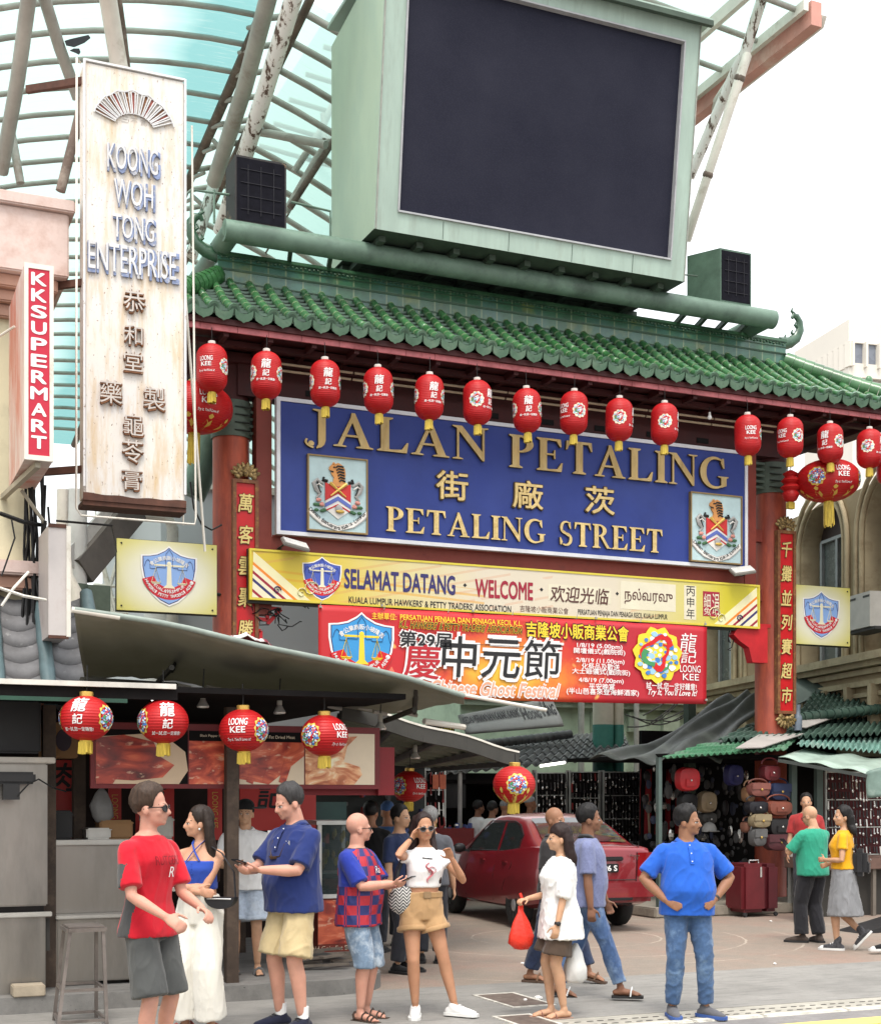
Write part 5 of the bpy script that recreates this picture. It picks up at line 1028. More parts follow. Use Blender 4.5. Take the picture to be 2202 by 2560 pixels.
stl = thing('food_stall', 'open food stall under a grey tarpaulin at the left', 'stall', (2.2, 12.4, 0))
TOP = [(186, 1527), (300, 1543), (440, 1566), (650, 1618), (820, 1652), (1000, 1692), (1160, 1742)]
LOW = [(212, 1692), (330, 1692), (440, 1700), (600, 1742), (760, 1756), (985, 1786), (1160, 1748)]
def lerp_list(L, t): t = min(.9999, max(0, t))*(len(L)-1); i = int(t); f = t-i; return (L[i][0]+(L[i+1][0]-L[i][0])*f, L[i][1]+(L[i+1][1]-L[i][1])*f)
def tarpf(u, v):
 a = py(*lerp_list(TOP, u), 11.55); b_ = py(*lerp_list(LOW, u), 13.1); p = a.lerp(b_, v)
 return p+Vec((0, 0, -.035*math.sin(math.pi*v)*(1+.6*math.sin(u*19))+.02*noise.noise(Vec((u*22, v*3, 1)))+.016*noise.noise(Vec((u*9+v*6, v*9, 4)))))
mb = MB().grid(tarpf, 60, 14); aw = mb.build('awning', tarp, stl, 180, solid=.012)
mb = MB().path([py(*lerp_list(TOP, i/14), 11.55)+Vec((0, 0, .01)) for i in range(15)], .024, 8); mb.path([py(1140, 1734, 11.55), py(1365, 1775, 11.55)], .017, 8, 1); mb.path([py(180, 1524, 11.55), py(300, 1543, 11.55)], .024, 8, 1); mb.build('awning_pole', [M('green grey pole', (.22, .26, .23), .5, var=.2), wsteel], stl, 60)
mb = MB()
for c0, c1 in (((462, 1580), (430, 1660)), ((430, 1660), (395, 1690)), ((1040, 1712), (1036, 1766)), ((1036, 1766), (960, 1788)), ((205, 1690), (440, 1696))): mb.path([py(*c0, 11.9)+Vec((0, 0, -.03)), py(*c1, 12.7)+Vec((0, 0, -.06))], .026, 6)
for k in range(16): a = py(440+k*38, 1712+k*4.6+8*math.sin(k*2.1), 12.9); mb.path([a, a+Vec((.14, 0, -.025))], .022, 6, 1)
mb.build('awning_rope', [M('dark strap', (.03, .028, .022), .7), M('pale cloth roll', (.36, .33, .29), .8, var=.2)], stl)
a = py(0, 1700, 11.6); b_ = py(440, 1697, 11.6); mb = MB()
mb.box((-3, 11.58, a.z-.03), (b_.x, 11.66, a.z+.012), 0); mb.box((-3, 11.62, a.z-.12), (b_.x+.02, 11.70, a.z-.03), 1); mb.box((-3, 11.6, a.z-.155), (b_.x-.4, 11.64, a.z-.122), 2); mb.box((-3, 11.70, a.z-.05), (4.7, 16.2, a.z+.0), 1)
mb.build('roof', [M('pale roof edge', (.55, .53, .48), .5, var=.2, vs=4), blk, M('dark green trim', (.02, .06, .04), .5)], stl)
for x, y in ((3.24, 12.25), (2.05, 13.2), (3.95, 14.6), (1.7, 12.6)): MB().box((x-.055, y-.055, .12), (x+.055, y+.055, 2.6)).build('post', dkwood, stl)
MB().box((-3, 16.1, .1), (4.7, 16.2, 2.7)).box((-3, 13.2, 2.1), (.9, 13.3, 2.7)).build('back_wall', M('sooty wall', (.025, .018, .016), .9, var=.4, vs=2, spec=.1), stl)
# food picture board: four printed dishes
def mat_food(name, cols, sc, seed, plate=None):
 m, n, b = newmat(name); c = n.nodes.new('ShaderNodeTexCoord'); mp = n.nodes.new('ShaderNodeMapping'); mp.inputs['Location'].default_value = (seed*3.1, seed, seed*1.7); mp.inputs['Rotation'].default_value = (0, R(25+seed*20), 0); mp.inputs['Scale'].default_value = (1, 1, 2.1); n.links.new(c.outputs['Object'], mp.inputs[0])
 wv = n.nodes.new('ShaderNodeTexNoise'); wv.inputs['Scale'].default_value = sc; wv.inputs['Detail'].default_value = 7; wv.inputs['Distortion'].default_value = 1.6; n.links.new(mp.outputs[0], wv.inputs['Vector'])
 f = wv.outputs['Fac']; col = nramp(n, f, [(.28, cols[0]), (.45, cols[1]), (.58, cols[2]), (.72, cols[3])])
 g = n.nodes.new('ShaderNodeTexNoise'); g.inputs['Scale'].default_value = sc*4; g.inputs['Detail'].default_value = 4; n.links.new(mp.outputs[0], g.inputs['Vector'])
 col = nmix(n, nramp(n, g.outputs['Fac'], [(.62, 0), (.70, .8)]), col, (.62, .38, .26)); n.links.new(col, b.inputs['Base Color']); b.inputs['Roughness'].default_value = .35; return m
pr_frame = M('dark red board frame', (.14, .018, .02), .5, var=.2); fd1 = mat_food('glazed meat print', [(0.054, 0.007, 0.007), (0.21, 0.021, 0.015), (0.459, 0.064, 0.032), (0.75, 0.21, 0.09)], 2.4, 1); fd2 = mat_food('red meat print', [(0.162, 0.018, 0.011), (0.378, 0.042, 0.021), (0.612, 0.102, 0.045), (0.8, 0.33, 0.15)], 3.2, 2); fd3 = mat_food('meat strips print', [(0.072, 0.009, 0.009), (0.315, 0.037, 0.021), (0.561, 0.115, 0.051), (0.8, 0.54, 0.36)], 2.4, 3); fd4 = mat_food('floss print', [(0.144, 0.036, 0.013), (0.441, 0.136, 0.052), (0.68, 0.357, 0.178), (0.8, 0.75, 0.51)], 4, 4)
plate = M('print plate beige', (.58, .44, .30), .4, var=.08, vs=2); pcream = M('print cream ground', (.62, .52, .38), .4, var=.06)
FY0 = 12.3; fb = thing('picture_board', 'long dark red board with four pictures of grilled meat above the stall', 'sign', py(590, 1960, FY0))
tl, br = py(236, 1822, FY0), py(942, 1962, FY0); z1, z0 = tl.z, br.z
MB().box((tl.x-.03, FY0, z0-.04), (br.x+.03, FY0+.05, z1+.06)).build('backing', pr_frame, fb)
cuts = [(240, 470, fd1), (473, 596, fd2), (599, 760, fd3), (763, 936, fd4)]
for i, (u0, u1, mt) in enumerate(cuts):
 a, c = py(u0, 1830, FY0), py(u1, 1830, FY0); mb = MB(); W_ = c.x-a.x; H_ = z1-z0; Y = FY0-.004
 bg = [1, 2, 2, 2][i]
 mb.prism([(0, 0), (W_, 0), (W_, H_), (0, H_)], (a.x, FY0, z0), EX, EZ, .004, {0: 3, 1: 0, 2: 2, 3: 2}[i])
 if i == 0:
  mb.prism([(0, 0), (W_*.9, 0), (W_, H_*.25), (W_*.97, H_*.6), (W_*.7, H_*.95), (0, H_*.86)], (a.x, Y, z0), EX, EZ, .002, 1)
  mb.prism([(0, .1*H_), (W_*.4, .06*H_), (W_*.72, .12*H_), (W_*.85, .35*H_), (W_*.70, .5*H_), (W_*.62, .78*H_), (W_*.3, .9*H_), (0, .84*H_)], (a.x, Y-.002, z0), EX, EZ, .002, 0)
  mb.prism([(0, .0), (W_*.18, 0), (W_*.22, .1*H_), (0, .2*H_)], (a.x, Y-.004, z0), EX, EZ, .002, 0)
 elif i == 1: mb.prism([(W_*.72, 0), (W_, 0), (W_, H_*.5), (W_*.85, H_*.55)], (a.x, Y, z0), EX, EZ, .002, 2)
 elif i == 2:
  mb.prism([(0, .1*H_), (W_*.45, 0), (W_, .55*H_), (W_, H_*.84), (0, H_*.84)], (a.x, Y, z0), EX, EZ, .002, 0)
  for k in range(3): mb.prism([(W_*(.1+.25*k), .05*H_), (W_*(.2+.25*k), 0), (W_*(.36+.25*k), .6*H_), (W_*(.25+.25*k), .72*H_)], (a.x, Y-.002, z0), EX, EZ, .002+.001*k, 0)
 else: mb.prism([(0, 0), (W_*.7, 0), (W_*.82, .2*H_), (W_*.78, .35*H_), (W_*.55, .45*H_), (W_*.6, .75*H_), (W_*.75, .95*H_), (W_*.2, H_*.9), (0, .8*H_)], (a.x, Y, z0), EX, EZ, .002, 0)
 if i in (1, 2): mb.box((a.x, FY0-.009, z1-.09), (c.x, FY0, z1), 3); txt(mb, 'Black Pepper Honey' if i == 1 else 'Gold Coin Fat Dried Meat', (a.x+W_*.5, FY0-.009, z1-.045), EX, EZ, h=.028, mi=2)
 mb.build('food_print', [mt, plate, pcream, blk], fb)
rb = thing('red_board', 'plain dark red board at the right end of the food pictures', 'board', py(960, 1990, 12.4)); redb = M('plain dark red board', (.19, .014, .018), .5, var=.15, vs=2)
a, c = py(945, 1868, 12.36), py(985, 1988, 12.36); e = py(745, 1966, 12.44); MB().box((a.x, 12.35, c.z), (c.x, 12.40, a.z)).build('panel', redb, rb); mb = MB().box((e.x, 12.42, c.z+.0), (c.x-.01, 12.47, py(745, 1960, 12.44).z)); mb.build('valance', redb, rb)
# steel cabinets, counters
fl = .14
def cabinet(u0, u1, y, zb, zt, label, mats, dep=.7, legs=True, extra=None):
 x0 = py(u0, 2200, y).x if u0 is not None else -.6; x1 = py(u1, 2200, y).x; t = thing('steel_cabinet', label, 'cabinet', ((x0+x1)/2, y, fl)); MB().bbox((x0, y, zb), (x1, y+dep, zt), .012).build('body', mats, t, 30); return t, x0, x1
z1 = py(60, 1908, 12.25).z; zm0, zm1 = py(60, 2283, 12.25).z, py(60, 2266, 12.25).z; zb = py(60, 2492, 12.25).z
t, x0, x1 = cabinet(None, 120, 12.25, zm1, z1, 'tall steel cabinet with a black gap at the far left', inox); mb = MB().bbox((x0, 12.2, z1), (x1+.06, 12.95, z1+.05), .008); mb.build('top_slab', M('beige slab', (.50, .46, .40), .5), t); mb = MB().box((x0, 12.26, zm0), (x1-.03, 12.9, zm1)); mb.build('dark_gap', blk, t)
MB().bbox((x0, 12.22, zb), (x1-.02, 12.9, zm0-.01), .012).build('lower_drawer', inox, t, 30); MB().bbox((x0, 12.19, zm0-.03), (x1+.03, 12.24, zm0+.01), .006).build('rail', inoxe, t)
mb = MB().box((x1-.04, 12.26, zm0-.05), (x1+.02, 12.3, fl+.35)); mb.box((x0, 12.3, .14), (x1-.1, 12.9, zb)); mb.build('foot', M('dark underside', (.03, .028, .025), .8), t)
cm = py(25, 1960, 12.1); t = thing('camera', 'black device with a cable clamped under the cabinet slab', 'device', cm); MB().bbox((cm.x-.5, 12.0, cm.z+.0), (cm.x+.20, 12.2, cm.z+.10), .02).box((cm.x-.06, 12.0, cm.z-.13), (cm.x+.07, 12.12, cm.z)).build('body', blk2, t); MB().path([(cm.x+.05, 12.0, cm.z-.10), (cm.x+.14, 12.0, cm.z), (cm.x+.22, 12.0, cm.z+.04), (cm.x+.34, 12.05, cm.z-.03), (cm.x+.5, 12.4, cm.z-.06)], .007, 5).build('cable', wirem, t)
t = thing('dark_screen', 'black box hung at the top left of the food stall', 'screen', py(50, 1870, 12.5)); a, c = py(-200, 1742, 12.4), py(104, 1884, 12.4); MB().bbox((a.x, 12.4, c.z), (c.x, 12.7, a.z), .02).build('body', blk2, t)
cb = M('brown cardboard', (.30, .17, .08), .8, var=.12, vs=3); a, c = py(112, 1805, 12.9), py(196, 1895, 12.9); t = thing('cardboard_box', 'brown cardboard carton with a dark oval mark on the stall shelf', 'box', (a.x, 12.9, c.z)); MB().bbox((a.x, 12.9, c.z), (c.x, 13.3, a.z), .01).build('carton', cb, t); mb = MB().prism([(.07*math.cos(k*.4), .10*math.sin(k*.4)) for k in range(16)], ((a.x+c.x)/2+.02, 12.9, (a.z+c.z)/2), EX, EZ, .003); mb.build('oval_mark', M('carton print', (.06, .045, .06), .7), t)
t, x0, x1 = cabinet(125, 430, 12.75, py(200, 2285, 12.75).z, py(200, 2112, 12.75).z, 'long steel counter panel behind the bar stool', inox, .6); zc = py(200, 2112, 12.75).z
MB().bbox((x0-.02, 12.70, zc), (x1, 13.4, zc+.045), .008).build('counter_top', inoxe, t); a = py(200, 2296, 12.55).z; MB().bbox((x0+.03, 12.55, py(200, 2455, 12.55).z), (x1, 12.75, a), .012).build('lower_panel', inox, t); MB().bbox((x0+.02, 12.50, a), (x1, 12.76, a+.03), .006).build('rail', inoxe, t)
mb = MB()
for z in (.55, .30): mb.beam((x0+.05, 12.6, z), (x1, 12.6, z), .04, .04)
for x in (x0+.07, x0+.9): mb.beam((x, 12.6, fl), (x, 12.6, .6), .045, .045)
for x in (x0+.3, x0+.75): mb.lathe([(.05, -.02), (.06, 0), (.05, .02)], 12, rot=Matrix.Rotation(R(90), 3, 'X'), c=(x, 12.62, .2), mi=1)
mb.build('trolley_frame', [M('dull frame steel', (.20, .19, .18), .5, .5), blk2], t)
st = pz(215, 2556, 0); t = thing('bar_stool', 'tall square steel bar stool beside the youth in red', 'stool', st); sm = M('worn steel tube', (.19, .165, .15), .42, .6, var=.3, vs=6)
zt = .755; A_ = [py(172, 2322, 11.15), py(258, 2324, 11.15)]; x0, x1 = A_[0].x, A_[1].x+.02; y0, y1 = 11.15, 11.5; zt = A_[0].z
mb = MB().bbox((x0, y0, zt-.0), (x1, y1, zt+.012), .005); mb.build('seat', sm, t); mb = MB()
for a, c in (((x0, y0), (x1, y0)), ((x1, y0), (x1, y1)), ((x1, y1), (x0, y1)), ((x0, y1), (x0, y0))): mb.beam((*a, zt-.015), (*c, zt-.015), .03, .03)
mb.build('seat_frame', sm, t)
F = [(x0-.09, y0-.06), (x1+.0, y0-.06), (x1+.0, y1+.08), (x0-.05, y1+.08)]; Tp = [(x0+.015, y0+.015), (x1-.015, y0+.015), (x1-.015, y1-.015), (x0+.015, y1-.015)]
for f, p_ in zip(F, Tp): MB().beam((*p_, zt-.02), (*f, 0), .026, .026).build('leg', sm, t)
mb = MB()
for k in range(4):
 for tt in (.62, .93): a = Vec((*Tp[k], zt)).lerp(Vec((*F[k], 0)), tt); c = Vec((*Tp[(k+1) % 4], zt)).lerp(Vec((*F[(k+1) % 4], 0)), tt); mb.beam(a, c, .022, .022)
mb.build('foot_rail', sm, t)
q = pz(75, 2532, 0); brick = M('pale brick', (.33, .28, .21), .85, var=.2, vs=5, bump=.4); tag(MB().bbox((q.x-.14, 12.05-.05, .142), (q.x+.12, 12.2, .235), .008).build('brick', brick), 'pale brick propping the steel cabinet', 'brick')
# glazed food case with a meat picture on its front
y = 13.2; a, c = py(795, 2062, y), py(905, 2392, y); gc = thing('display_case', 'glazed food case with a meat picture, behind the man in the checked shirt', 'display case', (a.x, y, fl)); zg0, zg1 = py(800, 2236, y).z, a.z; al = M('aluminium strip', (.50, .50, .48), .4, .5)
mb = MB()
for x in (a.x+.02, c.x-.02): mb.box((x-.02, y, zg0), (x+.02, y+.04, zg1)); mb.box((x-.02, y+.5, zg0), (x+.02, y+.54, zg1))
mb.box((a.x-.02, y-.02, zg1), (c.x+.02, y+.56, zg1+.04)); mb.box((a.x-.02, y-.03, zg0-.04), (c.x+.02, y+.56, zg0)); mb.build('frame', al, gc)
MB().box((a.x+.04, y+.01, zg0), (c.x-.04, y+.016, zg1)).build('glass', GLASS('case glass'), gc)
MB().box((a.x, y, fl+.12), (c.x, y+.5, zg0-.04)).build('base', M('case base red', (.16, .03, .02), .5), gc); mb = MB().prism([(0, 0), (c.x-a.x, 0), (c.x-a.x, zg0-.06-fl-.2), (0, zg0-.06-fl-.2)], (a.x, y, fl+.2), EX, EZ, .006, 0); mb.build('food_print', fd3, gc); mb = MB(); txt(mb, 'Gold Coin Fat Dried Meat', ((a.x+c.x)/2, y, fl+.16), EX, EZ, h=.045, mi=0, lift=.006); mb.build('caption', pcream, gc)
mb = MB(); g = random.Random(4)
for k in range(18): mb.ell((g.uniform(a.x+.07, c.x-.07), y+g.uniform(.1, .4), g.uniform(zg0+.25, zg1-.06)), (.02, .02, .045), 6, 5, k % 2)
for k in range(12): mb.bbox((a.x+.06+g.random()*(c.x-a.x-.25), y+.08+.1*(k % 3), zg0+.02+.03*(k//3)), (a.x+.2+g.random()*(c.x-a.x-.25), y+.2+.1*(k % 3), zg0+.05+.03*(k//3)), .01, 2)
mb.box((a.x+.05, y+.05, zg0+.2), (c.x-.05, y+.45, zg0+.21), 3); mb.build('food_pieces', [M('yellow packet', (.55, .38, .05), .5), M('amber packet', (.42, .22, .04), .5), M('dried meat slab', (.26, .05, .03), .5), al], gc)
mb = MB().box((a.x+.2, y-.008, zg0+.005), (a.x+.36, y-.004, zg0+.06)); txt(mb, '96', (a.x+.26, y-.008, zg0+.033), EX, EZ, h=.03, mi=1); tag(mb.build('price_card', [c_white, c_black], None), 'small white price card at the foot of the glazed case', 'card')
for U, V, w_, h_, y, nm, lab, mt in ((292, 2108, .30, .17, 12.95, 'carton', 'open brown carton on the steel counter behind the youth in red', cb), (248, 2110, .22, .10, 12.9, 'tray', 'stack of grey trays on the steel counter left of the carton', inoxe), (160, 2108, .16, .26, 12.95, 'canister', 'dark canister on the steel counter beside the tall cabinet', blk2), (400, 2106, .26, .20, 12.95, 'crate', 'pale crate on the steel counter behind the woman in white trousers', M('pale crate', (.42, .40, .36), .6))):
 p = py(U, V, y); tag(MB().bbox((p.x-w_/2, y, zc+.045), (p.x+w_/2, y+.25, zc+.045+h_), .015).bbox((p.x-w_/2-.01, y-.01, zc+.045+h_*.8), (p.x+w_/2+.01, y+.26, zc+.045+h_*.88), .006).build(nm, mt, None, 40), lab, nm)
for U, V, k in ((255, 2015, 1.0), (372, 2030, .8)):
 p = py(U, V, 13.0); mb = MB().lathe([(.015, .16*k), (.05*k, .11*k), (.10*k, 0), (.10*k, -.10*k), (.05*k, -.15*k), (0, -.155*k)], 12, p, sy=.6)
 for v in mb.v: v += Vec((noise.noise(v*9)*.03, 0, noise.noise(v*7)*.02))
 tag(mb.build('hanging_bag', M('grey plastic film', (.22, .22, .22), .35, bump=.3, bs=14), None, 180), 'knotted grey plastic bag hung '+('left of the youth in red' if U == 255 else 'right of the head of the youth in red'), 'bag')
# posters on the stall's back wall
def mat_poster(seed):
 m, n, b = newmat('red swirl poster'); c = n.nodes.new('ShaderNodeTexCoord'); d = n.nodes.new('ShaderNodeVectorMath'); d.operation = 'DISTANCE'; d.inputs[1].default_value = (.5, .5, .30+.1*seed); n.links.new(c.outputs['Generated'], d.inputs[0])
 f = nmath(n, 'ADD', d.outputs['Value'], nmath(n, 'MULTIPLY', nnoise(n, 3, 3), .25)); r_ = nmath(n, 'SINE', nmath(n, 'MULTIPLY', f, 38)); col = nramp(n, f, [(.2, (.75, .42, .03)), (.42, (.66, .14, .025)), (.6, (.55, .03, .025))])
 col = nmix(n, nmath(n, 'MULTIPLY', nmath(n, 'GREATER_THAN', r_, .55), nramp(n, f, [(.3, .7), (.62, 0)])), col, (.10, .02, .015)); n.links.new(col, b.inputs['Base Color']); b.inputs['Roughness'].default_value = .45; return m
for (u0, v0, u1, v1, y, ch, lab) in ((132, 1900, 198, 2112, 13.5, '肉', 'red poster with a yellow swirl beside the tall steel cabinet'), (272, 1955, 304, 2112, 13.6, None, 'narrow orange red poster left of the youth in red'), (340, 1955, 436, 2105, 13.6, '龍', 'red poster with black brushwork behind the youth in red'), (600, 1950, 790, 2075, 14.0, '記', 'wide red poster with a yellow disc behind the man in navy'), (520, 1950, 556, 2100, 13.9, None, 'dark red strip poster behind the woman in the halter top')):
 a, c = py(u0, v0, y), py(u1, v1, y); t = thing('wall_poster', lab, 'poster', (a.x, y, c.z), 'red posters inside the food stall'); mb = MB().box((a.x, y, c.z), (c.x, y+.015, a.z)); mb.build('print', mat_poster(u0 % 5), t); mb = MB()
 if ch: txt(mb, ch, ((a.x*.6+c.x*.4), y, a.z-.16), EX, EZ, h=.26, mi=0, off=.03, shear=.15)
 else: txt(mb, 'LOONG KEE', ((a.x+c.x)/2, y, (a.z+c.z)/2), EZ*-1, EX, w=(a.z-c.z)*.6, h=.06, mi=1)
 mb.build('lettering', [c_black, c_gold], t)
mb = MB(); a, c = py(738, 2005, 14.2), py(800, 2062, 14.2); mb.box((a.x, 14.2, c.z), (c.x+.3, 14.22, a.z)); tag(mb.build('teal_panel', M('dark teal panel', (.03, .07, .065), .4)), 'dark teal panel at the back of the stall above the glazed case', 'panel')
for U, V, y, lab in ((508, 1756, 12.3, 'hanging spotlight bulb between the second and third round lanterns'), (699, 1771, 12.3, 'hanging spotlight bulb between the third and fourth round lanterns'), (951, 1812, 12.6, 'hanging spotlight bulb above the plain red board'), (1038, 1886, 14.5, 'hanging spotlight bulb under the ribbed stall roof')):
 p = py(U, V, y); t = thing('spotlight_bulb', lab, 'bulb', p, 'spotlight bulbs of the food stall'); MB().lathe([(.0, -.055), (.05, -.05), (.058, -.035), (.03, .015), (.022, .03)], 14, p).build('bulb', M('mirror bulb', (.62, .60, .56), .2, .5), t, 50); MB().lathe([(.024, .03), (.024, .09), (.012, .11)], 10, p).build('socket', M('white socket', (.5, .48, .42), .5), t, 50); MB().path([p+Vec((0, 0, .11)), p+Vec((.01, 0, .3))], .006, 5).build('cord', wirem, t)
p0, p1 = py(378, 1748, 12.6), py(408, 1736, 12.6); tag(MB().path([p0, p1], .018, 8).build('tube_light', EM('lit tube', (1, .97, .9), 2.2)), 'short lit tube light between the first and second round lanterns', 'light')
# ribbed lean-to roof and its edge going back from the stall
rs = thing('lean_to_roof', 'dark ribbed lean-to roof behind the food stall awning', 'roof', (5, 14, 2.2)); A_, B_, C_, D_ = py(850, 1778, 13.0), py(1292, 1897, 14.6), py(1080, 1915, 18.2), py(820, 1898, 17.5)
def lf(u, v): p = A_.lerp(B_, u).lerp(D_.lerp(C_, u), v); return p+Vec((0, 0, .03*math.sin(v*math.pi*18)))
MB().grid(lf, 20, 80).build('sheet', M('mossy ribbed sheet', (.10, .115, .085), .7, var=.3, vs=2, stain=(.20, .20, .17), ss=1.5), rs, 180, solid=.008)
mb = MB()
for k in range(5): mb.beam(A_.lerp(B_, k/4)+Vec((0, 0, -.05)), D_.lerp(C_, k/4)+Vec((0, 0, -.05)), .05, .06)
mb.build('rafter', blk2, rs)
mb = MB(); n_ = 12
for k in range(n_): p, q = A_.lerp(B_, k/n_), A_.lerp(B_, (k+1)/n_); mb.beam(p+Vec((0, -.03, .05*math.sin(k)*.3)), q+Vec((0, -.03, .05*math.sin(k+1)*.3)), .03, .16, 0); mb.beam(p+Vec((0, -.04, .085+.015*math.sin(k))), q+Vec((0, -.04, .085+.015*math.sin(k+1))), .03, .022, 1)
mb.build('edge_board', [M('dark edge board', (.05, .048, .042), .7), wsteel], rs)
mb = MB(); a = py(1060, 1803, 12.6); c = py(1160, 1818, 12.8); mb.path([a, c], .03, 8); tag(mb.build('tube_light', wsteel), 'white tube light casing under the edge of the tarpaulin', 'light')
# folded maroon cloth lying on the tarpaulin edge
mb = MB(); p = py(640, 1612, 11.75); mb.grid(lambda u, v: p+Vec((-.25+.5*u, .3*v, .10*math.sin(math.pi*u)*(1-.4*abs(math.sin(u*9)))+.03*math.sin(v*7)-.15*(u-.3)*.8)), 14, 6); tag(mb.build('folded_cloth', M('maroon white cloth', (.16, .015, .025), .6, var=.2, vs=5, stain=(.7, .68, .66), ss=6, st=(.56, .6)), None, 180, solid=.01), 'maroon and white cloth folded over the tarpaulin by the left column', 'cloth')
mb = MB(); p = pz(830, 2420, .15); g = random.Random(8)
for k in range(9): x, y = p.x+g.uniform(-.35, .25), p.y+g.uniform(-.1, .35); mb.beam((x, y, .16+.02*k), (x+g.uniform(.2, .45), y+g.uniform(-.12, .12), .17+.02*k), .07, .02)
tag(mb.build('plank_pile', M('grey scrap wood', (.13, .11, .09), .8, var=.4, vs=6)), 'untidy pile of grey boards on the kerb behind the checked shirt man', 'boards')
# ================================================================ stalls and buildings behind the gate
def mat_tile(name, base, st, sc=2): return M(name, base, .6, var=.3, vs=3, stain=st, ss=sc, st=(.5, .72), bump=.15, bs=25)
t_grey = mat_tile('grey roof tile', (.085, .09, .09), (.16, .16, .15)); t_green = mat_tile('dark green roof tile', (.045, .085, .065), (.075, .10, .085)); t_bright = mat_tile('bright green roof sheet', (.05, .165, .085), (.16, .24, .18)); t_teal = mat_tile('faded teal roof sheet', (.14, .27, .23), (.30, .36, .32)); t_ply = M('grey plywood sheet', (.33, .31, .29), .8, var=.15, vs=2)
def tileroof(A, B, C, D, nx, ny, amp, mat, parent, name='tiles', step=.03):
 """A-B is the eave (front), D-C the top; corrugated across, stepped up the slope"""
 A, B, C, D = map(Vec, (A, B, C, D)); nrm = (B-A).cross(D-A).normalized(); nrm = nrm if nrm.z > 0 else -nrm; mb = MB(); K = 6
 def fn(u, v):
  j = min(2*ny-1, int(round(v*(2*ny-1)))); r_, half = j//2, j % 2; t = (r_+(.98 if half else 0))/ny
  p = A.lerp(B, u).lerp(D.lerp(C, u), t); return p+nrm*(amp*math.sin(u*nx*2*math.pi)+(step if not half else 0))
 mb.grid(fn, nx*K, 2*ny-1); return mb.build(name, mat, parent, 35, solid=.012)
# -- centre stall row
cs = thing('market_stall', 'dark accessory stall with grey tiled roof behind the red car', 'stall', (11, 23, 0)); E0, E1 = py(985, 1950, 22.6), py(1585, 1893, 22.6); T0, T1 = py(1175, 1856, 25), py(1560, 1838, 25)
tileroof(E0, E1, T1, T0, 24, 5, .035, t_grey, cs, 'roof')
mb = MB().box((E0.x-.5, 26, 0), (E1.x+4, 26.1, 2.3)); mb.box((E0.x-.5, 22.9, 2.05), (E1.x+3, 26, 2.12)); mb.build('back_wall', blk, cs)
for U in (1150, 1336, 1420, 1500, 1600): p = py(U, 2000, 22.7); MB().box((p.x-.03, 22.68, 0), (p.x+.03, 22.74, 2.3)).build('post', M('grey stall post', (.30, .30, .29), .6), cs)
E2, E3 = py(1215, 1878, 23.5), py(1440, 1848, 23.5); tileroof(py(1380, 1882, 24), py(1560, 1866, 24), py(1560, 1830, 26), py(1440, 1838, 26), 10, 4, .035, t_grey, cs, 'roof')
mb = MB()
for k in range(14): a = py(1205, 1862, 24.2).lerp(py(1412, 1838, 24.2), k/13); mb.path([a, a+Vec((.13, .0, .03))], .085, 8)
mb.build('ridge_tiles', t_grey, cs, 60)
for (U0, V0, U1, V1, lab) in ((1115, 1921, 1190, 1916, 'lit white tube light at the left of the accessory stall'), (1350, 1915, 1412, 1906, 'lit white tube light above the jewellery racks')): tag(MB().path([py(U0, V0, 22.4), py(U1, V1, 22.4)], .025, 8).build('tube_light', EM('lit tube', (1, .97, .9), 2.2)), lab, 'light')
silver = M('bright metal trinket', (.55, .54, .52), .25, .9, var=.3, bump=0); dkt = M('dark trinket', (.035, .033, .035), .35, .2, var=.4); redt = M('red strap', (.26, .03, .03), .5); colt = M('amber trinket', (.45, .30, .08), .4, .3)
def rack(U0, V0, U1, V1, y, label, cols, dens, seed, frame=True, mats=None):
 a, c = py(U0, V0, y), py(U1, V1, y); t = thing('display_rack', label, 'rack', (a.x, y, 0), 'accessory racks of the market stalls'); g = random.Random(seed); W_ = c.x-a.x; H_ = a.z-c.z
 mb = MB().box((a.x, y+.06, c.z), (c.x, y+.08, a.z)); mb.build('back_board', mats or blk, t)
 mb = MB(); n_ = max(3, int(W_/.07))
 for x in (a.x, c.x): mb.beam((x, y, 0), (x, y, a.z+.03), .03, .03)
 for k in range(4): mb.beam((a.x, y, c.z+H_*k/3), (c.x, y, c.z+H_*k/3), .018, .018)
 mb.build('frame', gal, t); mb = MB()
 for r_ in range(dens):
  for i in range(n_):
   x = a.x+W_*(i+.5)/n_+g.uniform(-.012, .012); z = a.z-H_*(r_+.15)/dens; l = H_/dens*g.uniform(.5, .95); mi = g.choice(cols)
   mb.beam((x, y-.02, z), (x+g.uniform(-.012, .012), y-.03, z-l), g.uniform(.012, .03), .012, mi)
   if g.random() < .75: s = g.uniform(.012, .026); mb.ell((x, y-.035, z-l), (s, .010, s*g.uniform(.8, 1.4)), 7, 4, 0 if g.random() < .6 else mi)
 o = mb.build('trinkets', [silver, dkt, redt, colt], t); return t
rack(1340, 1932, 1416, 2100, 22.5, 'dark rack of hanging chains left of the watch racks', [1, 1, 0], 8, 1); rack(1424, 1930, 1498, 2125, 22.4, 'tall rack of silver watches and belts above the car boot', [0, 1, 2, 0], 8, 2); rack(1508, 1930, 1600, 2105, 22.3, 'rack of dark sunglasses beside the red cloth', [1, 1, 1, 0], 9, 3)
rack(1062, 1925, 1112, 2075, 22.6, 'rack of bright necklaces right of the lantern by the food stall', [3, 0, 2, 1], 4, 4)
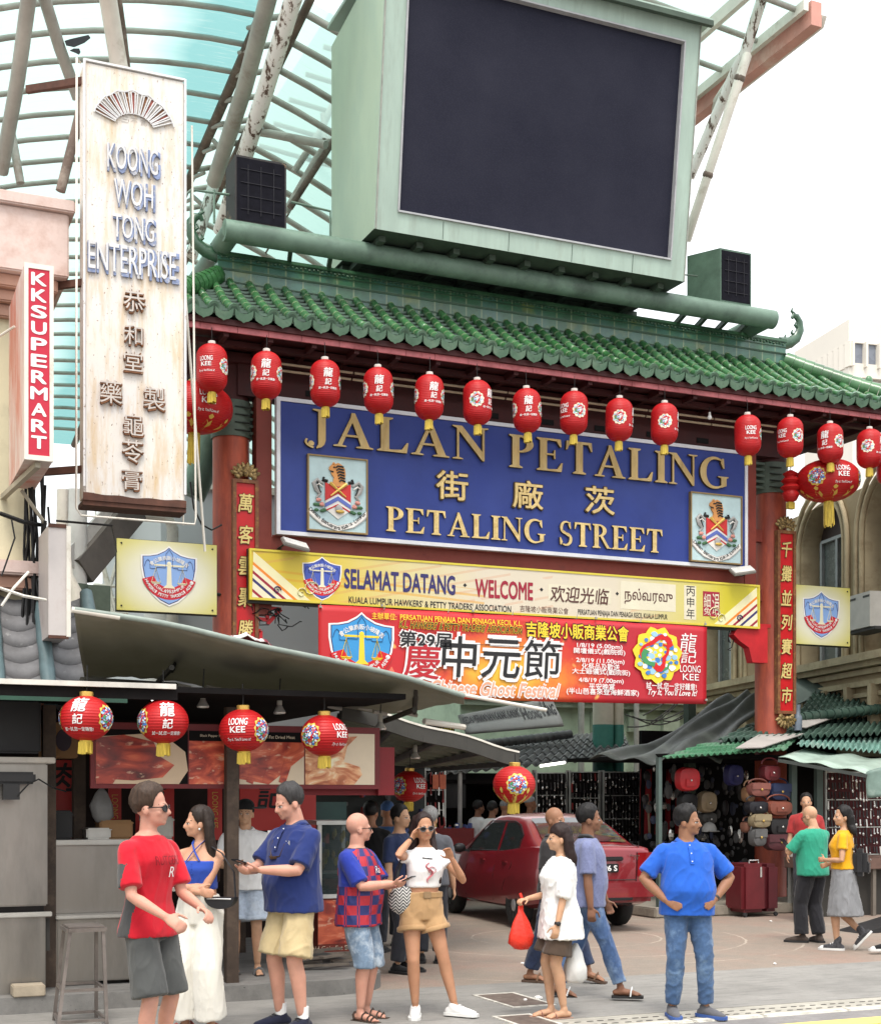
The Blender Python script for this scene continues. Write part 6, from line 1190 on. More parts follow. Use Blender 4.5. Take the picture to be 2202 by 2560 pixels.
t = thing('red_cloth', 'dark red cloth hanging as a stall partition', 'cloth', py(1645, 2080, 21.6)); a, c = py(1602, 1922, 21.6), py(1694, 2085, 21.6); mb = MB().grid(lambda u, v: (a.x+(c.x-a.x)*u, 21.6+.06*math.sin(u*23+v)+.02*math.sin(u*51), a.z+(c.z-a.z)*v), 40, 6); mb.build('cloth', M('dark red cloth', (.20, .010, .014), .8, var=.15, vs=3), t, 180, solid=.01)
mb = MB().path([py(1618, 1985, 21.4), py(1623, 2085, 21.4)], .02, 6); tag(mb.build('wooden_pole', M('pale wood pole', (.28, .2, .14), .7)), 'thin wooden pole leaning on the red cloth', 'pole')
a, c = py(1050, 2072, 22.3), py(1185, 2140, 22.3); t = thing('stall_table', 'stall table with a dark red cloth behind the sunglasses woman', 'table', (a.x, 22.3, 0)); MB().box((a.x, 22.3, 0), (c.x, 23.2, a.z)).build('cloth_front', M('table red cloth', (.16, .02, .02), .7), t); mb = MB(); g = random.Random(9)
for k in range(60): x = g.uniform(a.x, c.x); y = g.uniform(22.32, 23); s = g.uniform(.02, .06); mb.bbox((x, y, a.z), (x+s, y+s, a.z+s*g.uniform(.3, 1.6)), .006, g.randrange(4))
mb.build('small_goods', [silver, redt, colt, M('blue goods', (.05, .07, .2), .5)], t)
a, c = py(1116, 1925, 23.0), py(1164, 2020, 23.0); tag(MB().box((a.x, 23, c.z), (c.x, 23.05, a.z)).build('display_board', blk2), 'plain black display panel in the accessory stall', 'panel')
for U, lab in ((1090, 'orange paper sheet hanging at the accessory stall, left one'), (1108, 'orange paper sheet hanging at the accessory stall, right one')): p = py(U, 1948, 22.3); tag(MB().box((p.x-.06, 22.3, p.z-.17), (p.x+.05, 22.31, p.z+.08)).build('paper_sheet', M('orange paper', (.55, .16, .09), .7)), lab, 'paper')
# -- Hoong Hing sign, black and yellow sign, green building, two tone column
def planeframe(p00, p10, p01): o = Vec(p00); return o, (Vec(p10)-o), (Vec(p01)-o)
o = at(1165, 1836, 28); e1 = at(1408, 1816, 30)-o; e2 = at(1158, 1786, 28)-o; e3 = at(1393, 1742, 30)-o; sg = thing('fascia_sign', 'grey curved fascia sign with black Hoong Hing lettering behind the tarpaulin', 'sign', o)
def sf(u, v): lo = o+e1*u; hi = o+e2.lerp(e3, u); return lo.lerp(hi, v)+Vec((0, .25*math.sin(math.pi*v*.5)**2, 0))
mb = MB().grid(sf, 16, 8); mb.build('panel', M('grey sign board', (.30, .30, .29), .7, var=.12, vs=2), sg, 180, solid=.03)
mb = MB()
def wr(s, u0, u1, v0, v1, off):
 vs, fs = textmesh(s, 0, off); x0, x1 = min(v.x for v in vs), max(v.x for v in vs); y0, y1 = min(v.y for v in vs), max(v.y for v in vs)
 mb.add([sf(u0+(u1-u0)*(v.x-x0)/(x1-x0), v0+(v1-v0)*(v.y-y0)/(y1-y0))+Vec((-.01, -.05, 0)) for v in vs], fs)
wr('KEDAI PERMAINAN KANAK KANAK', .02, .60, .52, .86, .03); wr('H', .62, .67, .38, .84, .02); wr('OONG', .68, .81, .38, .68, .02); wr('H', .84, .89, .42, .95, .02); wr('ING', .89, .98, .42, .80, .02); mb.build('lettering', c_black, sg)
a, c = py(1066, 1812, 27), py(1136, 1846, 27); sg = thing('fascia_sign', 'small black sign with yellow lettering under the tarpaulin', 'sign', a); MB().box((a.x, 27, c.z), (c.x, 27.05, a.z)).build('panel', blk, sg); mb = MB(); txt(mb, 'CERGAS MAJU', ((a.x+c.x)/2, 27, (a.z+c.z)/2), EX, EZ, w=(c.x-a.x)*.9, h=.16, off=.02); mb.build('lettering', c_yel, sg)
gbw = M('pale mint plaster', (.36, .45, .34), .85, var=.12, vs=1, stain=(.24, .30, .23), ss=1.5); t = thing('mint_building', 'pale mint plaster building behind the red festival banner', 'building', (15, 31, 0)); x0 = py(1150, 1700, 31).x; x1 = py(1840, 1700, 31).x
MB().box((x0, 31, 0), (x1, 36, 8)).build('wall', gbw, t); mb = MB()
for U in (1478, 1570, 1655): p = py(U, 1800, 30.9); mb.box((p.x, 30.85, p.z-.3), (p.x+.5, 31, p.z+.2))
mb.box((x0, 30.8, 4.05), (x1, 31, 4.2)); mb.box((x0, 30.7, 4.2), (x1, 31, 4.3)); mb.build('ledge', M('mint ledge', (.30, .36, .28), .8), t)
mb = MB()
for U, r_ in ((1742, .16), (1590, .07), (1452, .08)): p = py(U, 1800, 30.5); mb.path([(p.x, 30.5, 0), (p.x, 30.5, 6.5)], r_, 10)
mb.build('drain_pipe', M('grey drain pipe', (.26, .26, .24), .6, var=.2), t, 60)
mb = MB(); g = random.Random(12)
for k in range(6):
 a = py(g.uniform(1560, 1700), g.uniform(1760, 1830), 30); c = py(g.uniform(1700, 1790), g.uniform(1620, 1800), 30); mb.path([a.lerp(c, i/8)+Vec((0, 0, -.25*math.sin(math.pi*i/8))) for i in range(9)], .018, 5)
tag(mb.build('cables', wirem), 'slack black cables before the mint building', 'cables')
for U, r_, lab in ((1507, .21, 'thick cream column painted teal below, under the festival banner'), (1546, .10, 'thin column painted teal below, beside the thick one')):
 p = at(U, 1870, 27.5); t = thing('painted_column', lab, 'column', ground(p)); zc = at(U, 1812, 27.5).z; MB().path([(p.x, p.y, 0), (p.x, p.y, zc)], r_, 16).build('teal_base', M('teal column paint', (.06, .22, .18), .5, var=.15), t, 60); MB().path([(p.x, p.y, zc), (p.x, p.y, 6.5)], r_*.98, 16).build('shaft', M('cream column paint', (.55, .52, .42), .6, var=.12), t, 60)
# -- the ochre building with arched windows on the right
OCH = M('ochre stone plaster', (.31, .245, .15), .85, var=.14, vs=1.3, stain=(.22, .16, .09), ss=1.1, st=(.45, .7), bump=.2, bs=20); OCL = M('light ochre moulding', (.38, .315, .205), .8, var=.15, vs=2, stain=(.26, .20, .12), ss=2.5)
ob_ = thing('ochre_building', 'ochre building with tall arched windows behind the right column', 'building', (17, 20, 0)); bd = Vec((-.204, -.979, 0)); bn = bd.cross(EZ); O = Vec((17.2, 20, 0))
def pl(U, V, d=0): r = ray(U, V); P0 = O+bn*d; k = (P0-CAMP).dot(bn)/r.dot(bn); return CAMP+r*k
def fu(p): return (p-O).dot(bd)      # distance along the front, towards the viewer
def W(u, z, d=0): return O+bd*u+Vec((0, 0, z))+bn*d
uL, uR = fu(pl(1788, 1500)), 6.0; zs_ = pl(2058, 1372).z; zb = pl(2058, 1500).z-1.2
a1l, a1r = fu(pl(2002, 1400)), fu(pl(2106, 1400)); hw = (a1r-a1l)/2; c1 = (a1l+a1r)/2; pitch = fu(pl(2222, 1400))-c1
zc0 = pl(2000, 1672).z
mb = MB(); ctr = [c1+pitch*k for k in (-2, -1, 0, 1, 2)]; ZT = 7.5
def arc(c, r, k, n=14): return [(c+r*math.cos(math.pi*(1-i/n)), k+r*1.05*math.sin(math.pi*(1-i/n))) for i in range(n+1)]
edges = [uL-8]
mb.box((0, 0, 0), (0, 0, 0)); mb.v, mb.f, mb.m = [], [], []
for i, c in enumerate(ctr):
 l = c-pitch/2; r_ = c+pitch/2
 ao = arc(c, hw, zs_); poly = [(l, zc0), (c-hw, zc0)]+ao+[(c+hw, zc0), (r_, zc0), (r_, ZT), (l, ZT)]
 # piers and the panel over the arch, butted strip by strip
 for q in ([(l, zc0), (c-hw, zc0), (c-hw, ZT), (l, ZT)], [(c+hw, zc0), (r_, zc0), (r_, ZT), (c+hw, ZT)]): mb.add([W(*p) for p in q], [(0, 1, 2, 3)], 0)
 for k in range(len(ao)-1): mb.add([W(*ao[k]), W(*ao[k+1]), W(ao[k+1][0], ZT), W(ao[k][0], ZT)], [(0, 1, 2, 3)], 0)
 for k in range(len(ao)-1): mb.add([W(*ao[k]), W(*ao[k+1]), W(*ao[k+1], -.45), W(*ao[k], -.45)], [(0, 1, 2, 3)], 1)
 for x in (c-hw, c+hw): mb.add([W(x, zc0), W(x, zs_), W(x, zs_, -.45), W(x, zc0, -.45)], [(0, 1, 2, 3)], 1)
mb.add([W(ctr[0]-pitch/2, 2.0), W(ctr[-1]+pitch/2, 2.0), W(ctr[-1]+pitch/2, zc0), W(ctr[0]-pitch/2, zc0)], [(0, 1, 2, 3)], 0)
mb.add([W(ctr[0]-pitch/2, 0, -6), W(ctr[0]-pitch/2, 0), W(ctr[0]-pitch/2, ZT), W(ctr[0]-pitch/2, ZT, -6)], [(0, 1, 2, 3)], 0); mb.build('wall', [OCH, OCL], ob_)
for c in ctr:
 mb = MB()
 for rr, d in ((1.10, .05), (1.28, .09)):
  pts = [(c-hw*rr, zc0)]+arc(c, hw*rr, zs_)+[(c+hw*rr, zc0)]; mb.path([W(x, z, d*.5) for x, z in pts], .05, 8)
 mb.build('arch_moulding', OCL, ob_, 60); wf = MB()
 wf.add([W(c-hw, zc0, -.40), W(c+hw, zc0, -.40)]+[W(x, z, -.40) for x, z in arc(c, hw, zs_)[::-1]], [tuple(range(17))], 0)
 w_ = wf.build('window', M('dark timber arch', (.045, .03, .028), .6, var=.2), ob_); mb = MB(); zt = zs_+.15; x0, x1 = c-hw*.72, c+hw*.78
 mb.add([W(x0, zc0, -.37), W(x1, zc0, -.37), W(x1, zt+.1, -.37), W(x0, zt+.1, -.37)], [(0, 1, 2, 3)], 0); mb.build('pane', M('dusty window pane', (.11, .125, .12), .25, var=.1), w_)
 mb = MB()
 for a_, b_ in (((x0, zc0), (x0, zt+.1)), ((x1, zc0), (x1, zt+.1)), (((x0+x1)/2, zc0), ((x0+x1)/2, zt+.1)), ((x0, zt+.1), (x1, zt+.1))): mb.beam(W(*a_, -.34), W(*b_, -.34), .09, .06)
 mb.build('window_frame', M('grey window frame', (.28, .30, .31), .5), w_)
mb = MB()
for z, d, h in ((0, .08, .10), (.12, .2, .10), (.24, .32, .14), (-.22, .12, .1), (-.42, .06, .08)): mb.beam(W(ctr[0]-pitch/2, zc0-.30+z, d/2), W(ctr[-1]+pitch/2, zc0-.30+z, d/2), d, h)
mb.build('cornice', OCL, ob_)
q = pl(1800, 1640); u0 = fu(q)
for k in range(14): u = u0+k*.9; MB().beam(W(u, zc0-1.3, .05), W(u, zc0-.55, .05), .32, .10).build('corbel', OCL, ob_)
q = pl(2150, 1530, .4); t = thing('air_conditioner', 'white air conditioner unit on the ochre wall beside the right plaque', 'air conditioner', q); u = fu(q); mb = MB()
for d0, d1, mi in ((0, .45, 0),): mb.add([W(u+a, q.z+b_, d) for d in (d0, d1) for a, b_ in ((-.42, -.3), (.42, -.3), (.42, .32), (-.42, .32))], [(0, 1, 2, 3), (7, 6, 5, 4), (0, 4, 5, 1), (1, 5, 6, 2), (2, 6, 7, 3), (3, 7, 4, 0)], 0)
mb.build('case', M('grey white case', (.46, .45, .42), .5, var=.1), t); mb = MB()
for k in range(2): mb.add([W(u-.2+.5*k+a*.12, q.z+.24+b_*.02, .455) for a, b_ in ((-1, -1), (1, -1), (1, 1), (-1, 1))], [(0, 1, 2, 3)], 0)
mb.beam(W(u-.5, q.z-.33, .2), W(u+.5, q.z-.33, .2), .4, .05, 0); mb.build('grille', M('dark slot', (.04, .04, .04), .6), t)
# -- roofs over the right stalls
rf = thing('stall_roofs', 'patched green and grey roofs of the right market stalls round the column', 'roof', (13, 18.5, 2.4))
tileroof(py(1655, 1899, 17.9), py(1960, 1878, 17.9), py(1995, 1845, 19.4), py(1765, 1860, 19.4), 20, 4, .022, t_bright, rf, 'green_sheet'); tileroof(py(1990, 1866, 18.1), py(2215, 1886, 18.1), py(2230, 1822, 20.2), py(2015, 1842, 20.2), 16, 4, .03, t_teal, rf, 'teal_sheet')
tileroof(py(1795, 1855, 19.0), py(2230, 1836, 19.0), py(2250, 1790, 20.6), py(1880, 1812, 20.6), 24, 4, .04, t_green, rf, 'green_tiles'); tileroof(py(1990, 1792, 20.0), py(2240, 1768, 20.0), py(2250, 1690, 22.5), py(2040, 1722, 22.5), 16, 7, .03, t_green, rf, 'green_tiles')
mb = MB()
for k in range(15): a = py(1986, 1795, 19.9).lerp(py(2240, 1768, 19.9), k/14); mb.path([a, a+Vec((.16, 0, .02))], [.10, .075], 8)
mb.build('ridge_tiles', t_green, rf, 60)
mb = MB().add([py(1838, 1879, 17.8)+Vec((0, 0, .05)), py(1905, 1877, 17.8)+Vec((0, 0, .05)), py(2010, 1842, 19.2)+Vec((0, 0, .05)), py(1895, 1845, 19.2)+Vec((0, 0, .05))], [(0, 1, 2, 3)]); mb.add([py(1975, 1826, 19.3)+Vec((0, 0, .06)), py(2015, 1828, 19.3)+Vec((0, 0, .06)), py(2140, 1782, 20.6)+Vec((0, 0, .06)), py(2040, 1790, 20.6)+Vec((0, 0, .06))], [(0, 1, 2, 3)]); mb.build('plywood_sheet', t_ply, rf, solid=.015)
MB().add([py(1985, 1765, 21.8), py(2240, 1650, 21.8), py(2240, 1600, 23.0), py(1900, 1720, 23.0)], [(0, 1, 2, 3)]).build('dark_sheet', M('grey green sheet', (.09, .115, .10), .7, var=.15), rf, solid=.02)
btarp = M('black green tarpaulin', (.03, .036, .032), .55, var=.25, vs=2, stain=(.06, .07, .06), ss=2)
bq = [[(1470, 1900), (1640, 1898), (1800, 1895)], [(1600, 1868), (1700, 1850), (1830, 1840)], [(1720, 1800), (1800, 1775), (1880, 1800)], [(1790, 1750), (1868, 1728), (1905, 1760)]]; bw = [18.4, 19.6, 21.0, 22.3]
def btf(u, v):
 i = min(2, int(v*3)); f = v*3-i; j = min(1, int(u*2)); g_ = u*2-j
 def P(r_, c): return py(*bq[r_][c], bw[r_])
 a = P(i, j).lerp(P(i, j+1), g_); c = P(i+1, j).lerp(P(i+1, j+1), g_); return a.lerp(c, f)+Vec((0, 0, .05*math.sin(u*11+v*7)+.05*math.sin(u*23-v*3)))
tag(MB().grid(btf, 30, 24).build('tarpaulin', btarp, None, 180, solid=.012), 'black green tarpaulin slung over the stalls left of the right column', 'tarpaulin')
lt = thing('stall_awning', 'pale green plastic awning with a hanging flap at the right edge', 'awning', py(2100, 1900, 17)); pal = M('pale green plastic', (.34, .44, .38), .35, var=.14, vs=3, stain=(.20, .27, .23), ss=2.5, bump=.2, bs=8)
A_, B_, C_, D_ = py(1945, 1893, 17.9), py(2165, 1932, 16.6), py(2260, 1905, 17.6), py(2010, 1872, 18.6); MB().grid(lambda u, v: A_.lerp(B_, u).lerp(D_.lerp(C_, u), v)+Vec((0, 0, .02*math.sin(u*17))), 24, 4).build('sheet', pal, lt, 180, solid=.01)
q = [py(2165, 1930, 16.6), py(2260, 1900, 16.5), py(2260, 1980, 16.5), py(2172, 1996, 16.6)]; MB().grid(lambda u, v: q[0].lerp(q[1], u).lerp(q[3].lerp(q[2], u), v)+Vec((0, .05*math.sin(u*8+v*2), 0)), 12, 8).build('flap', M('worn green flap', (.15, .22, .19), .5, var=.2, vs=4, stain=(.28, .34, .30), ss=3), lt, 180, solid=.01)
mb = MB().beam(A_+Vec((0, 0, -.05)), B_+Vec((0, 0, -.05)), .04, .05); mb.build('edge_bar', M('dark bar', (.06, .07, .065), .6), lt)
p = py(1993, 1800, 19.3); t = thing('bottle', 'blue grey bottle standing on the roof right of the column', 'bottle', p); zt, zb = py(1993, 1762, 19.3).z, py(1993, 1826, 19.3).z; MB().lathe([(.07, zb), (.075, zb+.2), (.07, zb+.24), (.04, zb+.28), (.045, zt-.04), (.05, zt)], 12, (p.x, p.y, 0)).build('body', M('blue grey plastic', (.14, .17, .21), .4, var=.25, vs=8), t, 60)
# -- the right stall: dark room, posts, goods
rs = thing('market_stall', 'dark open bag stall under green roofs at the right', 'stall', (13, 18.3, 0)); zr = 2.42; x0 = py(1600, 2100, 18.6).x; xw = py(1604, 2100, 21.6).x
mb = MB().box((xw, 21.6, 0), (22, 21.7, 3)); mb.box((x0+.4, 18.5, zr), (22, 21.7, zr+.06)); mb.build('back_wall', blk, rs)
tq = M('dull teal post', (.07, .10, .09), .5, var=.2)
for U, w_ in ((2049, .12), (1985, .10), (1650, .06)): p = py(U, 2000, 18.0); MB().box((p.x-w_/2, 18.0, 0), (p.x+w_/2, 18.08, 2.4)).build('post', tq, rs)
p = py(1988, 2200, 17.9); MB().box((p.x-.1, 17.9, .1), (p.x+.12, 17.97, 1.3)).build('side_board', M('pale board', (.28, .28, .26), .7), rs)
st = pz(1990, 2290, 0); MB().bbox((st.x-2.2, 17.85, 0), (st.x+.35, 21.3, .15), .02).bbox((st.x+.3, 17.2, 0), (22, 21.3, .13), .02).build('step', mat_concrete('stall step concrete', (.24, .21, .17), (.12, .11, .09), 3), rs, 40)
lea = lambda nm, c: M(nm, c, .45, var=.2, vs=5, bump=.1, bs=30)
def bag(U0, V0, U1, V1, y, label, col, kind='satchel', d=.18):
 a, c = py(U0, V0, y), py(U1, V1, y); w_, h = c.x-a.x, a.z-c.z; x, z = (a.x+c.x)/2, (a.z+c.z)/2; t = thing('hanging_bag', label, 'bag', (x, y, z), 'bags hung at the bag stall'); m = lea('leather '+'%.2f %.2f %.2f' % col, col); mb = MB()
 def sup(s0, s1, hh, yy, e=3.0, n=20): return [(x+s0*math.copysign(abs(math.cos(t_))**(2/e), math.cos(t_)), yy, z+s1*math.copysign(abs(math.sin(t_))**(2/e), math.sin(t_))+hh) for t_ in [2*math.pi*k/n for k in range(n)]]
 rows = [sup(w_*.30, h*.28, 0, y-d*.55), sup(w_*.46, h*.45, 0, y-d*.45), sup(w_*.5, h*.5, 0, y-d*.1), sup(w_*.5, h*.5, 0, y+d*.2), sup(w_*.46, h*.46, 0, y+d*.45)]
 if kind == 'hobo': rows = [[(px_, py_, pz_-(.16*h*(1-((px_-x)/(w_*.5))**2))*(1 if pz_ > z else .3)) for px_, py_, pz_ in r_] for r_ in rows]
 n = 20; vs = [p for r_ in rows for p in r_]; fs = [(i*n+j, i*n+(j+1) % n, (i+1)*n+(j+1) % n, (i+1)*n+j) for i in range(4) for j in range(n)]; fs += [tuple(range(n))[::-1], tuple(range(4*n, 5*n))]; mb.add(vs, fs); mb.build('body', m, t, 50)
 mb = MB()
 if kind != 'pack': mb.path([(x+w_*.47*math.cos(q), y, z+h*.42+h*.33*math.sin(q)) for q in [math.pi*k/10 for k in range(11)]], .013, 6); mb.build('handle', m, t)
 mb = MB()
 if kind == 'satchel': mb.bbox((x-w_*.47, y-d*.62, z-h*.02), (x+w_*.47, y-d*.5, z+h*.46), .02); mb.ell((x, y-d*.66, z-.0), (.02, .012, .02), 8, 6, 1); mb.build('flap', [m, colt], t, 50)
 else: mb.bbox((x-w_*.25, y-d*.66, z-h*.32), (x+w_*.25, y-d*.5, z+h*.02), .02); mb.ell((x, y-d*.7, z-.02), (.018, .01, .018), 8, 6, 1); mb.build('pocket', [m, silver], t, 50)
BG = [(1901, 1906, 1944, 1952, 18.15, 'small maroon bag at the top of the hanging bags', (.13, .02, .025), 'hobo'), (1858, 1962, 1880, 2004, 18.2, 'tan bag at the upper left of the hanging bags', (.22, .12, .06), 'hobo'), (1868, 1956, 1918, 1992, 18.1, 'reddish brown satchel below the maroon bag', (.20, .075, .06), 'satchel'), (1919, 1957, 1970, 2002, 18.1, 'navy satchel at the upper right of the hanging bags', (.02, .03, .075), 'satchel'), (1863, 1998, 1915, 2034, 18.05, 'glossy black bag left of the chestnut bag', (.012, .012, .016), 'hobo'), (1915, 1997, 1974, 2038, 18.0, 'chestnut half moon bag below the navy satchel', (.19, .06, .04), 'hobo'), (1874, 2034, 1920, 2070, 18.0, 'beige satchel in the middle of the hanging bags', (.25, .20, .12), 'satchel'), (1917, 2038, 1972, 2090, 18.0, 'round black bag with a gold charm', (.015, .014, .015), 'hobo'), (1875, 2070, 1909, 2116, 18.0, 'grey satchel at the lower left of the hanging bags', (.10, .10, .10), 'satchel'), (1909, 2084, 1976, 2126, 18.0, 'dark maroon satchel at the bottom of the hanging bags', (.08, .025, .03), 'satchel'), (1856, 2050, 1876, 2080, 18.2, 'small tan pouch at the left of the beige satchel', (.20, .09, .06), 'hobo'),
 (1744, 1978, 1786, 2032, 19.2, 'beige backpack hanging behind the head of the man in blue', (.24, .18, .11), 'pack'), (1690, 1918, 1744, 1978, 18.6, 'plain bright red peaked bag hanging high at the left of the bag stall', (.42, .02, .025), 'pack'), (1812, 1910, 1852, 1965, 19.0, 'plain indigo bag hanging high in the middle of the bag stall', (.035, .035, .13), 'pack'), (1695, 1982, 1738, 2030, 19.2, 'black backpack under the bright red bag', (.015, .015, .015), 'pack'), (1748, 2030, 1786, 2060, 19.3, 'small dark pack under the beige backpack', (.05, .048, .045), 'pack')]
for b_ in BG: bag(*b_)
p = py(1772, 2070, 19.0); t = thing('baseball_hat', 'pale grey cap hanging to the right of the head of the man in blue', 'cap', p); MB().lathe([(.12, -.06), (.12, 0), (.09, .06), (.04, .09), (0, .1)], 16, p).ell(p+Vec((0, -.13, -.05)), (.10, .09, .012), 12, 6).build('crown', M('grey cap cloth', (.26, .26, .25), .8), t, 60)
wb = rack(2063, 1930, 2210, 2135, 18.4, 'maroon board of silver watches behind the woman in yellow', [1, 1, 0, 1], 9, 7, mats=M('maroon board', (.07, .012, .014), .7))
mb = MB(); g = random.Random(21)
for k in range(230): p = py(g.uniform(1610, 1870), g.uniform(1915, 2190), g.uniform(19.3, 21.4)); s = g.uniform(.02, .075); mb.ell(p, (s, s*.4, s*g.uniform(.7, 2)), 7, 5, (0, 2, 3, 2, 0, 1, 3, 2)[k % 8])
o = tag(mb.build('hung_goods', [dkt, silver, M('dim grey goods', (.07, .07, .07), .6), M('dim blue goods', (.02, .025, .05), .6)]), 'dim small goods hung in the dark inside of the bag stall', 'goods', kind='stuff')
a = pz(1860, 2285, .02); t = thing('suitcase', 'large upright maroon suitcase on wheels in front of the bag stall', 'suitcase', (12.8, 17.5, 0)); sc_ = M('maroon suitcase shell', (.105, .012, .016), .4, var=.2, vs=3, bump=.08); y = 17.45; q0, q1 = py(1857, 2160, y), py(1950, 2296, y)
MB().bbox((q0.x, y, .07), (q0.x+.55*(q1.x-q0.x)+.05, y+.5, q0.z), .05).build('front_shell', sc_, t, 40); MB().bbox((q0.x+.55*(q1.x-q0.x)+.055, y+.02, .07), (q1.x, y+.5, q0.z-.01), .05).build('rear_shell', M('dark maroon shell', (.07, .008, .012), .45, var=.2), t, 40); mb = MB()
for x in (q0.x+.06, q1.x-.06): mb.lathe([(.03, -.02), (.035, 0), (.03, .02)], 12, rot=Matrix.Rotation(R(90), 3, 'X'), c=(x, y+.04, .036))
mb.build('wheel', blk2, t, 50); mb = MB().path([(q0.x+.25, y+.2, q0.z), (q0.x+.25, y+.2, q0.z+.04), (q0.x+.42, y+.2, q0.z+.04), (q0.x+.42, y+.2, q0.z)], .012, 6); mb.box((q0.x+.3, y-.012, .6), (q0.x+.33, y-.002, q0.z-.05), 0); mb.build('handle', [silver], t)
a, c = py(2062, 2148, 16.9), py(2230, 2172, 16.9); t = thing('stall_table', 'brown topped display table behind the woman in yellow', 'table', (a.x, 16.9, 0)); MB().bbox((a.x, 16.9, c.z), (c.x+1, 17.9, a.z), .01).build('top', M('worn brown table top', (.12, .07, .055), .5, var=.25, vs=4), t); MB().box((a.x+.1, 17.1, 0), (c.x+.9, 17.8, c.z-.002)).build('dark_base', M('dim base board', (.035, .032, .028), .8), t)
for U in (2130, 2185): p = py(U, 2260, 16.95); MB().box((p.x-.03, 16.95, 0), (p.x+.03, 17.0, c.z)).build('leg', M('dim board', (.14, .12, .10), .7), t)
p = pz(2190, 2330, 0); mb = MB().prism([(-.35, 0), (1.2, 0), (1.2, .26), (.6, .20)], (p.x, p.y+.4, 0), EX, EZ, .5); tag(mb.build('black_ramp', blk2), 'black wedge ramp on the ground at the right edge', 'ramp')
# -- the pale tower far behind
tw = thing('office_tower', 'pale concrete office tower far behind at the right', 'building', ground(at(2120, 1995, 150))); twm = M('sunbleached concrete', (.70, .66, .58), .8, var=.06, vs=.05, bump=0); twd = M('tower window glass', (.20, .22, .26), .3, var=.2, vs=.3, bump=0)
c0, cl, crr = at(2120, 1995, 150), at(1985, 1995, 161), at(2420, 1995, 154); cbk = cl+crr-c0+Vec((10, 30, 0))
def slabz(z0, z1, out, mt, nm):
 mb = MB(); ctr_ = (cl+crr)/2; P = [(p-ctr_)*out+ctr_ for p in (c0, crr, cbk, cl)]; vs = [Vec((p.x, p.y, z)) for z in (z0, z1) for p in P]; mb.add(vs, [(3, 2, 1, 0), (4, 5, 6, 7), (0, 1, 5, 4), (1, 2, 6, 5), (2, 3, 7, 6), (3, 0, 4, 7)]); mb.build(nm, mt, tw)
def zv(V): return at(2120, V, 150).z
slabz(zv(855), zv(798), 1.0, twm, 'parapet'); slabz(zv(905), zv(855), .955, twd, 'window_band'); slabz(zv(940), zv(905), .985, twm, 'spandrel'); slabz(zv(960), zv(940), .90, M('tower shadow gap', (.40, .37, .32), .8, bump=0), 'recess'); slabz(0, zv(960), .88, twm, 'shaft')
for e0, e1, n_ in ((c0, crr, 9), (c0, cl, 10)):
 for k in range(n_): p = e0.lerp(e1, (k+.15)/n_); ctr_ = (cl+crr)/2; p = (p-ctr_)*.985+ctr_; MB().beam((p.x, p.y, zv(915)), (p.x, p.y, zv(853)), .28, .9).build('fin', twm, tw)
t = thing('market_stall', 'dim stall recess behind the food stall and the sunglasses woman', 'stall', (6.2, 20.5, 0)); a, c = py(700, 2000, 20.5), py(1062, 2000, 20.5)
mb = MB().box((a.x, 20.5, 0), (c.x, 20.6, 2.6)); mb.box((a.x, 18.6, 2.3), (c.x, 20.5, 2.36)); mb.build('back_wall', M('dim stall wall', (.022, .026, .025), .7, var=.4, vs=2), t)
mb = MB(); g = random.Random(31)
for k in range(60): p = py(g.uniform(770, 1058), g.uniform(1935, 2150), 20.3); s = g.uniform(.02, .07); mb.bbox((p.x, 20.3, p.z), (p.x+s, 20.42, p.z+s*g.uniform(.8, 2.5)), .008, g.randrange(4))
mb.build('small_goods', [dkt, MATS['dim grey goods'], redt, M('blue goods', (.05, .07, .2), .5)], t)
# ================================================================ the red saloon car, built round its rear axle, nose along +y
def mat_paint():
 m, n, b = newmat('deep red car paint'); f = nnoise(n, 2, 4); n.links.new(nramp(n, f, [(.3, (.17, .004, .010)), (.7, (.21, .006, .013))]), b.inputs['Base Color'])
 b.inputs['Roughness'].default_value = .35; b.inputs['Metallic'].default_value = .25; b.inputs['Coat Weight'].default_value = .85; b.inputs['Coat Roughness'].default_value = .05
 return m
paint = mat_paint(); cglass = M('tinted car glass', (.018, .022, .022), .06, var=.1, bump=0, spec=.8); tyre = M('tyre rubber', (.018, .018, .018), .8, var=.25, vs=20); rimm = M('silver wheel cover', (.42, .42, .43), .35, .6, var=.1); trim = M('black car trim', (.012, .012, .013), .45); chrome = M('chrome', (.6, .6, .6), .12, 1, bump=0); lamp_r = M('red lamp lens', (.19, .005, .008), .2, bump=0)
cy_, cx_ = Vec((9.36, 17.2, 0)), None
car = thing('parked_car', 'dark red four door saloon car standing under the gate', 'car', cy_, None, R(-5)); OFF[car] = Vec((0, 0, 0)); WB = 2.72
ST = [(-.985, .44, 1.07, .765), (-.97, .42, 1.10, .785), (-.93, .39, 1.125, .805), (-.75, .35, 1.145, .83), (-.4, .30, 1.145, .845), (0, .28, 1.11, .85), (.6, .26, 1.06, .85), (1.5, .25, 1.03, .85), (2.3, .25, 1.00, .85), (2.75, .27, .97, .845), (3.1, .29, .90, .82), (3.38, .33, .80, .75), (3.52, .42, .68, .60)]
def ring(y, zb, zt, w):
 h = zt-zb; half = [(0, zb), (w*.86, zb), (w*.965, zb+h*.05), (w*.995, zb+h*.2), (w, zb+h*.45), (w*.995, zb+h*.60), (w*.975, zb+h*.66), (w*.955, zb+h*.90), (w*.915, zb+h*.98), (w*.80, zt+.006), (w*.4, zt+.018), (0, zt+.022)]
 return [Vec((x, y, z)) for x, z in half]+[Vec((-x, y, z)) for x, z in half[-2:0:-1]]
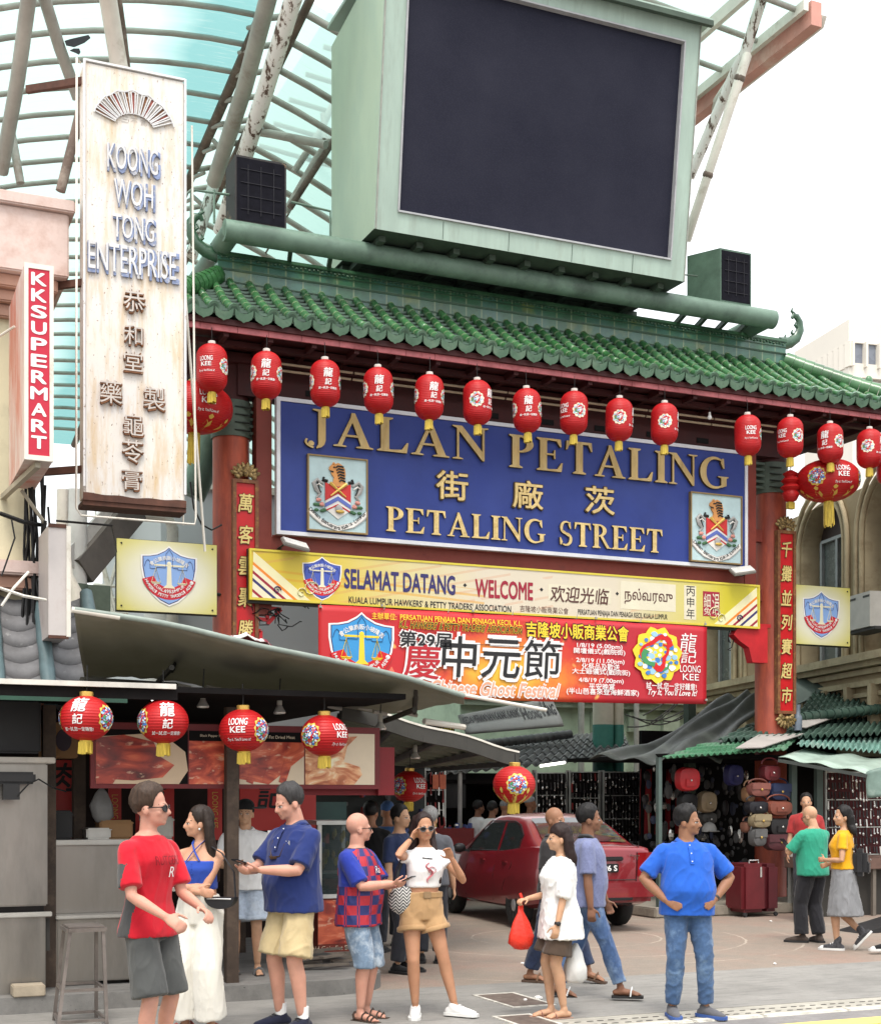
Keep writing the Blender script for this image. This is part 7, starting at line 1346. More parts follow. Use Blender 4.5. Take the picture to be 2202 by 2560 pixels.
bm_ = MB(); rings = [ring(*s) for s in ST]; n = len(rings[0]); bm_.add([p for r_ in rings for p in r_], [(i*n+j, (i+1)*n+j, (i+1)*n+(j+1) % n, i*n+(j+1) % n) for i in range(len(rings)-1) for j in range(n)]+[tuple(range(n)), tuple(range((len(rings)-1)*n, len(rings)*n))[::-1]])
def bool_cut(o, cutter):
 q = o.modifiers.new('cut', 'BOOLEAN'); q.object = cutter; q.operation = 'DIFFERENCE'; q.solver = 'EXACT'
 dg = bpy.context.evaluated_depsgraph_get(); me = bpy.data.meshes.new_from_object(o.evaluated_get(dg)); o.modifiers.clear(); old = o.data; o.data = me; bpy.data.objects.remove(cutter)
body = bm_.build('body', [paint, trim], car, None, local=True)
cut = MB()
for y in (0, WB):
 for s in (-1, 1): cut.path([(s*.55, y, .33), (s*1.1, y, .33)], .375, 28, 0)
cutter = cut.build('cutter', [trim]); cutter.parent = car
body.data.flip_normals() if False else None
bmx = bmesh.new(); bmx.from_mesh(body.data); bmesh.ops.recalc_face_normals(bmx, faces=bmx.faces[:]); bmx.to_mesh(body.data); bmx.free()
bpy.context.view_layer.update(); bool_cut(body, cutter)
for pl_ in body.data.polygons: pl_.use_smooth = True
body.data.set_sharp_from_angle(angle=R(38))
RFP = [(-.62, 1.14), (-.35, 1.25), (-.05, 1.40), (.2, 1.49), (.5, 1.535), (.9, 1.55), (1.25, 1.535), (1.5, 1.48), (1.85, 1.29), (2.15, 1.12), (2.4, 1.00)]
def zrf(y):
 for (a, za), (b_, zb_) in zip(RFP, RFP[1:]):
  if y <= b_: t = (y-a)/(b_-a); return za+(zb_-za)*t
 return 1.0
def belt(y): return 1.125-.045*(y+.6)/1.0*.9 if y < .5 else 1.075-.03*(y-.5)
def sx(y, z): zb_ = 1.0; f = max(0, min(1, (z-zb_)/.55)); return .775-.185*f
mb = MB(); rr = []
for y, z in RFP: w_ = sx(y, z); rr.append([Vec((.775, y, .98)), Vec((sx(y, (z+1)/2)+.004, y, (z+1)/2)), Vec((w_, y, z-.035)), Vec((w_-.06, y, z)), Vec((w_*.5, y, z+.022)), Vec((0, y, z+.03))]); rr[-1] += [Vec((-p.x, p.y, p.z)) for p in rr[-1][-2::-1]]
n = len(rr[0]); mb.add([p for r_ in rr for p in r_], [(i*n+j, (i+1)*n+j, (i+1)*n+j+1, i*n+j+1) for i in range(len(rr)-1) for j in range(n-1)]+[tuple(range(n)), tuple(range((len(rr)-1)*n, len(rr)*n))[::-1]])
cabin = mb.build('cabin', paint, car, 40, local=True); bmx = bmesh.new(); bmx.from_mesh(cabin.data); bmesh.ops.recalc_face_normals(bmx, faces=bmx.faces[:]); bmx.to_mesh(cabin.data); bmx.free()
def side(poly, mt, nm, d=.006, par=cabin):
 for s in (-1, 1):
  mb = MB(); vs = [Vec((s*(sx(y, z)+d), y, z)) for y, z in poly]; mb.add(vs, [tuple(range(len(vs)))]); mb.build(nm, mt, par, local=True)
def sidel(pts, r_, mt, nm, d=.005):
 for s in (-1, 1): MB().path([(s*(sx(y, z)+d), y, z) for y, z in pts], r_, 5).build(nm, mt, cabin, local=True)
side([(.06, 1.06), (.72, 1.045), (.72, 1.44), (.45, 1.45), (.22, 1.40), (.02, 1.28)], cglass, 'side_window'); side([(.80, 1.04), (1.98, 1.02), (1.86, 1.14), (1.58, 1.32), (1.36, 1.43), (.80, 1.445)], cglass, 'side_window')
side([(.72, 1.03), (.80, 1.03), (.80, 1.46), (.72, 1.46)], paint, 'door_pillar', .009); sidel([(.02, 1.05), (1.0, 1.035), (2.05, 1.01)], .011, trim, 'window_trim'); sidel([(.02, 1.05), (-.01, 1.28), (.2, 1.415), (.45, 1.465), (1.36, 1.455), (1.6, 1.34), (2.05, 1.02)], .009, trim, 'window_trim')
def xs(y, f):        # a point on the roof skin across the car
 z = zrf(y); w_ = sx(y, z)-.07; return Vec((w_*f, y, z+.034-.012*abs(f)**2))
for nm, ys, fw in (('rear_window', (-.56, -.35, -.05, .17), .93), ('windscreen', (1.52, 1.85, 2.15, 2.36), .95)):
 mb = MB(); mb.grid(lambda u, v: xs(ys[0]+(ys[-1]-ys[0])*v, (2*u-1)*fw)+Vec((0, 0, .004)), 10, 12); o = mb.build(nm, cglass, cabin, 180, local=True)
def onside(y, z): # half width of the body side at a height
 for a, b_ in zip(ST, ST[1:]):
  if a[0] <= y <= b_[0]:
   t = (y-a[0])/(b_[0]-a[0]); zb_, zt_, w_ = (a[k]+(b_[k]-a[k])*t for k in (1, 2, 3)); f = (z-zb_)/(zt_-zb_); P = [(0, .86), (.05, .965), (.2, .995), (.45, 1), (.60, .995), (.66, .975), (.90, .955), (.98, .915), (1, .80)]
   for (f0, k0), (f1, k1) in zip(P, P[1:]):
    if f <= f1: return w_*(k0+(k1-k0)*max(0, (f-f0)/(f1-f0)))
   return w_*.78
 return .8
for pts in ([(.78, 1.03), (.78, .7), (.80, .34)], [(1.92, 1.0), (1.98, .7), (1.95, .34)], [(.10, 1.05), (.12, .86), (.34, .62), (.42, .5)], [(.42, .30), (1.95, .29)]):
 for s in (-1, 1): MB().path([(s*(onside(y, z)+.001), y, z) for y, z in pts], .005, 5).build('door_seam', trim, body, local=True)
for y in (.30, 1.20):
 for s in (-1, 1): x = onside(y, .90); MB().bbox((s*(x-.01), y, .885), (s*(x+.022), y+.17, .912), .008).build('door_handle', paint, body, 50, local=True)
for s in (-1, 1): MB().ell((s*.95, 1.93, 1.045), (.10, .055, .07), 14, 10).beam((s*.8, 1.93, 1.0), (s*.92, 1.93, 1.02), .05, .04).build('wing_mirror', trim, car, 60, local=True)
def wheel(y, s):
 t = MB().lathe([(.20, -.09), (.29, -.095), (.315, -.07), (.32, 0), (.315, .07), (.29, .095), (.20, .09)], 36, (0, 0, 0), rot=Matrix.Rotation(R(90), 3, 'Y')).xf(Matrix.Translation((s*.745, y, .32))).build('tyre', tyre, car, 50, local=True); mb = MB(); X = s*.83
 mb.lathe([(0, .012), (.06, .014), (.10, .0), (.18, -.006), (.205, .004), (.212, -.02)], 32, (0, 0, 0), 0, rot=Matrix.Rotation(R(90*s), 3, 'Y')); mb.xf(Matrix.Translation((X, y, .32)))
 for k in range(8):
  a = k*math.pi/4; c, d = math.cos(a), math.sin(a); f = lambda r_, q: Vec((X+s*.008, y+r_*c-q*d, .32+r_*d+q*c)); mb.add([f(.105, -.014), f(.105, .014), f(.175, .03), f(.185, 0), f(.175, -.03)], [(0, 1, 2, 3, 4)], 1)
 mb.build('wheel_cover', [rimm, trim], t, 40, local=True)
for y in (0, WB):
 for s in (-1, 1): wheel(y, s)
# tail: lamps, plate, badge, bumper seam
def rear(x, z): # y of the tail skin
 return -.985
for s in (-1, 1):
 mb = MB(); mb.grid(lambda u, v: Vec((s*(.56+.24*u), rear(.56+.24*u, .74+.32*v)-.010+.03*u**3, .74+.32*v)), 6, 6); mb.build('tail_lamp', lamp_r, body, 180, local=True)
mb = MB().bbox((-.80, -1.075, .41), (.80, -.70, .665), .06); mb.build('rear_bumper', paint, body, 50, local=True); MB().bbox((-.45, -1.08, .43), (.45, -1.0, .48), .01).build('bumper_vent', trim, body, local=True)
for s in (-1, 1): MB().path([(s*.54, -.99, .68), (s*.55, -.99, 1.06), (s*.60, -.93, 1.14), (s*.66, -.60, 1.165)], .005, 5).build('boot_seam', trim, body, local=True)
MB().path([(-.54, -.99, .70), (.54, -.99, .70)], .005, 5).build('boot_seam', trim, body, local=True)
Y = -1.02; MB().bbox((-.34, Y, .955), (.34, Y+.1, 1.01), .012).build('boot_trim', trim, body, local=True); MB().bbox((-.27, Y-.0, .80), (.27, Y+.08, .915), .008).build('number_plate', trim, body, local=True)
mb = MB(); txt(mb, '296 S', (.115, Y, .858), EX, EZ, w=.25, h=.072, mi=0, off=.035, lift=.003); mb.build('plate_number', c_white, body, local=True)
MB().lathe([(.0, .012), (.05, .01), (.06, 0)], 16, rot=Matrix.Rotation(R(90), 3, 'X'), c=(0, Y-.0, .99)).build('badge', chrome, body, 60, local=True)
mb = MB(); txt(mb, 'Saga', (.50, Y-.0, 1.02), EX, EZ, w=.15, h=.035, off=.02, lift=.0, shear=.3); txt(mb, '1.3', (.52, Y, .985), EX, EZ, w=.06, h=.025, off=.02, lift=0); mb.build('boot_script', chrome, body, local=True)
mb = MB()
mb.bbox((-.55, -.90, .36), (.55, .5, .42), .02); mb.build('underbody', trim, car, local=True)
mb = MB()
for x, y, z in ((-.1, -.32, 1.22), (.15, -.38, 1.19), (.0, -.42, 1.2)): mb.bbox((x, y, z), (x+.25, y+.12, z+.012), .004)
mb.build('paper', c_white, car, local=True)
for s in (-1, 1): MB().ell((s*.66, 3.28, .74), (.13, .16, .075), 14, 10, rot=Matrix.Rotation(R(-s*28), 3, 'Z')).build('headlight', M('headlight lens', (.5, .52, .54), .1, bump=0), body, 60, local=True)
# ================================================================ people
VX = .0085
_tmpn = [0]
def remesh(mb, voxel, it=4, fac=.5):
 me = bpy.data.meshes.new('tmp'); me.from_pydata([p for p in mb.v], [], mb.f); me.update()
 o = bpy.data.objects.new('tmp', me); COL.objects.link(o)
 q = o.modifiers.new('r', 'REMESH'); q.mode = 'VOXEL'; q.voxel_size = voxel; q.use_smooth_shade = True
 if it: q = o.modifiers.new('s', 'SMOOTH'); q.factor = fac; q.iterations = it
 dg = bpy.context.evaluated_depsgraph_get(); dg.update(); r_ = bpy.data.meshes.new_from_object(o.evaluated_get(dg))
 bpy.data.objects.remove(o); bpy.data.meshes.remove(me); return r_
def finish(me, name, mats, parent, amp=0, fr=(8, 8, 4), seed=0, matfn=None):
 me.name = name; me.materials.clear()
 for m in mats: me.materials.append(m)
 if amp:
  off = Vec((seed*3.7, seed*1.3, seed*2.1)); ns = [v.normal.copy() for v in me.vertices]; F = Vec(fr)
  for v, n_ in zip(me.vertices, ns):
   p = Vec((v.co.x*F.x, v.co.y*F.y, v.co.z*F.z+v.co.x*F.x*.5))+off; a = noise.noise(p); b_ = 1-abs(noise.noise(p*1.9+Vec((5, 2, 8))))*2.2
   v.co += n_*amp*(a*.45+max(0, b_)**3*.75-.2)
 me.polygons.foreach_set('use_smooth', [True]*len(me.polygons))
 if matfn: me.polygons.foreach_set('material_index', [matfn(p.center, p.normal) for p in me.polygons])
 else: me.polygons.foreach_set('material_index', [0]*len(me.polygons))
 me.update(); o = bpy.data.objects.new(name, me); COL.objects.link(o); o.parent = parent; OFF[o] = Vec((0, 0, 0)); return o
def loft(mb, secs, n=22, e=2.3):
 """closed body from horizontal sections (z, cx, cy, rx, ry)"""
 vs = []; fs = []
 for z, cx, cy, rx, ry in secs:
  for j in range(n):
   t = 2*math.pi*j/n; c, s = math.cos(t), math.sin(t); vs.append(Vec((cx+rx*math.copysign(abs(c)**(2/e), c), cy+ry*math.copysign(abs(s)**(2/e), s), z)))
 k = len(secs)
 for i in range(k-1):
  for j in range(n): fs.append((i*n+j, i*n+(j+1) % n, (i+1)*n+(j+1) % n, (i+1)*n+j))
 fs.append(tuple(range(n))[::-1]); fs.append(tuple(range((k-1)*n, k*n))); mb.add(vs, fs)
def limb(mb, pts, rs, n=14, flat=1.0):
 """rounded tapering tube through points"""
 pts = [Vec(p) for p in pts]; P = []; Q = []
 d0 = (pts[0]-pts[1]).normalized(); P += [pts[0]+d0*rs[0]*.85, pts[0]+d0*rs[0]*.5]; Q += [rs[0]*.45, rs[0]*.85]
 for i in range(len(pts)): P.append(pts[i]); Q.append(rs[i])
 d1 = (pts[-1]-pts[-2]).normalized(); P += [pts[-1]+d1*rs[-1]*.5, pts[-1]+d1*rs[-1]*.85]; Q += [rs[-1]*.85, rs[-1]*.45]
 mb.path(P, Q, n, 0, True, flat)
def ik(a, t, l1, l2, pole):
 a, t = Vec(a), Vec(t); d = t-a; L = min(d.length, (l1+l2)*.999); u = d.normalized(); t = a+u*L; x = (l1*l1-l2*l2+L*L)/(2*L); h = math.sqrt(max(0, l1*l1-x*x)); p = Vec(pole); p = (p-u*p.dot(u)).normalized(); return a+u*x+p*h, t
def seg(a, b_, t): return Vec(a).lerp(Vec(b_), t)
def hand(mb, w_, d, pn, tside, curl=.5, spread=.5, s=1.0):
 """palm, four jointed fingers and a thumb; d along the hand, pn out of the palm, tside towards the thumb"""
 d = Vec(d).normalized(); pn = Vec(pn); pn = (pn-d*pn.dot(d)).normalized(); t = Vec(tside); t = (t-d*t.dot(d)-pn*t.dot(pn)).normalized(); w_ = Vec(w_)
 mb.path([w_-d*.02, w_+d*.02, w_+d*.055*s, w_+d*.088*s, w_+d*.098*s], [.024*s, .032*s, .040*s, .040*s, .030*s], 12, 0, True, .42, up=pn if abs(d.dot(pn)) < .9 else t)
 for i, (o_, l_) in enumerate(((.030, .066), (.010, .076), (-.010, .070), (-.030, .055))):
  b_ = w_+d*.088*s+t*o_*s; dd = d+t*(o_*spread*4); pts = [b_]; a = curl*.5
  for k in range(3): q = (dd*math.cos(a)+pn*math.sin(a)).normalized(); pts.append(pts[-1]+q*(l_*s*(.44, .33, .25)[k])); a += curl*.75
  limb(mb, pts, [.0098*s, .0095*s, .0088*s, .0078*s], 8)
 b_ = w_+d*.025*s+t*.026*s; q1 = (d*.55+t*.75+pn*.25).normalized(); q2 = (d*.85+t*.25+pn*.4).normalized(); limb(mb, [b_, b_+q1*.042*s, b_+q1*.042*s+q2*.03*s, b_+q1*.042*s+q2*.055*s], [.0135*s, .0115*s, .0105*s, .009*s], 8)
SK = {}
def skin(nm, col):
 if nm not in SK:
  m, n, b = newmat('skin '+nm); f = nnoise(n, 9, 4, .6); g = nnoise(n, 3, 3); c = nramp(n, f, [(.3, mul(col, .88)), (.7, mul(col, 1.1))]); c = nmix(n, nramp(n, g, [(.45, 0), (.75, .3)]), c, (col[0]*1.05, col[1]*.78, col[2]*.72)); n.links.new(c, b.inputs['Base Color'])
  b.inputs['Roughness'].default_value = .55; b.inputs['Specular IOR Level'].default_value = .3; b.inputs['Subsurface Weight'].default_value = .12; b.inputs['Subsurface Radius'].default_value = (.02, .008, .005); b.inputs['Subsurface Scale'].default_value = .5; nbump(n, b, nnoise(n, 120, 2), .12, .002); SK[nm] = m
 return SK[nm]
def crease(m):     # soft folds and weave of cloth as bump
 n = m.node_tree; b = [x for x in n.nodes if x.type == 'BSDF_PRINCIPLED'][0]; c = n.nodes.new('ShaderNodeTexCoord'); w = nnoise(n, 3.2, 3, .5, c.outputs['Object'], (1, 1, .55))
 a = nmath(n, 'ABSOLUTE', nmath(n, 'SUBTRACT', w, .5)); r_ = nmath(n, 'POWER', nmath(n, 'SUBTRACT', 1.0, nmath(n, 'MULTIPLY', a, 3.2)), 3.0); w2 = nnoise(n, 11, 3, .55, c.outputs['Object'], (1, .9, .5)); a2 = nmath(n, 'ABSOLUTE', nmath(n, 'SUBTRACT', w2, .5)); h = nmath(n, 'ADD', r_, nmath(n, 'MULTIPLY', nmath(n, 'SUBTRACT', .5, a2), .9)); h = nmath(n, 'ADD', h, nmath(n, 'MULTIPLY', nnoise(n, 240, 2), .12))
 nbump(n, b, h, .55, .012); b.inputs['Sheen Weight'].default_value = .15; return m
def cloth(nm, col, rough=.88, var=.12, vs=5, st=None, ss=3, stt=(.5, .7)):
 k = 'cloth '+nm
 if k in MATS: return MATS[k]
 return crease(M(k, col, rough, var=var, vs=vs, bump=0, spec=.15, stain=st, ss=ss, st=stt))
def hairm(nm, col):
 nm = 'h '+nm
 if nm in SK: return SK[nm]
 m, n, b = newmat('hair'+nm[1:]); f = nnoise(n, 26, 5, .7, stretch=(3, 3, .35)); n.links.new(nramp(n, f, [(.3, mul(col, .45)), (.7, mul(col, 1.35))]), b.inputs['Base Color']); b.inputs['Roughness'].default_value = .5; b.inputs['Specular IOR Level'].default_value = .22; nbump(n, b, f, .6, .006); SK[nm] = m; return m
eye_w = M('eye white', (.55, .52, .49), .3, bump=0); eye_d = M('eye dark', (.02, .013, .01), .2, bump=0)
def facing(phi):
 a = R(phi); d = Vec((CA, -SA, 0))*math.sin(a)-Vec((SA, CA, 0))*math.cos(a); return math.atan2(-d.x, d.y)
TOR_M = [(.84, 0, .125, .095), (.92, -.012, .168, .118), (1.00, -.004, .160, .112), (1.09, .0, .152, .104), (1.20, .0, .160, .110), (1.31, 0, .174, .116), (1.375, -.012, .170, .102), (1.415, -.018, .142, .086), (1.45, -.021, .100, .070), (1.478, -.022, .074, .060)]
TOR_F = [(.84, -.005, .135, .10), (.91, -.018, .172, .125), (.99, -.008, .155, .108), (1.08, .0, .124, .090), (1.17, .004, .128, .094), (1.27, .016, .142, .118), (1.34, .004, .146, .100), (1.39, -.012, .132, .082), (1.43, -.02, .094, .066), (1.475, -.022, .062, .054)]
def person(label, U, D, phi, H, skn, fem=False, fat=0.0, hphi=None, hpitch=0, hroll=0, feet=None, hands=None, poles=None, palms=None, curls=(.6, .6), z0=0, top=None, bottom=None, shoes=None, hair=None, face=True, vx=VX, group=None, extra=None, lean=(0, 0), leanx=0.0, name='person', mouth=0, hip=0.0, loc=None):
 """feet / hands: (x, y, z) targets right then left in the person's own frame (x to their right, y ahead), for a 1.75 m figure"""
 p0 = at(U, HOR, D) if loc is None else loc; S = H/1.75; t = thing(name, label, 'person', (p0.x, p0.y, z0), group, facing(phi)); t.scale = (S, S, S); OFF[t] = Vec((0, 0, 0)); seed = int(U) % 97
 sk = skin(skn[0], skn[1]); T = TOR_F if fem else TOR_M
 def tor(z):
  for a, b_ in zip(T, T[1:]):
   if z <= b_[0]:
    u = max(0, (z-a[0])/(b_[0]-a[0])); cy, rx, ry = (a[i]+(b_[i]-a[i])*u for i in (1, 2, 3)); break
  else: cy, rx, ry = T[-1][1:]
  g = max(0, 1-abs(z-1.06)/.24)*fat; g2 = fat*max(0, 1-abs(z-1.1)/.42); rx += .05*g2+.015*g; ry += .06*g+.035*g2; cy += .045*g; return cy, rx, ry
 def bend(p):           # lean of the trunk above the hips
  k = max(0, p.z-.9); return Vec((p.x+leanx*k+hip*max(0, 1-abs(p.z-.9)/.35), p.y+lean[0]*k, p.z))
 sw = .162 if fem else .188+.012*fat
 feet = feet or [(.10, .02, 0), (-.10, .0, 0)]; hands = hands or [(.27, .05, .80), (-.27, .05, .80)]; poles = poles or [(.5, -1, .1), (-.5, -1, .1)]
 hipj = [Vec((.088+hip, 0, .91)), Vec((-.088+hip, 0, .91))]; shj = [bend(Vec((sw, -.018, 1.378))), bend(Vec((-sw, -.018, 1.378)))]
 LG = []; AR = []
 for i in (0, 1):
  f = Vec(feet[i][:3]); ankle = f+Vec((0, 0, .085)); k, ankle = ik(hipj[i], ankle, .425, .415, ((.12 if i == 0 else -.12), 1, 0)); LG.append((hipj[i], k, ankle, feet[i]))
  e, w_ = ik(shj[i], hands[i], .285, .25, poles[i]); AR.append((shj[i], e, w_))
 lr = 1.0+.16*fat if not fem else 1.0+.2*fat; ar = (1.0+.22*fat)*(.86 if fem else 1.0)
 def legpts(i, add=0.0, upto=1.0): # thigh and shank centres with radii
  h, k, a = LG[i][:3]; back = Vec((0, -.012, 0)); th = .086 if not fem else .090
  P = [h, seg(h, k, .35), seg(h, k, .75), k, seg(k, a, .28)+back, seg(k, a, .6)+back*.5, seg(k, a, .9)]; Q = [th*lr, .078*lr, .062*lr, .053*lr, .054*lr, .043*lr, .033*lr]; return P, [q+add for q in Q]
 def armpts(i, add=0.0): s, e, w_ = AR[i]; return [s, seg(s, e, .3), seg(s, e, .75), e, seg(e, w_, .25), seg(e, w_, .65), w_], [q*ar+add for q in (.047, .048, .042, .037, .040, .033, .0255)]
 hphi = phi if hphi is None else hphi; hy = R(hphi-phi); piv = bend(Vec((0, -.012, 1.50))); HM = Matrix.Translation(piv) @ Matrix.Rotation(hy, 4, 'Z') @ Matrix.Rotation(R(hroll), 4, 'Y') @ Matrix.Rotation(R(-hpitch), 4, 'X') @ Matrix.Diagonal((1.05, 1.05, 1.05, 1)) @ Matrix.Translation(Vec((0, .012, -1.50)))
 hw = .95 if fem else 1.0
 def headmesh(mb):
  n0 = len(mb.v); mb.ell((0, -.014, 1.655), (.077*hw, .094, .093), 20, 14); mb.ell((0, .022, 1.602), (.063*hw, .074, .092), 20, 14); mb.ell((0, .034, 1.556), (.051*hw, .050, .040), 16, 10); mb.ell((0, .070, 1.537), (.022, .020, .018), 10, 8)
  mb.ell((0, .076, 1.634), (.050*hw, .020, .011), 12, 8); limb(mb, [(0, .086, 1.630), (0, .100, 1.607), (0, .108, 1.590)], [.008, .011, .013], 10); mb.ell((.011, .098, 1.586), (.009, .010, .007), 8, 6); mb.ell((-.011, .098, 1.586), (.009, .010, .007), 8, 6)
  mb.ell((0, .086, 1.5625), (.023, .012, .010), 12, 8)
  for s in (-1, 1): mb.ell((s*.040*hw, .058, 1.592), (.022, .022, .022), 10, 8); mb.ell((s*.074*hw, -.008, 1.603), (.010, .022, .031), 12, 8, rot=Matrix.Rotation(R(s*-14), 3, 'Z'))
  mb.xf(HM, n0); nr = (.047 if fem else .057+.012*fat); limb(mb, [bend(Vec((0, -.026, 1.42))), bend(Vec((0, -.020, 1.48))), HM @ Vec((0, -.012, 1.56))], [nr*1.18, nr, nr*.98], 16)
 mb = MB(); loft(mb, [(z, 0, tor(z)[0], tor(z)[1], tor(z)[2]) for z, *_ in T]); mb.v = [bend(p) for p in mb.v]; headmesh(mb)
 for i in (0, 1):
  limb(mb, *legpts(i)); P, Q = armpts(i); limb(mb, P, Q); limb(mb, [bend(Vec(((sw-.07)*(1 if i == 0 else -1), -.02, 1.395))), P[0]], [.044, .047*ar])
  _, e, w_ = AR[i]; d = (w_-e).normalized(); pn, td = (palms[i][:2] if palms else (Vec((-1 if i == 0 else 1, 0, 0)), Vec((0, 1, .2)))); hand(mb, w_, d if len((palms or [[0, 0]])[0]) < 3 else palms[i][2], pn, td, curls[i], s=.92 if fem else 1.0)
  fx, fy, fz, *fr = LG[i][3]; yaw = R(fr[0] if fr else (8 if i == 0 else -8)); pit = R(fr[1] if len(fr) > 1 else 0); a = LG[i][2]; FM = Matrix.Translation(a) @ Matrix.Rotation(-yaw, 4, 'Z') @ Matrix.Rotation(-pit, 4, 'X'); n0 = len(mb.v)
  limb(mb, [(0, -.045, -.052), (0, .02, -.045), (0, .10, -.056), (0, .165, -.066)], [.032, .036, .034, .018], 12, .9); limb(mb, [(0, 0, 0), (0, .0, -.05)], [.034, .036], 12)
  for k in range(5): limb(mb, [((k-2)*.014*(-1 if i else 1), .145-.004*k, -.068), ((k-2)*.0155*(-1 if i else 1), .185-.009*k, -.074)], [.011, .009], 6)
  mb.xf(FM, n0); LG[i] = LG[i]+(FM,)
 bodyme = remesh(mb, vx, 4); bvh = BVHTree.FromPolygons([v.co for v in bodyme.vertices], [p.vertices[:] for p in bodyme.polygons]); body = finish(bodyme, 'body', [sk], t)
 # ---- clothing
 if top:
  e = top.get('ease', .018); hem = top['hem']; nz = top.get('neck', 1.462); mb = MB(); zs = [hem+(nz-hem)*k/12 for k in range(13)]; fl = top.get('flare', .01); sec = []
  for z in zs:
   cy, rx, ry = tor(max(.92, z)); dr = max(0, 1-(z-hem)/.35)*fl; tp = max(0, (z-1.40)/.075); sec.append((z, 0, cy, rx+e*(1-.6*tp)+dr, ry+e*(1-.5*tp)+dr))
  loft(mb, sec, 26); mb.v = [bend(p) for p in mb.v]; sl = top.get('sleeve', .6)
  for i in (0, 1):
   if sl <= 0: continue
   s, el, w_ = AR[i]; ein = top.get('sease', .022); limb(mb, [bend(Vec(((sw-.08)*(1 if i == 0 else -1), -.02, 1.385))), s], [.046+e*.8, .048*ar+.013])
   P, Q = armpts(i)
   if sl <= 1: tp_ = [s, seg(s, el, sl*.5), seg(s, el, sl)]; q = [.049*ar+.013, .050*ar+ein*.9, .047*ar+ein*1.35]
   else: tp_ = [s, seg(s, el, .6), el, seg(el, w_, sl-1)]; q = [.049*ar+.013, .05*ar+ein, .045*ar+ein, .042*ar+ein]
   mb.path(tp_, q, 18)
  o = finish(remesh(mb, top.get('vx', vx*1.15), 6), top.get('name', 'shirt'), top['mats'], t, top.get('amp', .008), top.get('fr', (5.5, 5.5, 3.2)), seed, top.get('fn'))
  if top.get('collar'):
   mb = MB(); c = top['collar']; n_ = 22; zc = 1.452
   for row, (dz, dr) in enumerate(((0.0, .028), (.045, .012))): pass
   vs = [];
   for k in range(n_+1):
    a = R(20+320*k/n_)+math.pi/2; cx_2, sy_ = math.cos(a), math.sin(a); dip = .045*max(0, sy_)**2; r0 = (.066 if not fem else .055)+.006*fat
    for dz, dr in ((-.004, .016), (.042, .002), (.012, .026)): vs.append(bend(Vec(((r0+dr)*cx_2*1.05, -.018+(r0+dr)*sy_, zc+dz-dip))))
   mb.add(vs, [(3*k+j, 3*k+3+j, 3*k+4+j, 3*k+1+j) for k in range(n_) for j in (0, 1)]); mb.build('collar', c, o, 180, solid=.006, local=True)
   mb = MB(); fy = [tor(z)[0]+tor(z)[2]+e for z in (1.44, 1.38, 1.31)]; P = [bvh and bend(Vec((0, y, z))) for y, z in zip(fy, (1.435, 1.37, 1.30))]
 if bottom:
  kind = bottom['kind']; e = bottom.get('ease', .016); mb = MB(); wz = bottom.get('waist', 1.0); sec = []
  if kind == 'skirt':
   hem = bottom['hem']; zs = [hem+(wz-hem)*k/12 for k in range(13)]
   for z in zs:
    cy, rx, ry = tor(max(.93, z)); q = max(0, (.90-z)); fwd = (LG[0][2].y+LG[1][2].y)/2*q*.5; sec.append((z, 0, cy+fwd, rx+e+q*bottom.get('flare', .1)*.5, ry+e+q*bottom.get('flare', .1)))
   loft(mb, sec, 26)
  else:
   for z in [.84+(wz-.84)*k/5 for k in range(6)]: cy, rx, ry = tor(max(.86, z)); sec.append((z, hip*max(0, 1-abs(z-.9)/.35), cy, rx+e, ry+e))
   loft(mb, sec, 26); L = bottom['len']
   for i in (0, 1):
    P, Q = legpts(i); h, k, a = LG[i][:3]
    if L <= 1: TP = [h+Vec((0, 0, .02)), seg(h, k, L*.35), seg(h, k, L*.7), seg(h, k, L)]; RQ = [Q[0]+e, .080*lr+e*1.2, .070*lr+e*1.6+bottom.get('flare', 0)*.6, .062*lr+e*1.9+bottom.get('flare', 0)]
    else:
     f = L-1; TP = [h+Vec((0, 0, .02)), seg(h, k, .4), k, seg(k, a, f*.5), seg(k, a, f)]; g = bottom.get('flare', 0); RQ = [Q[0]+e, .078*lr+e+g*.25, .056*lr+e*1.1+g*.55, .052*lr+e*1.1+g*.8, .043*lr+e*1.2+g]
    n0 = len(mb.v); mb.path(TP, RQ, 18)
  o = finish(remesh(mb, vx*1.15, 6), bottom.get('name', 'trousers'), bottom['mats'], t, bottom.get('amp', .009), bottom.get('fr', (6, 6, 2.6)), seed+3, bottom.get('fn'))
  if bottom.get('cuff'):
   mb = MB(); L = bottom['len']
   for i in (0, 1):
    h, k, a = LG[i][:3]; c, d = (seg(h, k, L), (k-h).normalized()) if L <= 1 else (seg(k, a, L-1), (a-k).normalized()); r_ = (.062*lr+e*1.9+bottom.get('flare', 0))*1.05 if L <= 1 else .062
    mb.path([c-d*.035, c-d*.03, c+d*.002, c+d*.006], [r_*.96, r_, r_*1.02, r_*.98], 18)
   mb.build('cuff', bottom['cuff'], o, 60, local=True)
  if bottom.get('belt'):
   mb = MB(); cy, rx, ry = tor(wz); loft(mb, [(wz-.045, 0, cy, rx+e+.006, ry+e+.006), (wz-.005, 0, cy, rx+e+.006, ry+e+.006)], 26); bl = mb.build('belt', bottom['belt'], o, 60, local=True); MB().bbox((-.035, cy+ry+e+.0, wz-.055), (.035, cy+ry+e+.014, wz+.005), .006).build('buckle', M('dull buckle', (.26, .17, .09), .5), bl, local=True)
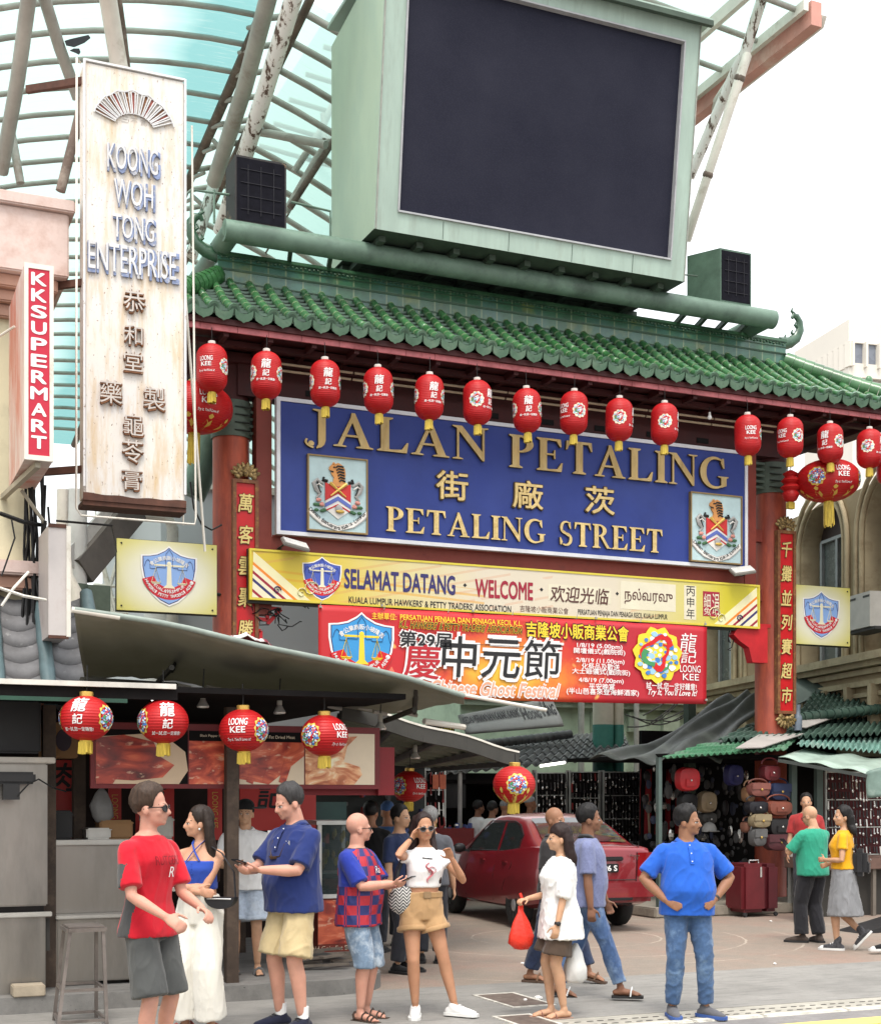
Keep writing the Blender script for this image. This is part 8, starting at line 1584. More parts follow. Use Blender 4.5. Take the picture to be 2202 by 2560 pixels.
 if shoes:
  for i in (0, 1):
   FM = LG[i][-1]; kd = shoes['kind']; mb = MB(); ms = shoes['mats']
   if kd in ('sneaker', 'shoe'):
    q = MB(); limb(q, [(0, -.050, -.050), (0, .02, -.038), (0, .10, -.052), (0, .185, -.062)], [.042, .047, .044, .030], 14, .95); limb(q, [(0, -.012, shoes.get('hi', -.01)), (0, 0, -.05)], [.046, .046], 14); q.xf(FM); me = remesh(q, .009, 3); mx = FM.inverted(); o = finish(me, 'shoe', ms, t, .0015, (20, 20, 20), i, lambda c, n_: (1 if (mx @ c).z < -.062 else (2 if (mx @ c).y > .16 and len(ms) > 2 else 0)))
    sb = MB(); pr = [(.036, -.09), (.052, -.06), (.050, 0), (.053, .08), (.056, .14), (.047, .20), (.02, .225)]; out = [(x, y) for x, y in pr]+[(-x, y) for x, y in pr[::-1]]; sb.prism(out, (0, 0, -.086), (1, 0, 0), (0, 1, 0), .026); sb.xf(FM); sb.build('sole', ms[1], o, 40, local=True)
    if shoes.get('lace'):
     lb = MB()
     for k in range(4): lb.path([(-.026, .05+.025*k, .0-.013*k), (0, .05+.025*k, .008-.013*k), (.026, .05+.025*k, .0-.013*k)], .006, 5)
     lb.xf(FM); lb.build('lace', shoes['lace'], o, local=True)
    if shoes.get('sock'): MB().path([FM @ Vec((0, -.008, -.03)), FM @ Vec((0, -.006, .02)), FM @ Vec((0, -.004, shoes.get('sockh', .07)))], [.042, .040, .042], 14).build('sock', shoes['sock'], t, 60, local=True)
   else:
    pr = [(.036, -.08), (.046, -.04), (.044, .03), (.050, .10), (.050, .16), (.036, .205)]; out = [(x, y) for x, y in pr]+[(-x, y) for x, y in pr[::-1]]; mb.prism(out, (0, 0, -.102), (1, 0, 0), (0, 1, 0), .022, 0)
    for y, zt in shoes.get('straps', ((.09, -.012),)): mb.path([(-.047, y, -.085), (-.034, y+.006, zt-.02), (0, y+.012, zt), (.034, y+.006, zt-.02), (.047, y, -.085)], .016 if kd == 'slide' else .010, 8, 1, flat=.45, up=(0, 1, 0))
    if kd == 'sandal': mb.path([(-.044, -.03, -.07), (-.040, -.045, -.03), (0, -.062, -.015), (.040, -.045, -.03), (.044, -.03, -.07)], .010, 8, 1, flat=.6)
    mb.xf(FM); mb.build('sandal', ms, t, 40, local=True)
 # ---- face and hair
 def proj(x, z, off):
  o_ = HM @ Vec((x, .4, z)); d = (HM.to_3x3() @ Vec((0, -1, 0))).normalized(); h = bvh.ray_cast(o_, d); return (h[0]-d*off) if h[0] is not None else HM @ Vec((x, .09+off, z))
 def decal(mb, poly, off, mi): mb.add([proj(x, z, off) for x, z in poly], [tuple(range(len(poly)))], mi)
 if face:
  mb = MB(); bcol = hair['mat'] if hair else eye_d
  for s in (-1, 1):
   cx = s*.031*hw
   if face != 'sun':
    decal(mb, [(cx+.0128*math.cos(a), 1.615+.0050*math.sin(a)) for a in [k*math.pi/6 for k in range(12)]], .0012, 0); decal(mb, [(cx+.0058*math.cos(a), 1.6152+.0052*math.sin(a)) for a in [k*math.pi/4 for k in range(8)]], .0024, 1)
    decal(mb, [(cx-.016, 1.618), (cx, 1.6235), (cx+.016, 1.618), (cx+.015, 1.6205), (cx, 1.627), (cx-.015, 1.6205)], .003, 1)
   decal(mb, [(cx-.019, 1.6345), (cx-.006, 1.640), (cx+.008, 1.640), (cx+.020, 1.6345), (cx+.018, 1.641), (cx, 1.6465), (cx-.018, 1.641)], .002, 2)
  lip = M('lip '+skn[0], mul(skn[1], .72) if not fem else (skn[1][0]*.85, skn[1][1]*.42, skn[1][2]*.42), .45, bump=0)
  if mouth: decal(mb, [(.018*math.cos(a), 1.556+.013*math.sin(a)) for a in [k*math.pi/6 for k in range(12)]], .0015, 1)
  decal(mb, [(-.022, 1.563), (-.008, 1.5685), (0, 1.567), (.008, 1.5685), (.022, 1.563), (.010, 1.5615), (-.010, 1.5615)], .0022, 3); decal(mb, [(-.020, 1.5615-mouth*.012), (.020, 1.5615-mouth*.012), (.010, 1.554-mouth*.014), (-.010, 1.554-mouth*.014)], .0022, 3)
  if hair and hair.get('moustache'): decal(mb, [(-.026, 1.566), (-.012, 1.578), (0, 1.575), (.012, 1.578), (.026, 1.566), (.012, 1.570), (-.012, 1.570)], .003, 2)
  mb.build('face_features', [eye_w, eye_d, bcol, lip], body, local=True)
 if hair:
  kd = hair['kind']; mb = MB(); g = random.Random(seed)
  if kd != 'bald':
   lim = {'short': [(0, 58), (32, 62), (50, 80), (60, 112), (70, 121), (78, 108), (98, 110), (110, 130), (180, 140)], 'swept': [(0, 52), (32, 57), (50, 76), (60, 108), (70, 118), (78, 106), (98, 108), (110, 128), (180, 138)], 'long': [(0, 54), (30, 60), (52, 88), (70, 124), (180, 150)], 'fringe': [(0, 84), (35, 84), (55, 92), (75, 112), (180, 140)], 'rim': [(0, 20), (55, 30), (65, 112), (78, 108), (98, 110), (112, 128), (180, 138)], 'cap': [(0, 66), (60, 76), (90, 88), (180, 98)]}[kd if kd in ('short', 'swept', 'long', 'fringe', 'rim', 'cap') else 'short']; vol = hair.get('vol', .010); A = 36; B = 12; vs = []; fs = []
   def lm(a):
    a = abs(a)
    for (a0, l0), (a1, l1) in zip(lim, lim[1:]):
     if a <= a1: return l0+(l1-l0)*(a-a0)/(a1-a0)
    return lim[-1][1]
   for j in range(B+1):
    for i in range(A):
     th = -180+360*i/A; ph = R(lm(th))*j/B; nz = noise.noise(Vec((math.sin(R(th))*2.2, math.cos(R(th))*2.2, ph*2.5+seed)))*.007*hair.get('mess', 1); k = vol*(1-.85*(j/B)**3)+nz*(j < B)
     vs.append(Vec(((.079*hw+k)*math.sin(ph)*math.sin(R(th)), -.014+(.097+k)*math.sin(ph)*math.cos(R(th)), 1.655+(.094+k*1.3)*math.cos(ph))))
   base = len(vs)
   for i in range(A): th = -180+360*i/A; ph = R(lm(th)); vs.append(Vec((.05*math.sin(ph)*math.sin(R(th)), -.014+.06*math.sin(ph)*math.cos(R(th)), 1.655+.06*math.cos(ph))))
   for j in range(B+1):
    for i in range(A): a, b_ = j*A+i, j*A+(i+1) % A; fs.append((a, a+A, b_+A, b_))
   fs.append(tuple(range(A))); fs.append(tuple(range(base, base+A))[::-1]); mb.add(vs, fs); mb.xf(HM)
   if kd in ('long', 'fringe'):
    L = hair.get('len', .35); w0 = hair.get('w', .085); hz = []
    for sgn in (-1, 0, 1):
     x0 = sgn*.055; P = [HM @ Vec((x0*1.1, -.045-.02*(sgn == 0), 1.70)), HM @ Vec((x0*1.35, -.065-.02*(sgn == 0), 1.60)), HM @ Vec((x0*1.35, -.07, 1.52))]
     dn = hair.get('front', (0, 0, 0))[sgn+1]; e_ = P[-1]
     for k in range(1, 5): P.append(e_+Vec((sgn*.012*k*hair.get('spread', 1), dn*.035*k-.012*k*(dn == 0), -L*k/4)))
     limb(mb, P, [.035, .050, .052, .052, .050, .042, .022], 12, .75)
   o = finish(remesh(mb, max(.008, vx), 2), 'hair', [hair['mat']], t, .004, (26, 26, 9), seed)
 if extra: extra(t, HM, AR, LG, bend, tor, proj)
 return t, S, AR
def worldp(t, p): return Matrix.LocRotScale(t.location, t.rotation_euler.to_quaternion(), t.scale) @ Vec(p)
# ================================================================ who stands where
FAIR = ('fair', (.52, .30, .21)); FAIRP = ('pink', (.50, .26, .19)); TAN = ('tan', (.40, .205, .12)); OLIVE = ('olive', (.46, .25, .16)); BROWN = ('brown', (.27, .135, .078)); DKBR = ('dark brown', (.19, .092, .054)); ASIA = ('light tan', (.47, .275, .17)); ASID = ('deep tan', (.34, .17, .10))
h_dk = hairm('dark brown', (.022, .014, .010)); h_bk = hairm('black', (.010, .009, .009)); h_br = hairm('brown', (.05, .030, .020)); h_gr = hairm('grey', (.20, .20, .20)); h_au = hairm('auburn black', (.020, .010, .009)); h_sp = hairm('dark grey', (.035, .033, .033))
black_m = cloth('black', (.012, .012, .013)); white_c = cloth('white', (.66, .66, .65), var=.05); sole_w = M('white rubber', (.62, .62, .60), .5); phone_m = M('phone black glass', (.008, .008, .01), .12, bump=0)
def denim(nm, c, fade, sc=3): return MATS['denim '+nm] if 'denim '+nm in MATS else crease(M('denim '+nm, c, .85, var=.18, vs=26, bump=0, stain=fade, ss=sc, st=(.48, .72), spec=.12))
def glasses(col=black_m, lens=None, sun=False):
 def f(t, HM, AR, LG, bend, tor, proj):
  mb = MB(); z = 1.616
  for s in (-1, 1):
   ctr = Vec((s*.033, .098, z)); rim = [ctr+Vec((.024*math.cos(a), -.012*abs(math.cos(a))*(1 if s*math.cos(a) > 0 else 0), .0185*math.sin(a))) for a in [k*math.pi/8 for k in range(17)]]
   mb.path(rim, .0032 if not sun else .004, 6, 0); mb.path([Vec((s*.056, .088, z+.008)), Vec((s*.076, .02, z+.006)), Vec((s*.078, -.02, z-.004))], .0032, 6, 0)
   if lens: mb.add(rim[:-1], [tuple(range(16))], 1)
  mb.path([Vec((-.010, .106, z+.004)), Vec((.010, .106, z+.004))], .003, 6, 0); mb.xf(HM); mb.build('glasses', [col, lens or col], t, 60, local=True)
 return f
def many(*fs):
 def f(*a):
  for g in fs: g(*a)
 return f
def front_text(s, z, h, w_=None, x=0, mat=c_white, side=0.0, nm='shirt_print', e=.03, off=.03):
 def f(t, HM, AR, LG, bend, tor, proj):
  vs, fs = textmesh(s); x0 = min(v.x for v in vs); x1 = max(v.x for v in vs); y0 = min(v.y for v in vs); y1 = max(v.y for v in vs); k = h/(y1-y0); kx = (w_/(x1-x0)) if w_ else k; mb = MB()
  out = []
  for v in vs:
   X = -(v.x-(x0+x1)/2)*kx+x; Z = z+(v.y-(y0+y1)/2)*k; cy, rx, ry = tor(Z); rx += e; ry += e; c = max(-1, min(1, X/rx)); Y = cy+ry*(max(0, 1-abs(c)**2.3))**(1/2.3)+.006; out.append(bend(Vec((X, Y, Z))))
  mb.add(out, fs); mb.build(nm, mat, t, local=True)
 return f
def placket(mat, e=.02, zt=1.455, zb=1.28, wd=.016):
 def f(t, HM, AR, LG, bend, tor, proj):
  mb = MB(); n_ = 8; L = []
  for k in range(n_+1): z = zb+(zt-zb)*k/n_; cy, rx, ry = tor(z); y = cy+ry+e+.008-(.012 if z > 1.42 else 0); L.append((y, z))
  for (ya, za), (yb, zb_) in zip(L, L[1:]): mb.add([bend(Vec((-wd, ya, za))), bend(Vec((wd, ya, za))), bend(Vec((wd, yb, zb_))), bend(Vec((-wd, yb, zb_)))], [(0, 1, 2, 3)], 0)
  for k in (1, 4, 7): mb.ell(bend(Vec((0, L[k][0]+.002, L[k][1]))), (.006, .004, .006), 8, 5, 1)
  mb.build('placket', [mat, c_white], t, local=True)
 return f
def wrist(i, mat, r_=.033, nm='watch', face_=False):
 def f(t, HM, AR, LG, bend, tor, proj):
  s, e, w_ = AR[i]; d = (w_-e).normalized(); c = w_-d*.012; mb = MB(); mb.path([c-d*.011, c+d*.011], r_, 14);
  if face_: mb.ell(c+Vec((-.03 if i else .03, 0, 0)), (.012, .022, .022), 10, 6)
  mb.build(nm, mat, t, 60, local=True)
 return f
def phone(t, local, label, d=(0, .8, .35), up=(1, 0, 0)):
 p = worldp(t, local); ph = thing('phone', label, 'phone', p); mb = MB(); mb.beam(Vec((0, -.075, 0)), Vec((0, .075, 0)), .074, .010); v = Vec(d).normalized(); q = v.to_track_quat('Y', 'Z').to_matrix().to_4x4(); mb.xf(Matrix.Translation(p) @ t.rotation_euler.to_matrix().to_4x4() @ q); mb.build('body', phone_m, ph)
SHRT = dict(kind='shorts', waist=1.0)
# 1 --- the youth in the red T shirt
redc, gryc = cloth('bright red', (.46, .010, .022)), cloth('dark grey panel', (.055, .055, .055))
t, *_ = person('young man in red T shirt and dark grey shorts with dark glasses', 377, 8.9, 60, 1.86, FAIRP, fat=-.35, hphi=84, hands=[(.20, .29, 1.00), (-.11, .30, 1.03)], poles=[(.5, -1, -.4), (-.5, -1, -.3)], palms=[((-.6, 0, -.6), (-.3, .8, .5)), ((.5, 0, -.8), (.3, .8, .4))], curls=(.9, .8), feet=[(.11, .04, 0), (-.11, -.02, 0)],
 top=dict(hem=.86, mats=[redc, gryc], sleeve=.82, sease=.022, ease=.018, flare=.03, amp=.007, fn=lambda c, n_: 1 if (abs(c.y+.02-.12*(c.z-1.1)) < .045+.05*max(0, 1.1-c.z) and abs(c.x) > .115 and c.z < 1.30 and abs(n_.x) > .55) else 0),
 bottom=dict(kind='shorts', waist=.92, len=.96, mats=[cloth('slate shorts', (.065, .068, .066))], flare=.022), shoes=dict(kind='sneaker', mats=[cloth('grey shoe', (.1, .1, .1)), sole_w]), hair=dict(kind='swept', mat=h_br, vol=.020, mess=1.6),
 extra=many(glasses(black_m, M('dark lens', (.02, .02, .022), .1, bump=0)), front_text('R', 1.245, .062, x=-.04, e=.034), front_text('RUTGERS', 1.315, .055, .20, mat=cloth('dark red print', (.20, .006, .012)), e=.034)))
# 2 --- the woman in white trousers
bl_h = cloth('royal blue', (.022, .06, .32))
def halter(t, HM, AR, LG, bend, tor, proj):
 mb = MB()
 for s in (-1, 1): mb.path([Vec((s*.055, .120, 1.335)), Vec((s*.012, .108, 1.40)), Vec((-s*.035, .055, 1.465)), Vec((-s*.045, .0, 1.49))], .010, 8, flat=.4)
 for k in range(5): mb.ell((0, .150-.004*k, 1.315-.04*k), (.006, .004, .006), 7, 5)
 mb.build('halter_strap', bl_h, t, 60, local=True); MB().ell(HM @ Vec((.078, .004, 1.575)), .009, 8, 6).build('earring', sole_w, t, 60, local=True); MB().ell(HM @ Vec((-.078, .004, 1.575)), .009, 8, 6).build('earring', sole_w, t, 60, local=True)
t, S2, A2 = person('woman in blue halter top and wide white trousers with folded arms', 500, 10.75, -16, 1.72, OLIVE, True, .15, hphi=-74, hands=[(-.09, .19, 1.10), (.13, .21, 1.13)], poles=[(1, -.3, -.5), (-1, -.3, -.5)], palms=[((0, -1, 0), (0, 0, 1)), ((0, -1, 0), (0, 0, 1))], curls=(.5, .5), feet=[(.11, .03, 0, 15), (-.11, .03, 0, -10)],
 top=dict(hem=1.11, neck=1.335, mats=[bl_h], sleeve=0, ease=.010, flare=0, amp=.003, name='halter_top'), bottom=dict(kind='trousers', waist=1.07, len=1.93, flare=.065, ease=.014, mats=[cloth('cream linen', (.62, .60, .54), var=.05)], amp=.010, fr=(8, 8, 1.1)), shoes=dict(kind='sandal', mats=[blk2, cloth('pink strap', (.4, .12, .1))]), hair=dict(kind='long', mat=h_dk, vol=.008, len=.34, mess=.4),
 extra=many(halter, wrist(1, silver, .028, 'bracelet')))
# 3 --- the tall man in navy with the phone
navy = cloth('navy polo', (.014, .026, .115)); khaki = cloth('khaki', (.46, .37, .21), st=(.40, .31, .17))
def neckglass(t, HM, AR, LG, bend, tor, proj):
 mb = MB(); Q = lambda x, z, d=.012: bend(Vec((x, tor(z)[0]+tor(z)[2]*(1-(abs(x)/.17)**2)+.03+d, z))); mb.path([Q(.07, 1.36), Q(.065, 1.27), Q(.02, 1.235), Q(-.055, 1.24), Q(-.075, 1.33)], .0045, 6); mb.path([Q(.05, 1.235), Q(.02, 1.225), Q(-.03, 1.23)], .010, 6); mb.build('hanging_glasses', M('dark tortoise', (.06, .035, .02), .3), t, 60, local=True)
 mb = MB(); txt(mb, 'H', (0, 0, 0), EX*-1, EZ, h=.028, w=.042, off=.05); mb.v = [bend(Vec((v.x-.10, tor(1.33)[0]+tor(1.33)[2]*.90+.026, v.z+1.335))) for v in mb.v]; mb.build('shirt_logo', c_white, t, local=True)
t, S3, A3 = person('tall man in navy polo and khaki shorts looking down at his phone', 734, 10.9, -46, 1.895, FAIRP, fat=.55, hphi=-58, hpitch=16, mouth=1, hands=[(.06, .36, 1.14), (-.06, .33, 1.15)], poles=[(.9, -.6, -.6), (-.9, -.6, -.6)], palms=[((-.4, .1, .9), (0, .7, .5)), ((.4, .1, .9), (0, .7, .5))], curls=(.8, .8), feet=[(.13, .02, 0, 12), (-.13, .02, 0, -12)],
 top=dict(hem=.84, mats=[navy], sleeve=.86, sease=.022, ease=.03, flare=.012, collar=navy, amp=.009), bottom=dict(kind='shorts', waist=.91, len=.93, mats=[khaki], flare=.030, amp=.011, fr=(6, 6, 4)), shoes=dict(kind='sneaker', mats=[cloth('black navy shoe', (.012, .014, .03)), blk2], sock=white_c, lace=black_m, sockh=.085), hair=dict(kind='short', mat=h_sp, vol=.014, mess=1.5), extra=many(neckglass, placket(navy, .03)))
phone(t, (.0, .455, 1.205), 'black phone in the hands of the man in navy', (-.1, .8, .25))
# 4 --- the stall man behind
def sidecap(t, HM, AR, LG, bend, tor, proj): mb = MB(); mb.ell((0, -.014, 1.69), (.088, .105, .075), 18, 10); mb.ell((-.13, -.0, 1.675), (.085, .075, .010), 14, 6); mb.xf(HM); mb.build('cap', black_m, t, 60, local=True)
person('man in white sports shirt and black sideways cap inside the food stall', 614, 13.1, 6, 1.62, ASIA, fat=.2, hphi=0, hands=[(.10, .25, 1.10), (-.56, .10, 1.33)], poles=[(.9, -.5, -.6), (-.3, -.6, -1)], z0=.14, feet=[(.10, .04, 0, 15), (-.12, -.02, 0, -10)],
 top=dict(hem=.86, mats=[white_c], sleeve=.85, sease=.018, ease=.03, collar=white_c), bottom=dict(kind='shorts', waist=.92, len=.85, mats=[denim('pale', (.36, .42, .50), (.5, .54, .58))], flare=.03, cuff=denim('pale', (.36, .42, .50), (.5, .54, .58))), shoes=dict(kind='slide', mats=[blk2, cloth('grey strap', (.12, .12, .12))]), hair=dict(kind='rim', mat=h_bk, vol=.004), extra=many(sidecap, front_text('A', 1.36, .03, x=.08, mat=c_black)))
# 5 --- the bald man in the checked football shirt
def mat_check():
 m, n, b = newmat('cloth blue red checks'); s = nsep(n); q = nmath(n, 'FLOOR', nmath(n, 'MULTIPLY', s[2], 1/.082)); ang = n.nodes.new('ShaderNodeMath'); ang.operation = 'ARCTAN2'; n.links.new(s[1], ang.inputs[0]); n.links.new(s[0], ang.inputs[1]); p = nmath(n, 'FLOOR', nmath(n, 'MULTIPLY', ang.outputs[0], 1.95)); k = nmath(n, 'ABSOLUTE', nmath(n, 'MODULO', nmath(n, 'ADD', nmath(n, 'ADD', p, q), 40), 2)); k = nmath(n, 'GREATER_THAN', k, .5)
 st = nmath(n, 'LESS_THAN', nmath(n, 'ABSOLUTE', nmath(n, 'SUBTRACT', nmath(n, 'FRACT', nmath(n, 'MULTIPLY', ang.outputs[0], 1.95)), .86)), .05); k = nmath(n, 'ABSOLUTE', nmath(n, 'SUBTRACT', k, st))
 n.links.new(nmix(n, k, (.016, .022, .12), (.36, .014, .028)), b.inputs['Base Color']); b.inputs['Roughness'].default_value = .7; return m
chk = mat_check(); rblue = cloth('football blue', (.018, .035, .26))
t, S5, A5 = person('bald man in blue and red checked football shirt and denim shorts holding a phone', 897, 11.35, 66, 1.66, FAIRP, fat=.55, hphi=106, hands=[(.10, .36, 1.17), (-.03, .34, 1.15)], poles=[(.7, -1, -.5), (-.7, -.6, -.6)], palms=[((-.4, .0, .9), (-.2, .7, .5)), ((.4, .0, .9), (.2, .7, .5))], curls=(.8, .8), feet=[(.09, .06, 0, 15), (-.10, .02, 0, -4)],
 top=dict(hem=.80, mats=[chk, rblue, cloth('dark neck', (.03, .03, .05))], sleeve=.88, sease=.022, ease=.03, flare=.012, fn=lambda c, n_: (2 if c.z > 1.455 else (1 if (abs(c.x) > .165 and c.z > 1.14) or (c.z > 1.30 and c.y < .02) else 0))), bottom=dict(kind='shorts', waist=.90, len=1.10, mats=[denim('acid', (.14, .20, .28), (.44, .50, .56), 7)], flare=.03, cuff=denim('light cuff', (.30, .36, .44), (.5, .55, .6)), amp=.012), shoes=dict(kind='sandal', mats=[M('brown rubber', (.06, .04, .03), .7), cloth('brown strap', (.045, .03, .022))], straps=((.05, -.006), (.11, -.022), (.15, -.035))), hair=dict(kind='bald', mat=h_gr),
 extra=many(glasses(black_m), front_text('Ra', 1.28, .06, x=-.02, e=.035)))
phone(t, (.05, .47, 1.20), 'black phone in the hand of the man in the checked shirt')
# 6 --- the woman in sunglasses
tanc = cloth('tan shorts', (.40, .25, .125), st=(.34, .20, .095)); crop = cloth('crop white', (.70, .69, .69), var=.04)
def crop_print(t, HM, AR, LG, bend, tor, proj):
 mb = MB(); Q = lambda x, z: bend(Vec((x, tor(z)[0]+tor(z)[2]*(1-min(1, abs(x)/.15)**2.3)**.43+.022, z))); mb.path([Q(-.02+.04*math.sin(k*.8)*(1-k/16), 1.335-.016*k) for k in range(12)], [.007, .01, .012, .014, .014, .013, .012, .012, .011, .01, .008, .005], 6, 0, flat=.4); mb.path([Q(-.04+.035*math.cos(k*.7), 1.27+.03*math.sin(k*.7)) for k in range(10)], .007, 6, 0, flat=.4); mb.path([Q(.04, 1.375), Q(.0, 1.37), Q(-.05, 1.365)], .005, 6, 1); mb.build('shirt_print', [M('pink print', (.50, .15, .17), .7), c_black], t, local=True)
t, S6, A6 = person('woman in sunglasses, white crop top and tan shorts touching her hair', 1062, 11.5, 10, 1.66, TAN, True, .12, hphi=16, hroll=4, face='sun', hands=[(.135, .07, 1.53), (-.20, .20, 1.37)], poles=[(.55, .25, -1), (-.7, .1, -1)], palms=[((-1, 0, .2), (0, .6, .6)), ((.3, .9, 0), (.8, 0, .3))], curls=(1.0, .6), feet=[(.09, .04, 0, 12), (-.25, .08, 0, -52)], hip=.035,
 top=dict(hem=1.115, mats=[crop], sleeve=.34, sease=.016, ease=.012, flare=.004, amp=.004, name='crop_top'), bottom=dict(kind='shorts', waist=1.08, len=.40, mats=[tanc], flare=.028, belt=cloth('tan belt', (.34, .21, .10)), cuff=tanc), shoes=dict(kind='sneaker', mats=[white_c, sole_w], lace=white_c), hair=dict(kind='long', mat=h_au, vol=.008, len=.36, front=(1.1, 0, 0), mess=.5),
 extra=many(glasses(M('grey frame', (.10, .095, .095), .4), M('brown lens', (.018, .013, .012), .3, bump=0, spec=.15), True), crop_print, wrist(0, blk2, .027, 'hair_band'), lambda t, HM, *a: MB().ell(HM @ Vec((.076, .0, 1.57)), .012, 8, 6).build('earring', c_gold, t, 60, local=True)))
# 7 --- the barefoot looking woman in the white T shirt
tee = cloth('soft white', (.68, .68, .67), var=.03)
t, S7, A7 = person('woman with dark bob in loose white T shirt, brown shorts and flip flops', 1398, 11.45, -76, 1.57, ASIA, True, .15, hphi=-82, hands=[(.03, .30, 1.08), (-.23, .11, .80)], poles=[(.5, -1, -.4), (-.6, -1, 0)], palms=[((0, 0, -1), (-1, 0, 0)), ((.8, 0, 0), (0, 1, 0))], curls=(1.4, .7), feet=[(.06, .06, 0, 0), (-.07, -.02, 0, -8)],
 top=dict(hem=.72, mats=[tee], sleeve=1.02, sease=.032, ease=.042, flare=.03, amp=.014, fr=(7, 7, 4)), bottom=dict(kind='shorts', len=.80, mats=[cloth('olive brown', (.065, .045, .033))], flare=.045), shoes=dict(kind='flip', mats=[cloth('flip flop sole', (.30, .17, .12)), cloth('flip strap', (.25, .12, .09))], straps=((.09, -.03),)), hair=dict(kind='fringe', mat=h_au, vol=.012, len=.13, spread=.3), extra=wrist(1, blk2, .030, 'watch', True))
w_ = worldp(t, (.03, .36, 1.02)); bagm = M('red plastic film', (.62, .035, .02), .3, var=.12, vs=6, bump=.5, bs=14, dist=.02); b_ = thing('plastic_bag', 'bright red plastic bag held by the woman in the white T shirt', 'bag', w_); mb = MB(); mb.lathe([(.012, 0), (.03, -.05), (.075, -.14), (.105, -.24), (.10, -.31), (.06, -.36), (0, -.37)], 22, w_, sx=1.0, sy=.75)
for v in mb.v: q = v-w_; v += Vec((noise.noise(q*16)*.03, noise.noise(q*16+Vec((3, 1, 2)))*.03, noise.noise(q*10)*.02))
mb.build('pouch', bagm, b_, 180); MB().path([w_, w_+Vec((.01, 0, .06)), w_+Vec((0, .01, .10))], .012, 6).build('handle', bagm, b_)
w_ = worldp(t, (-.02, -.14, .56)); b_ = thing('plastic_bag', 'white plastic bag hanging behind the woman in the white T shirt', 'bag', w_); mb = MB().lathe([(.02, .10), (.06, .02), (.10, -.10), (.105, -.19), (.07, -.22), (0, -.225)], 18, w_, sx=.9, sy=.9)
for v in mb.v: q = v-w_; v += Vec((noise.noise(q*12)*.035, noise.noise(q*12+Vec((3, 1, 2)))*.035, 0))
mb.build('pouch', M('white plastic film', (.55, .55, .54), .35, bump=.3, bs=14), b_, 180)
# 8, 9 --- the two men walking
jean1, jean2 = denim('mid blue', (.055, .10, .21), (.20, .29, .42)), denim('dark', (.018, .026, .055), (.03, .045, .09))
person('man in lavender grey polo and blue jeans walking to the right in white strapped sandals', 1468, 12.5, 84, 1.72, DKBR, fat=.35, hphi=86, hands=[(.27, .03, .80), (-.25, .18, .84)], poles=[(.4, -1, 0), (-.4, -1, 0)], curls=(.9, .9), feet=[(.09, .31, 0, 5), (-.08, -.26, .03, 0, 12)], lean=(.03, 0),
 top=dict(hem=.84, mats=[cloth('heather lavender', (.15, .17, .29), var=.16, vs=60)], sleeve=.85, sease=.018, ease=.026, collar=black_m), bottom=dict(kind='trousers', waist=.92, len=1.92, mats=[jean1], flare=.002, ease=.012, amp=.012), shoes=dict(kind='slide', mats=[blk2, white_c]), hair=dict(kind='short', mat=h_bk, vol=.016, mess=.7))
person('balding man in black polo and dark jeans walking behind the woman in white T shirt', 1388, 13.6, 66, 1.69, BROWN, fat=.45, hphi=48, hands=[(.26, .0, .82), (-.26, .1, .82)], feet=[(.10, -.24, 0, 0), (-.08, .33, .03, 0, 10)],
 top=dict(hem=.84, mats=[cloth('faded black', (.028, .026, .027))], sleeve=.85, sease=.018, ease=.026, collar=cloth('faded black', (.028, .026, .027))), bottom=dict(kind='trousers', waist=.92, len=1.9, mats=[jean2], flare=.010, ease=.02), shoes=dict(kind='slide', mats=[M('brown sole', (.08, .05, .035), .7), cloth('tan strap', (.16, .09, .05))]), hair=dict(kind='bald', mat=h_bk))
# 10 --- the man in the bright blue polo
bp = cloth('bright blue polo', (.018, .095, .44))
person('man with moustache in bright blue polo and jeans, hands on hips', 1716, 11.5, 6, 1.715, BROWN, fat=.75, hphi=60, hands=[(.215, .10, .985), (-.215, .10, .99)], poles=[(1, -.35, .1), (-1, -.35, .1)], palms=[((-.8, -.3, -.3), (.0, .1, 1), (-.62, .62, -.40)), ((.8, -.3, -.3), (0, .1, 1), (.62, .62, -.40))], curls=(.25, .25), feet=[(.13, .02, 0, 4), (-.145, .06, 0, -30)],
 top=dict(hem=.85, mats=[bp], sleeve=.84, sease=.020, ease=.026, flare=.008, collar=bp, amp=.010), bottom=dict(kind='trousers', waist=.92, len=1.93, mats=[denim('faded', (.050, .095, .19), (.20, .30, .44), 2.5)], flare=.0, ease=.012, amp=.010, fr=(6, 6, 5)), shoes=dict(kind='sneaker', mats=[cloth('grey knit', (.10, .10, .11)), M('blue sole', (.04, .09, .28), .6)]), hair=dict(kind='short', mat=h_bk, vol=.018, moustache=True), extra=many(placket(bp, .026), wrist(1, blk2, .031)))
# 11 --- bald man in green, 12 --- woman in yellow
gt_ = cloth('jade green', (.03, .28, .18)); t, *_ = person('bald man in jade green T shirt and dark trousers seen from behind, reading a phone', 2030, 17.35, -152, 1.69, ASIA, fat=.35, hphi=-138, hpitch=18, hands=[(.02, .33, 1.18), (-.14, .30, 1.20)], poles=[(.8, -.5, -.7), (-.9, -.5, -.7)], curls=(.8, .8), feet=[(.09, -.02, 0, 10), (-.11, .08, 0, -40)],
 top=dict(hem=.86, mats=[gt_], sleeve=.85, sease=.022, ease=.03, flare=.01, vx=.011), bottom=dict(kind='trousers', waist=.92, len=1.95, mats=[cloth('charcoal trousers', (.022, .022, .026))], flare=.018, ease=.022), shoes=dict(kind='shoe', mats=[cloth('brown shoe', (.06, .045, .038)), blk2]), hair=dict(kind='bald', mat=h_gr), extra=glasses(), vx=.010)
phone(t, (-.10, .40, 1.27), 'phone held up by the bald man in green', (-.1, .7, .6))
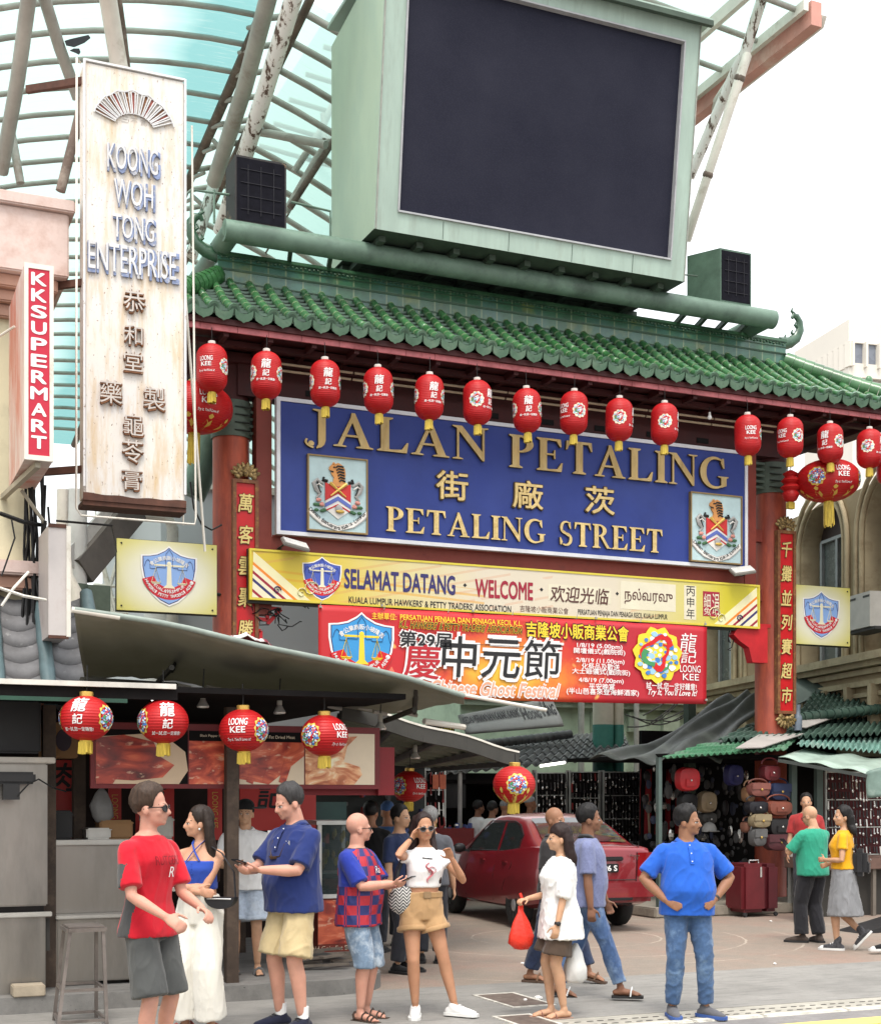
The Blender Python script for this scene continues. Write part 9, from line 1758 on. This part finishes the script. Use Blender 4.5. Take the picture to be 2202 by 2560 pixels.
yel = cloth('mustard yellow', (.66, .33, .012)); t, *_ = person('woman in mustard yellow top and long grey skirt walking left', 2105, 16.5, -112, 1.69, ASIA, True, .1, hphi=-82, hands=[(.08, .17, 1.04), (-.10, .19, 1.10)], poles=[(.8, -1, -.5), (-.8, -1, -.5)], feet=[(.06, -.22, .13, 0, 48), (-.05, .06, 0, 0)],
 top=dict(hem=.99, mats=[yel], sleeve=.55, sease=.018, ease=.028, flare=.0, vx=.011), bottom=dict(kind='skirt', waist=1.05, hem=.42, flare=.16, mats=[cloth('dove grey', (.21, .215, .225))], name='skirt', amp=.014, fr=(10, 10, 2)), shoes=dict(kind='sneaker', hi=.05, mats=[cloth('charcoal canvas', (.05, .05, .055), var=.6, vs=30), sole_w, sole_w], lace=white_c), hair=dict(kind='long', mat=h_bk, vol=.010, len=.10, spread=.8), vx=.010)
q = worldp(t, (.03, -.20, 1.08)); b_ = thing('backpack', 'small black leather backpack on the woman in yellow', 'backpack', q, None, t.rotation_euler.z); OFF[b_] = Vec((0, 0, 0)); lb = lea('black backpack leather', (.018, .018, .02)) if False else M('black backpack leather', (.018, .018, .02), .4, var=.2, vs=6)
MB().bbox((-.13, -.09, -.17), (.13, .07, .15), .05).build('body', lb, b_, 50, local=True); mb = MB()
for s in (-1, 1): mb.path([(s*.09, .06, .14), (s*.11, .16, .26), (s*.12, .22, .20), (s*.12, .20, .02), (s*.11, .06, -.13)], .010, 6)
mb.path([(-.03, .06, .14), (0, .05, .2), (.03, .06, .14)], .008, 6); mb.build('strap', lb, b_, local=True); MB().bbox((-.09, -.115, -.14), (.09, -.08, 0), .015).ell((0, -.12, .02), (.02, .008, .014), 8, 6, 1).build('pocket', [lb, silver], b_, 40, local=True)
# bags of the two women in front
q = worldp(bpy.data.objects['person.001'], (-.235, .02, 1.03)); b_ = thing('belt_bag', 'black half moon bag slung at the hip of the woman in white trousers', 'bag', q, None, bpy.data.objects['person.001'].rotation_euler.z); OFF[b_] = Vec((0, 0, 0)); m_ = M('black nylon', (.012, .012, .014), .5, var=.2)
mb = MB(); pts = [(.125*math.cos(a)*(-1), .09*math.sin(a)) for a in [math.pi+k*math.pi/12 for k in range(13)]]; pts = [(x, z+.03) for x, z in pts]; mb.prism(pts, (0, .06, 0), (-1, 0, 0), (0, 0, 1), .07); mb.build('body', m_, b_, 40, local=True); MB().path([(-.10, .132, .018), (.10, .132, .018)], .006, 6).build('zip', silver, b_, local=True); mb = MB().path([(-.12, .1, .03), (-.10, .08, .22), (.02, .04, .36), (.14, .02, .42), (.16, -.06, .40), (.14, -.10, .2), (.11, .05, .05)], .013, 6, flat=.4); mb.build('strap', m_, b_, local=True)
def mat_stripe():
 m, n, b = newmat('black white zigzag cloth'); s = nsep(n); f = nmath(n, 'SINE', nmath(n, 'ADD', nmath(n, 'MULTIPLY', s[2], 240), nmath(n, 'MULTIPLY', nmath(n, 'PINGPONG', s[0], .03), 260))); n.links.new(nmix(n, nmath(n, 'GREATER_THAN', f, 0), (.012, .012, .014), (.52, .52, .50)), b.inputs['Base Color']); b.inputs['Roughness'].default_value = .8; return m
sgw = [o for o in bpy.data.objects if o.get('label', '').startswith('woman in sunglasses')][0]; q = worldp(sgw, (.205, .04, 1.05)); b_ = thing('shoulder_bag', 'black and white zigzag bag hanging from the shoulder of the sunglasses woman', 'bag', q, None, sgw.rotation_euler.z); OFF[b_] = Vec((0, 0, 0))
mb = MB().ell((0, 0, -.04), (.115, .065, .12), 18, 12); mb.build('body', mat_stripe(), b_, 60, local=True); MB().path([(.08, .0, .05), (.05, .02, .22), (-.03, .06, .40), (-.06, -.0, .42), (-.04, -.06, .36), (.02, -.05, .2), (.06, 0, .05)], .014, 6, flat=.4).build('strap', m_, b_, local=True)
# people further back
CS = dict(vx=.013, group='shoppers in the background'); trk = cloth('background trousers', (.03, .032, .04))
def back(label, U, D, phi, H, skn, col, hair_, z0=0, **k):
 nm = 'shopper %.3f %.3f' % (col[0], col[2]); a = dict(top=dict(hem=.88, mats=[cloth(nm, col)], sleeve=.8, ease=.03, sease=.018, vx=.015), bottom=dict(kind='trousers', waist=.92, len=1.9, mats=[trk], flare=.012, ease=.02), shoes=dict(kind='shoe', mats=[black_m, blk2]), hair=hair_, face=abs(phi) < 100); a.update(k); a.update(CS); return person(label, U, D, phi, H, skn, z0=z0, **a)
sh_ = dict(kind='short', mat=h_bk, vol=.012)
back('slim shopper in white T shirt leaning by the car windscreen, leftmost of three', 1188, 24.8, 120, 1.74, DKBR, (.62, .62, .62), sh_, lean=(.12, 0)); back('shopper in white T shirt bending at the stall, middle of three', 1222, 24.4, 130, 1.72, DKBR, (.64, .64, .63), sh_, lean=(.16, 0)); back('shopper in white T shirt and hat by the lantern tassel', 1262, 24.9, 150, 1.74, BROWN, (.6, .6, .61), dict(kind='cap', mat=h_gr, vol=.012))
back('shopper in grey shirt and grey peaked cap beyond the car roof', 1326, 25.2, 110, 1.80, BROWN, (.17, .175, .18), dict(kind='cap', mat=M('pale cap cloth', (.28, .29, .30), .8), vol=.016)); back('grey haired man in grey shirt walking away behind the sunglasses woman', 1075, 15.2, 172, 1.68, ASIA, (.10, .105, .12), dict(kind='short', mat=h_gr, vol=.016), fat=.3)
back('young man in dark navy T shirt between the bald man and the sunglasses woman', 1002, 14.4, 58, 1.71, ASIA, (.02, .03, .075), sh_, fat=.2); back('shopper in mid blue shirt with back turned behind the navy T shirt', 968, 17.0, 175, 1.73, ASID, (.05, .11, .26), dict(kind='cap', mat=cloth('blue hood', (.05, .11, .26)), vol=.014), lean=(.08, 0)); back('man in black shirt in the shade behind the bald man', 928, 16.2, 165, 1.74, ASID, (.012, .012, .013), sh_)
back('stallholder in red shirt in the shade behind the bald man in green', 2014, 20.4, -14, 1.70, ASIA, (.30, .03, .03), sh_, z0=.15)
person('passer by at the right edge of whom a black shoe with a white toe shows', 2268, 16.2, -88, 1.70, ASIA, hands=[(.27, .1, .8), (-.27, .1, .8)], feet=[(.09, -.22, 0), (-.09, .30, 0)], top=dict(hem=.86, mats=[black_m], sleeve=.8, vx=.015), bottom=dict(kind='trousers', waist=.92, len=1.8, mats=[trk]), shoes=dict(kind='sneaker', mats=[black_m, sole_w, sole_w]), hair=sh_, vx=.013)
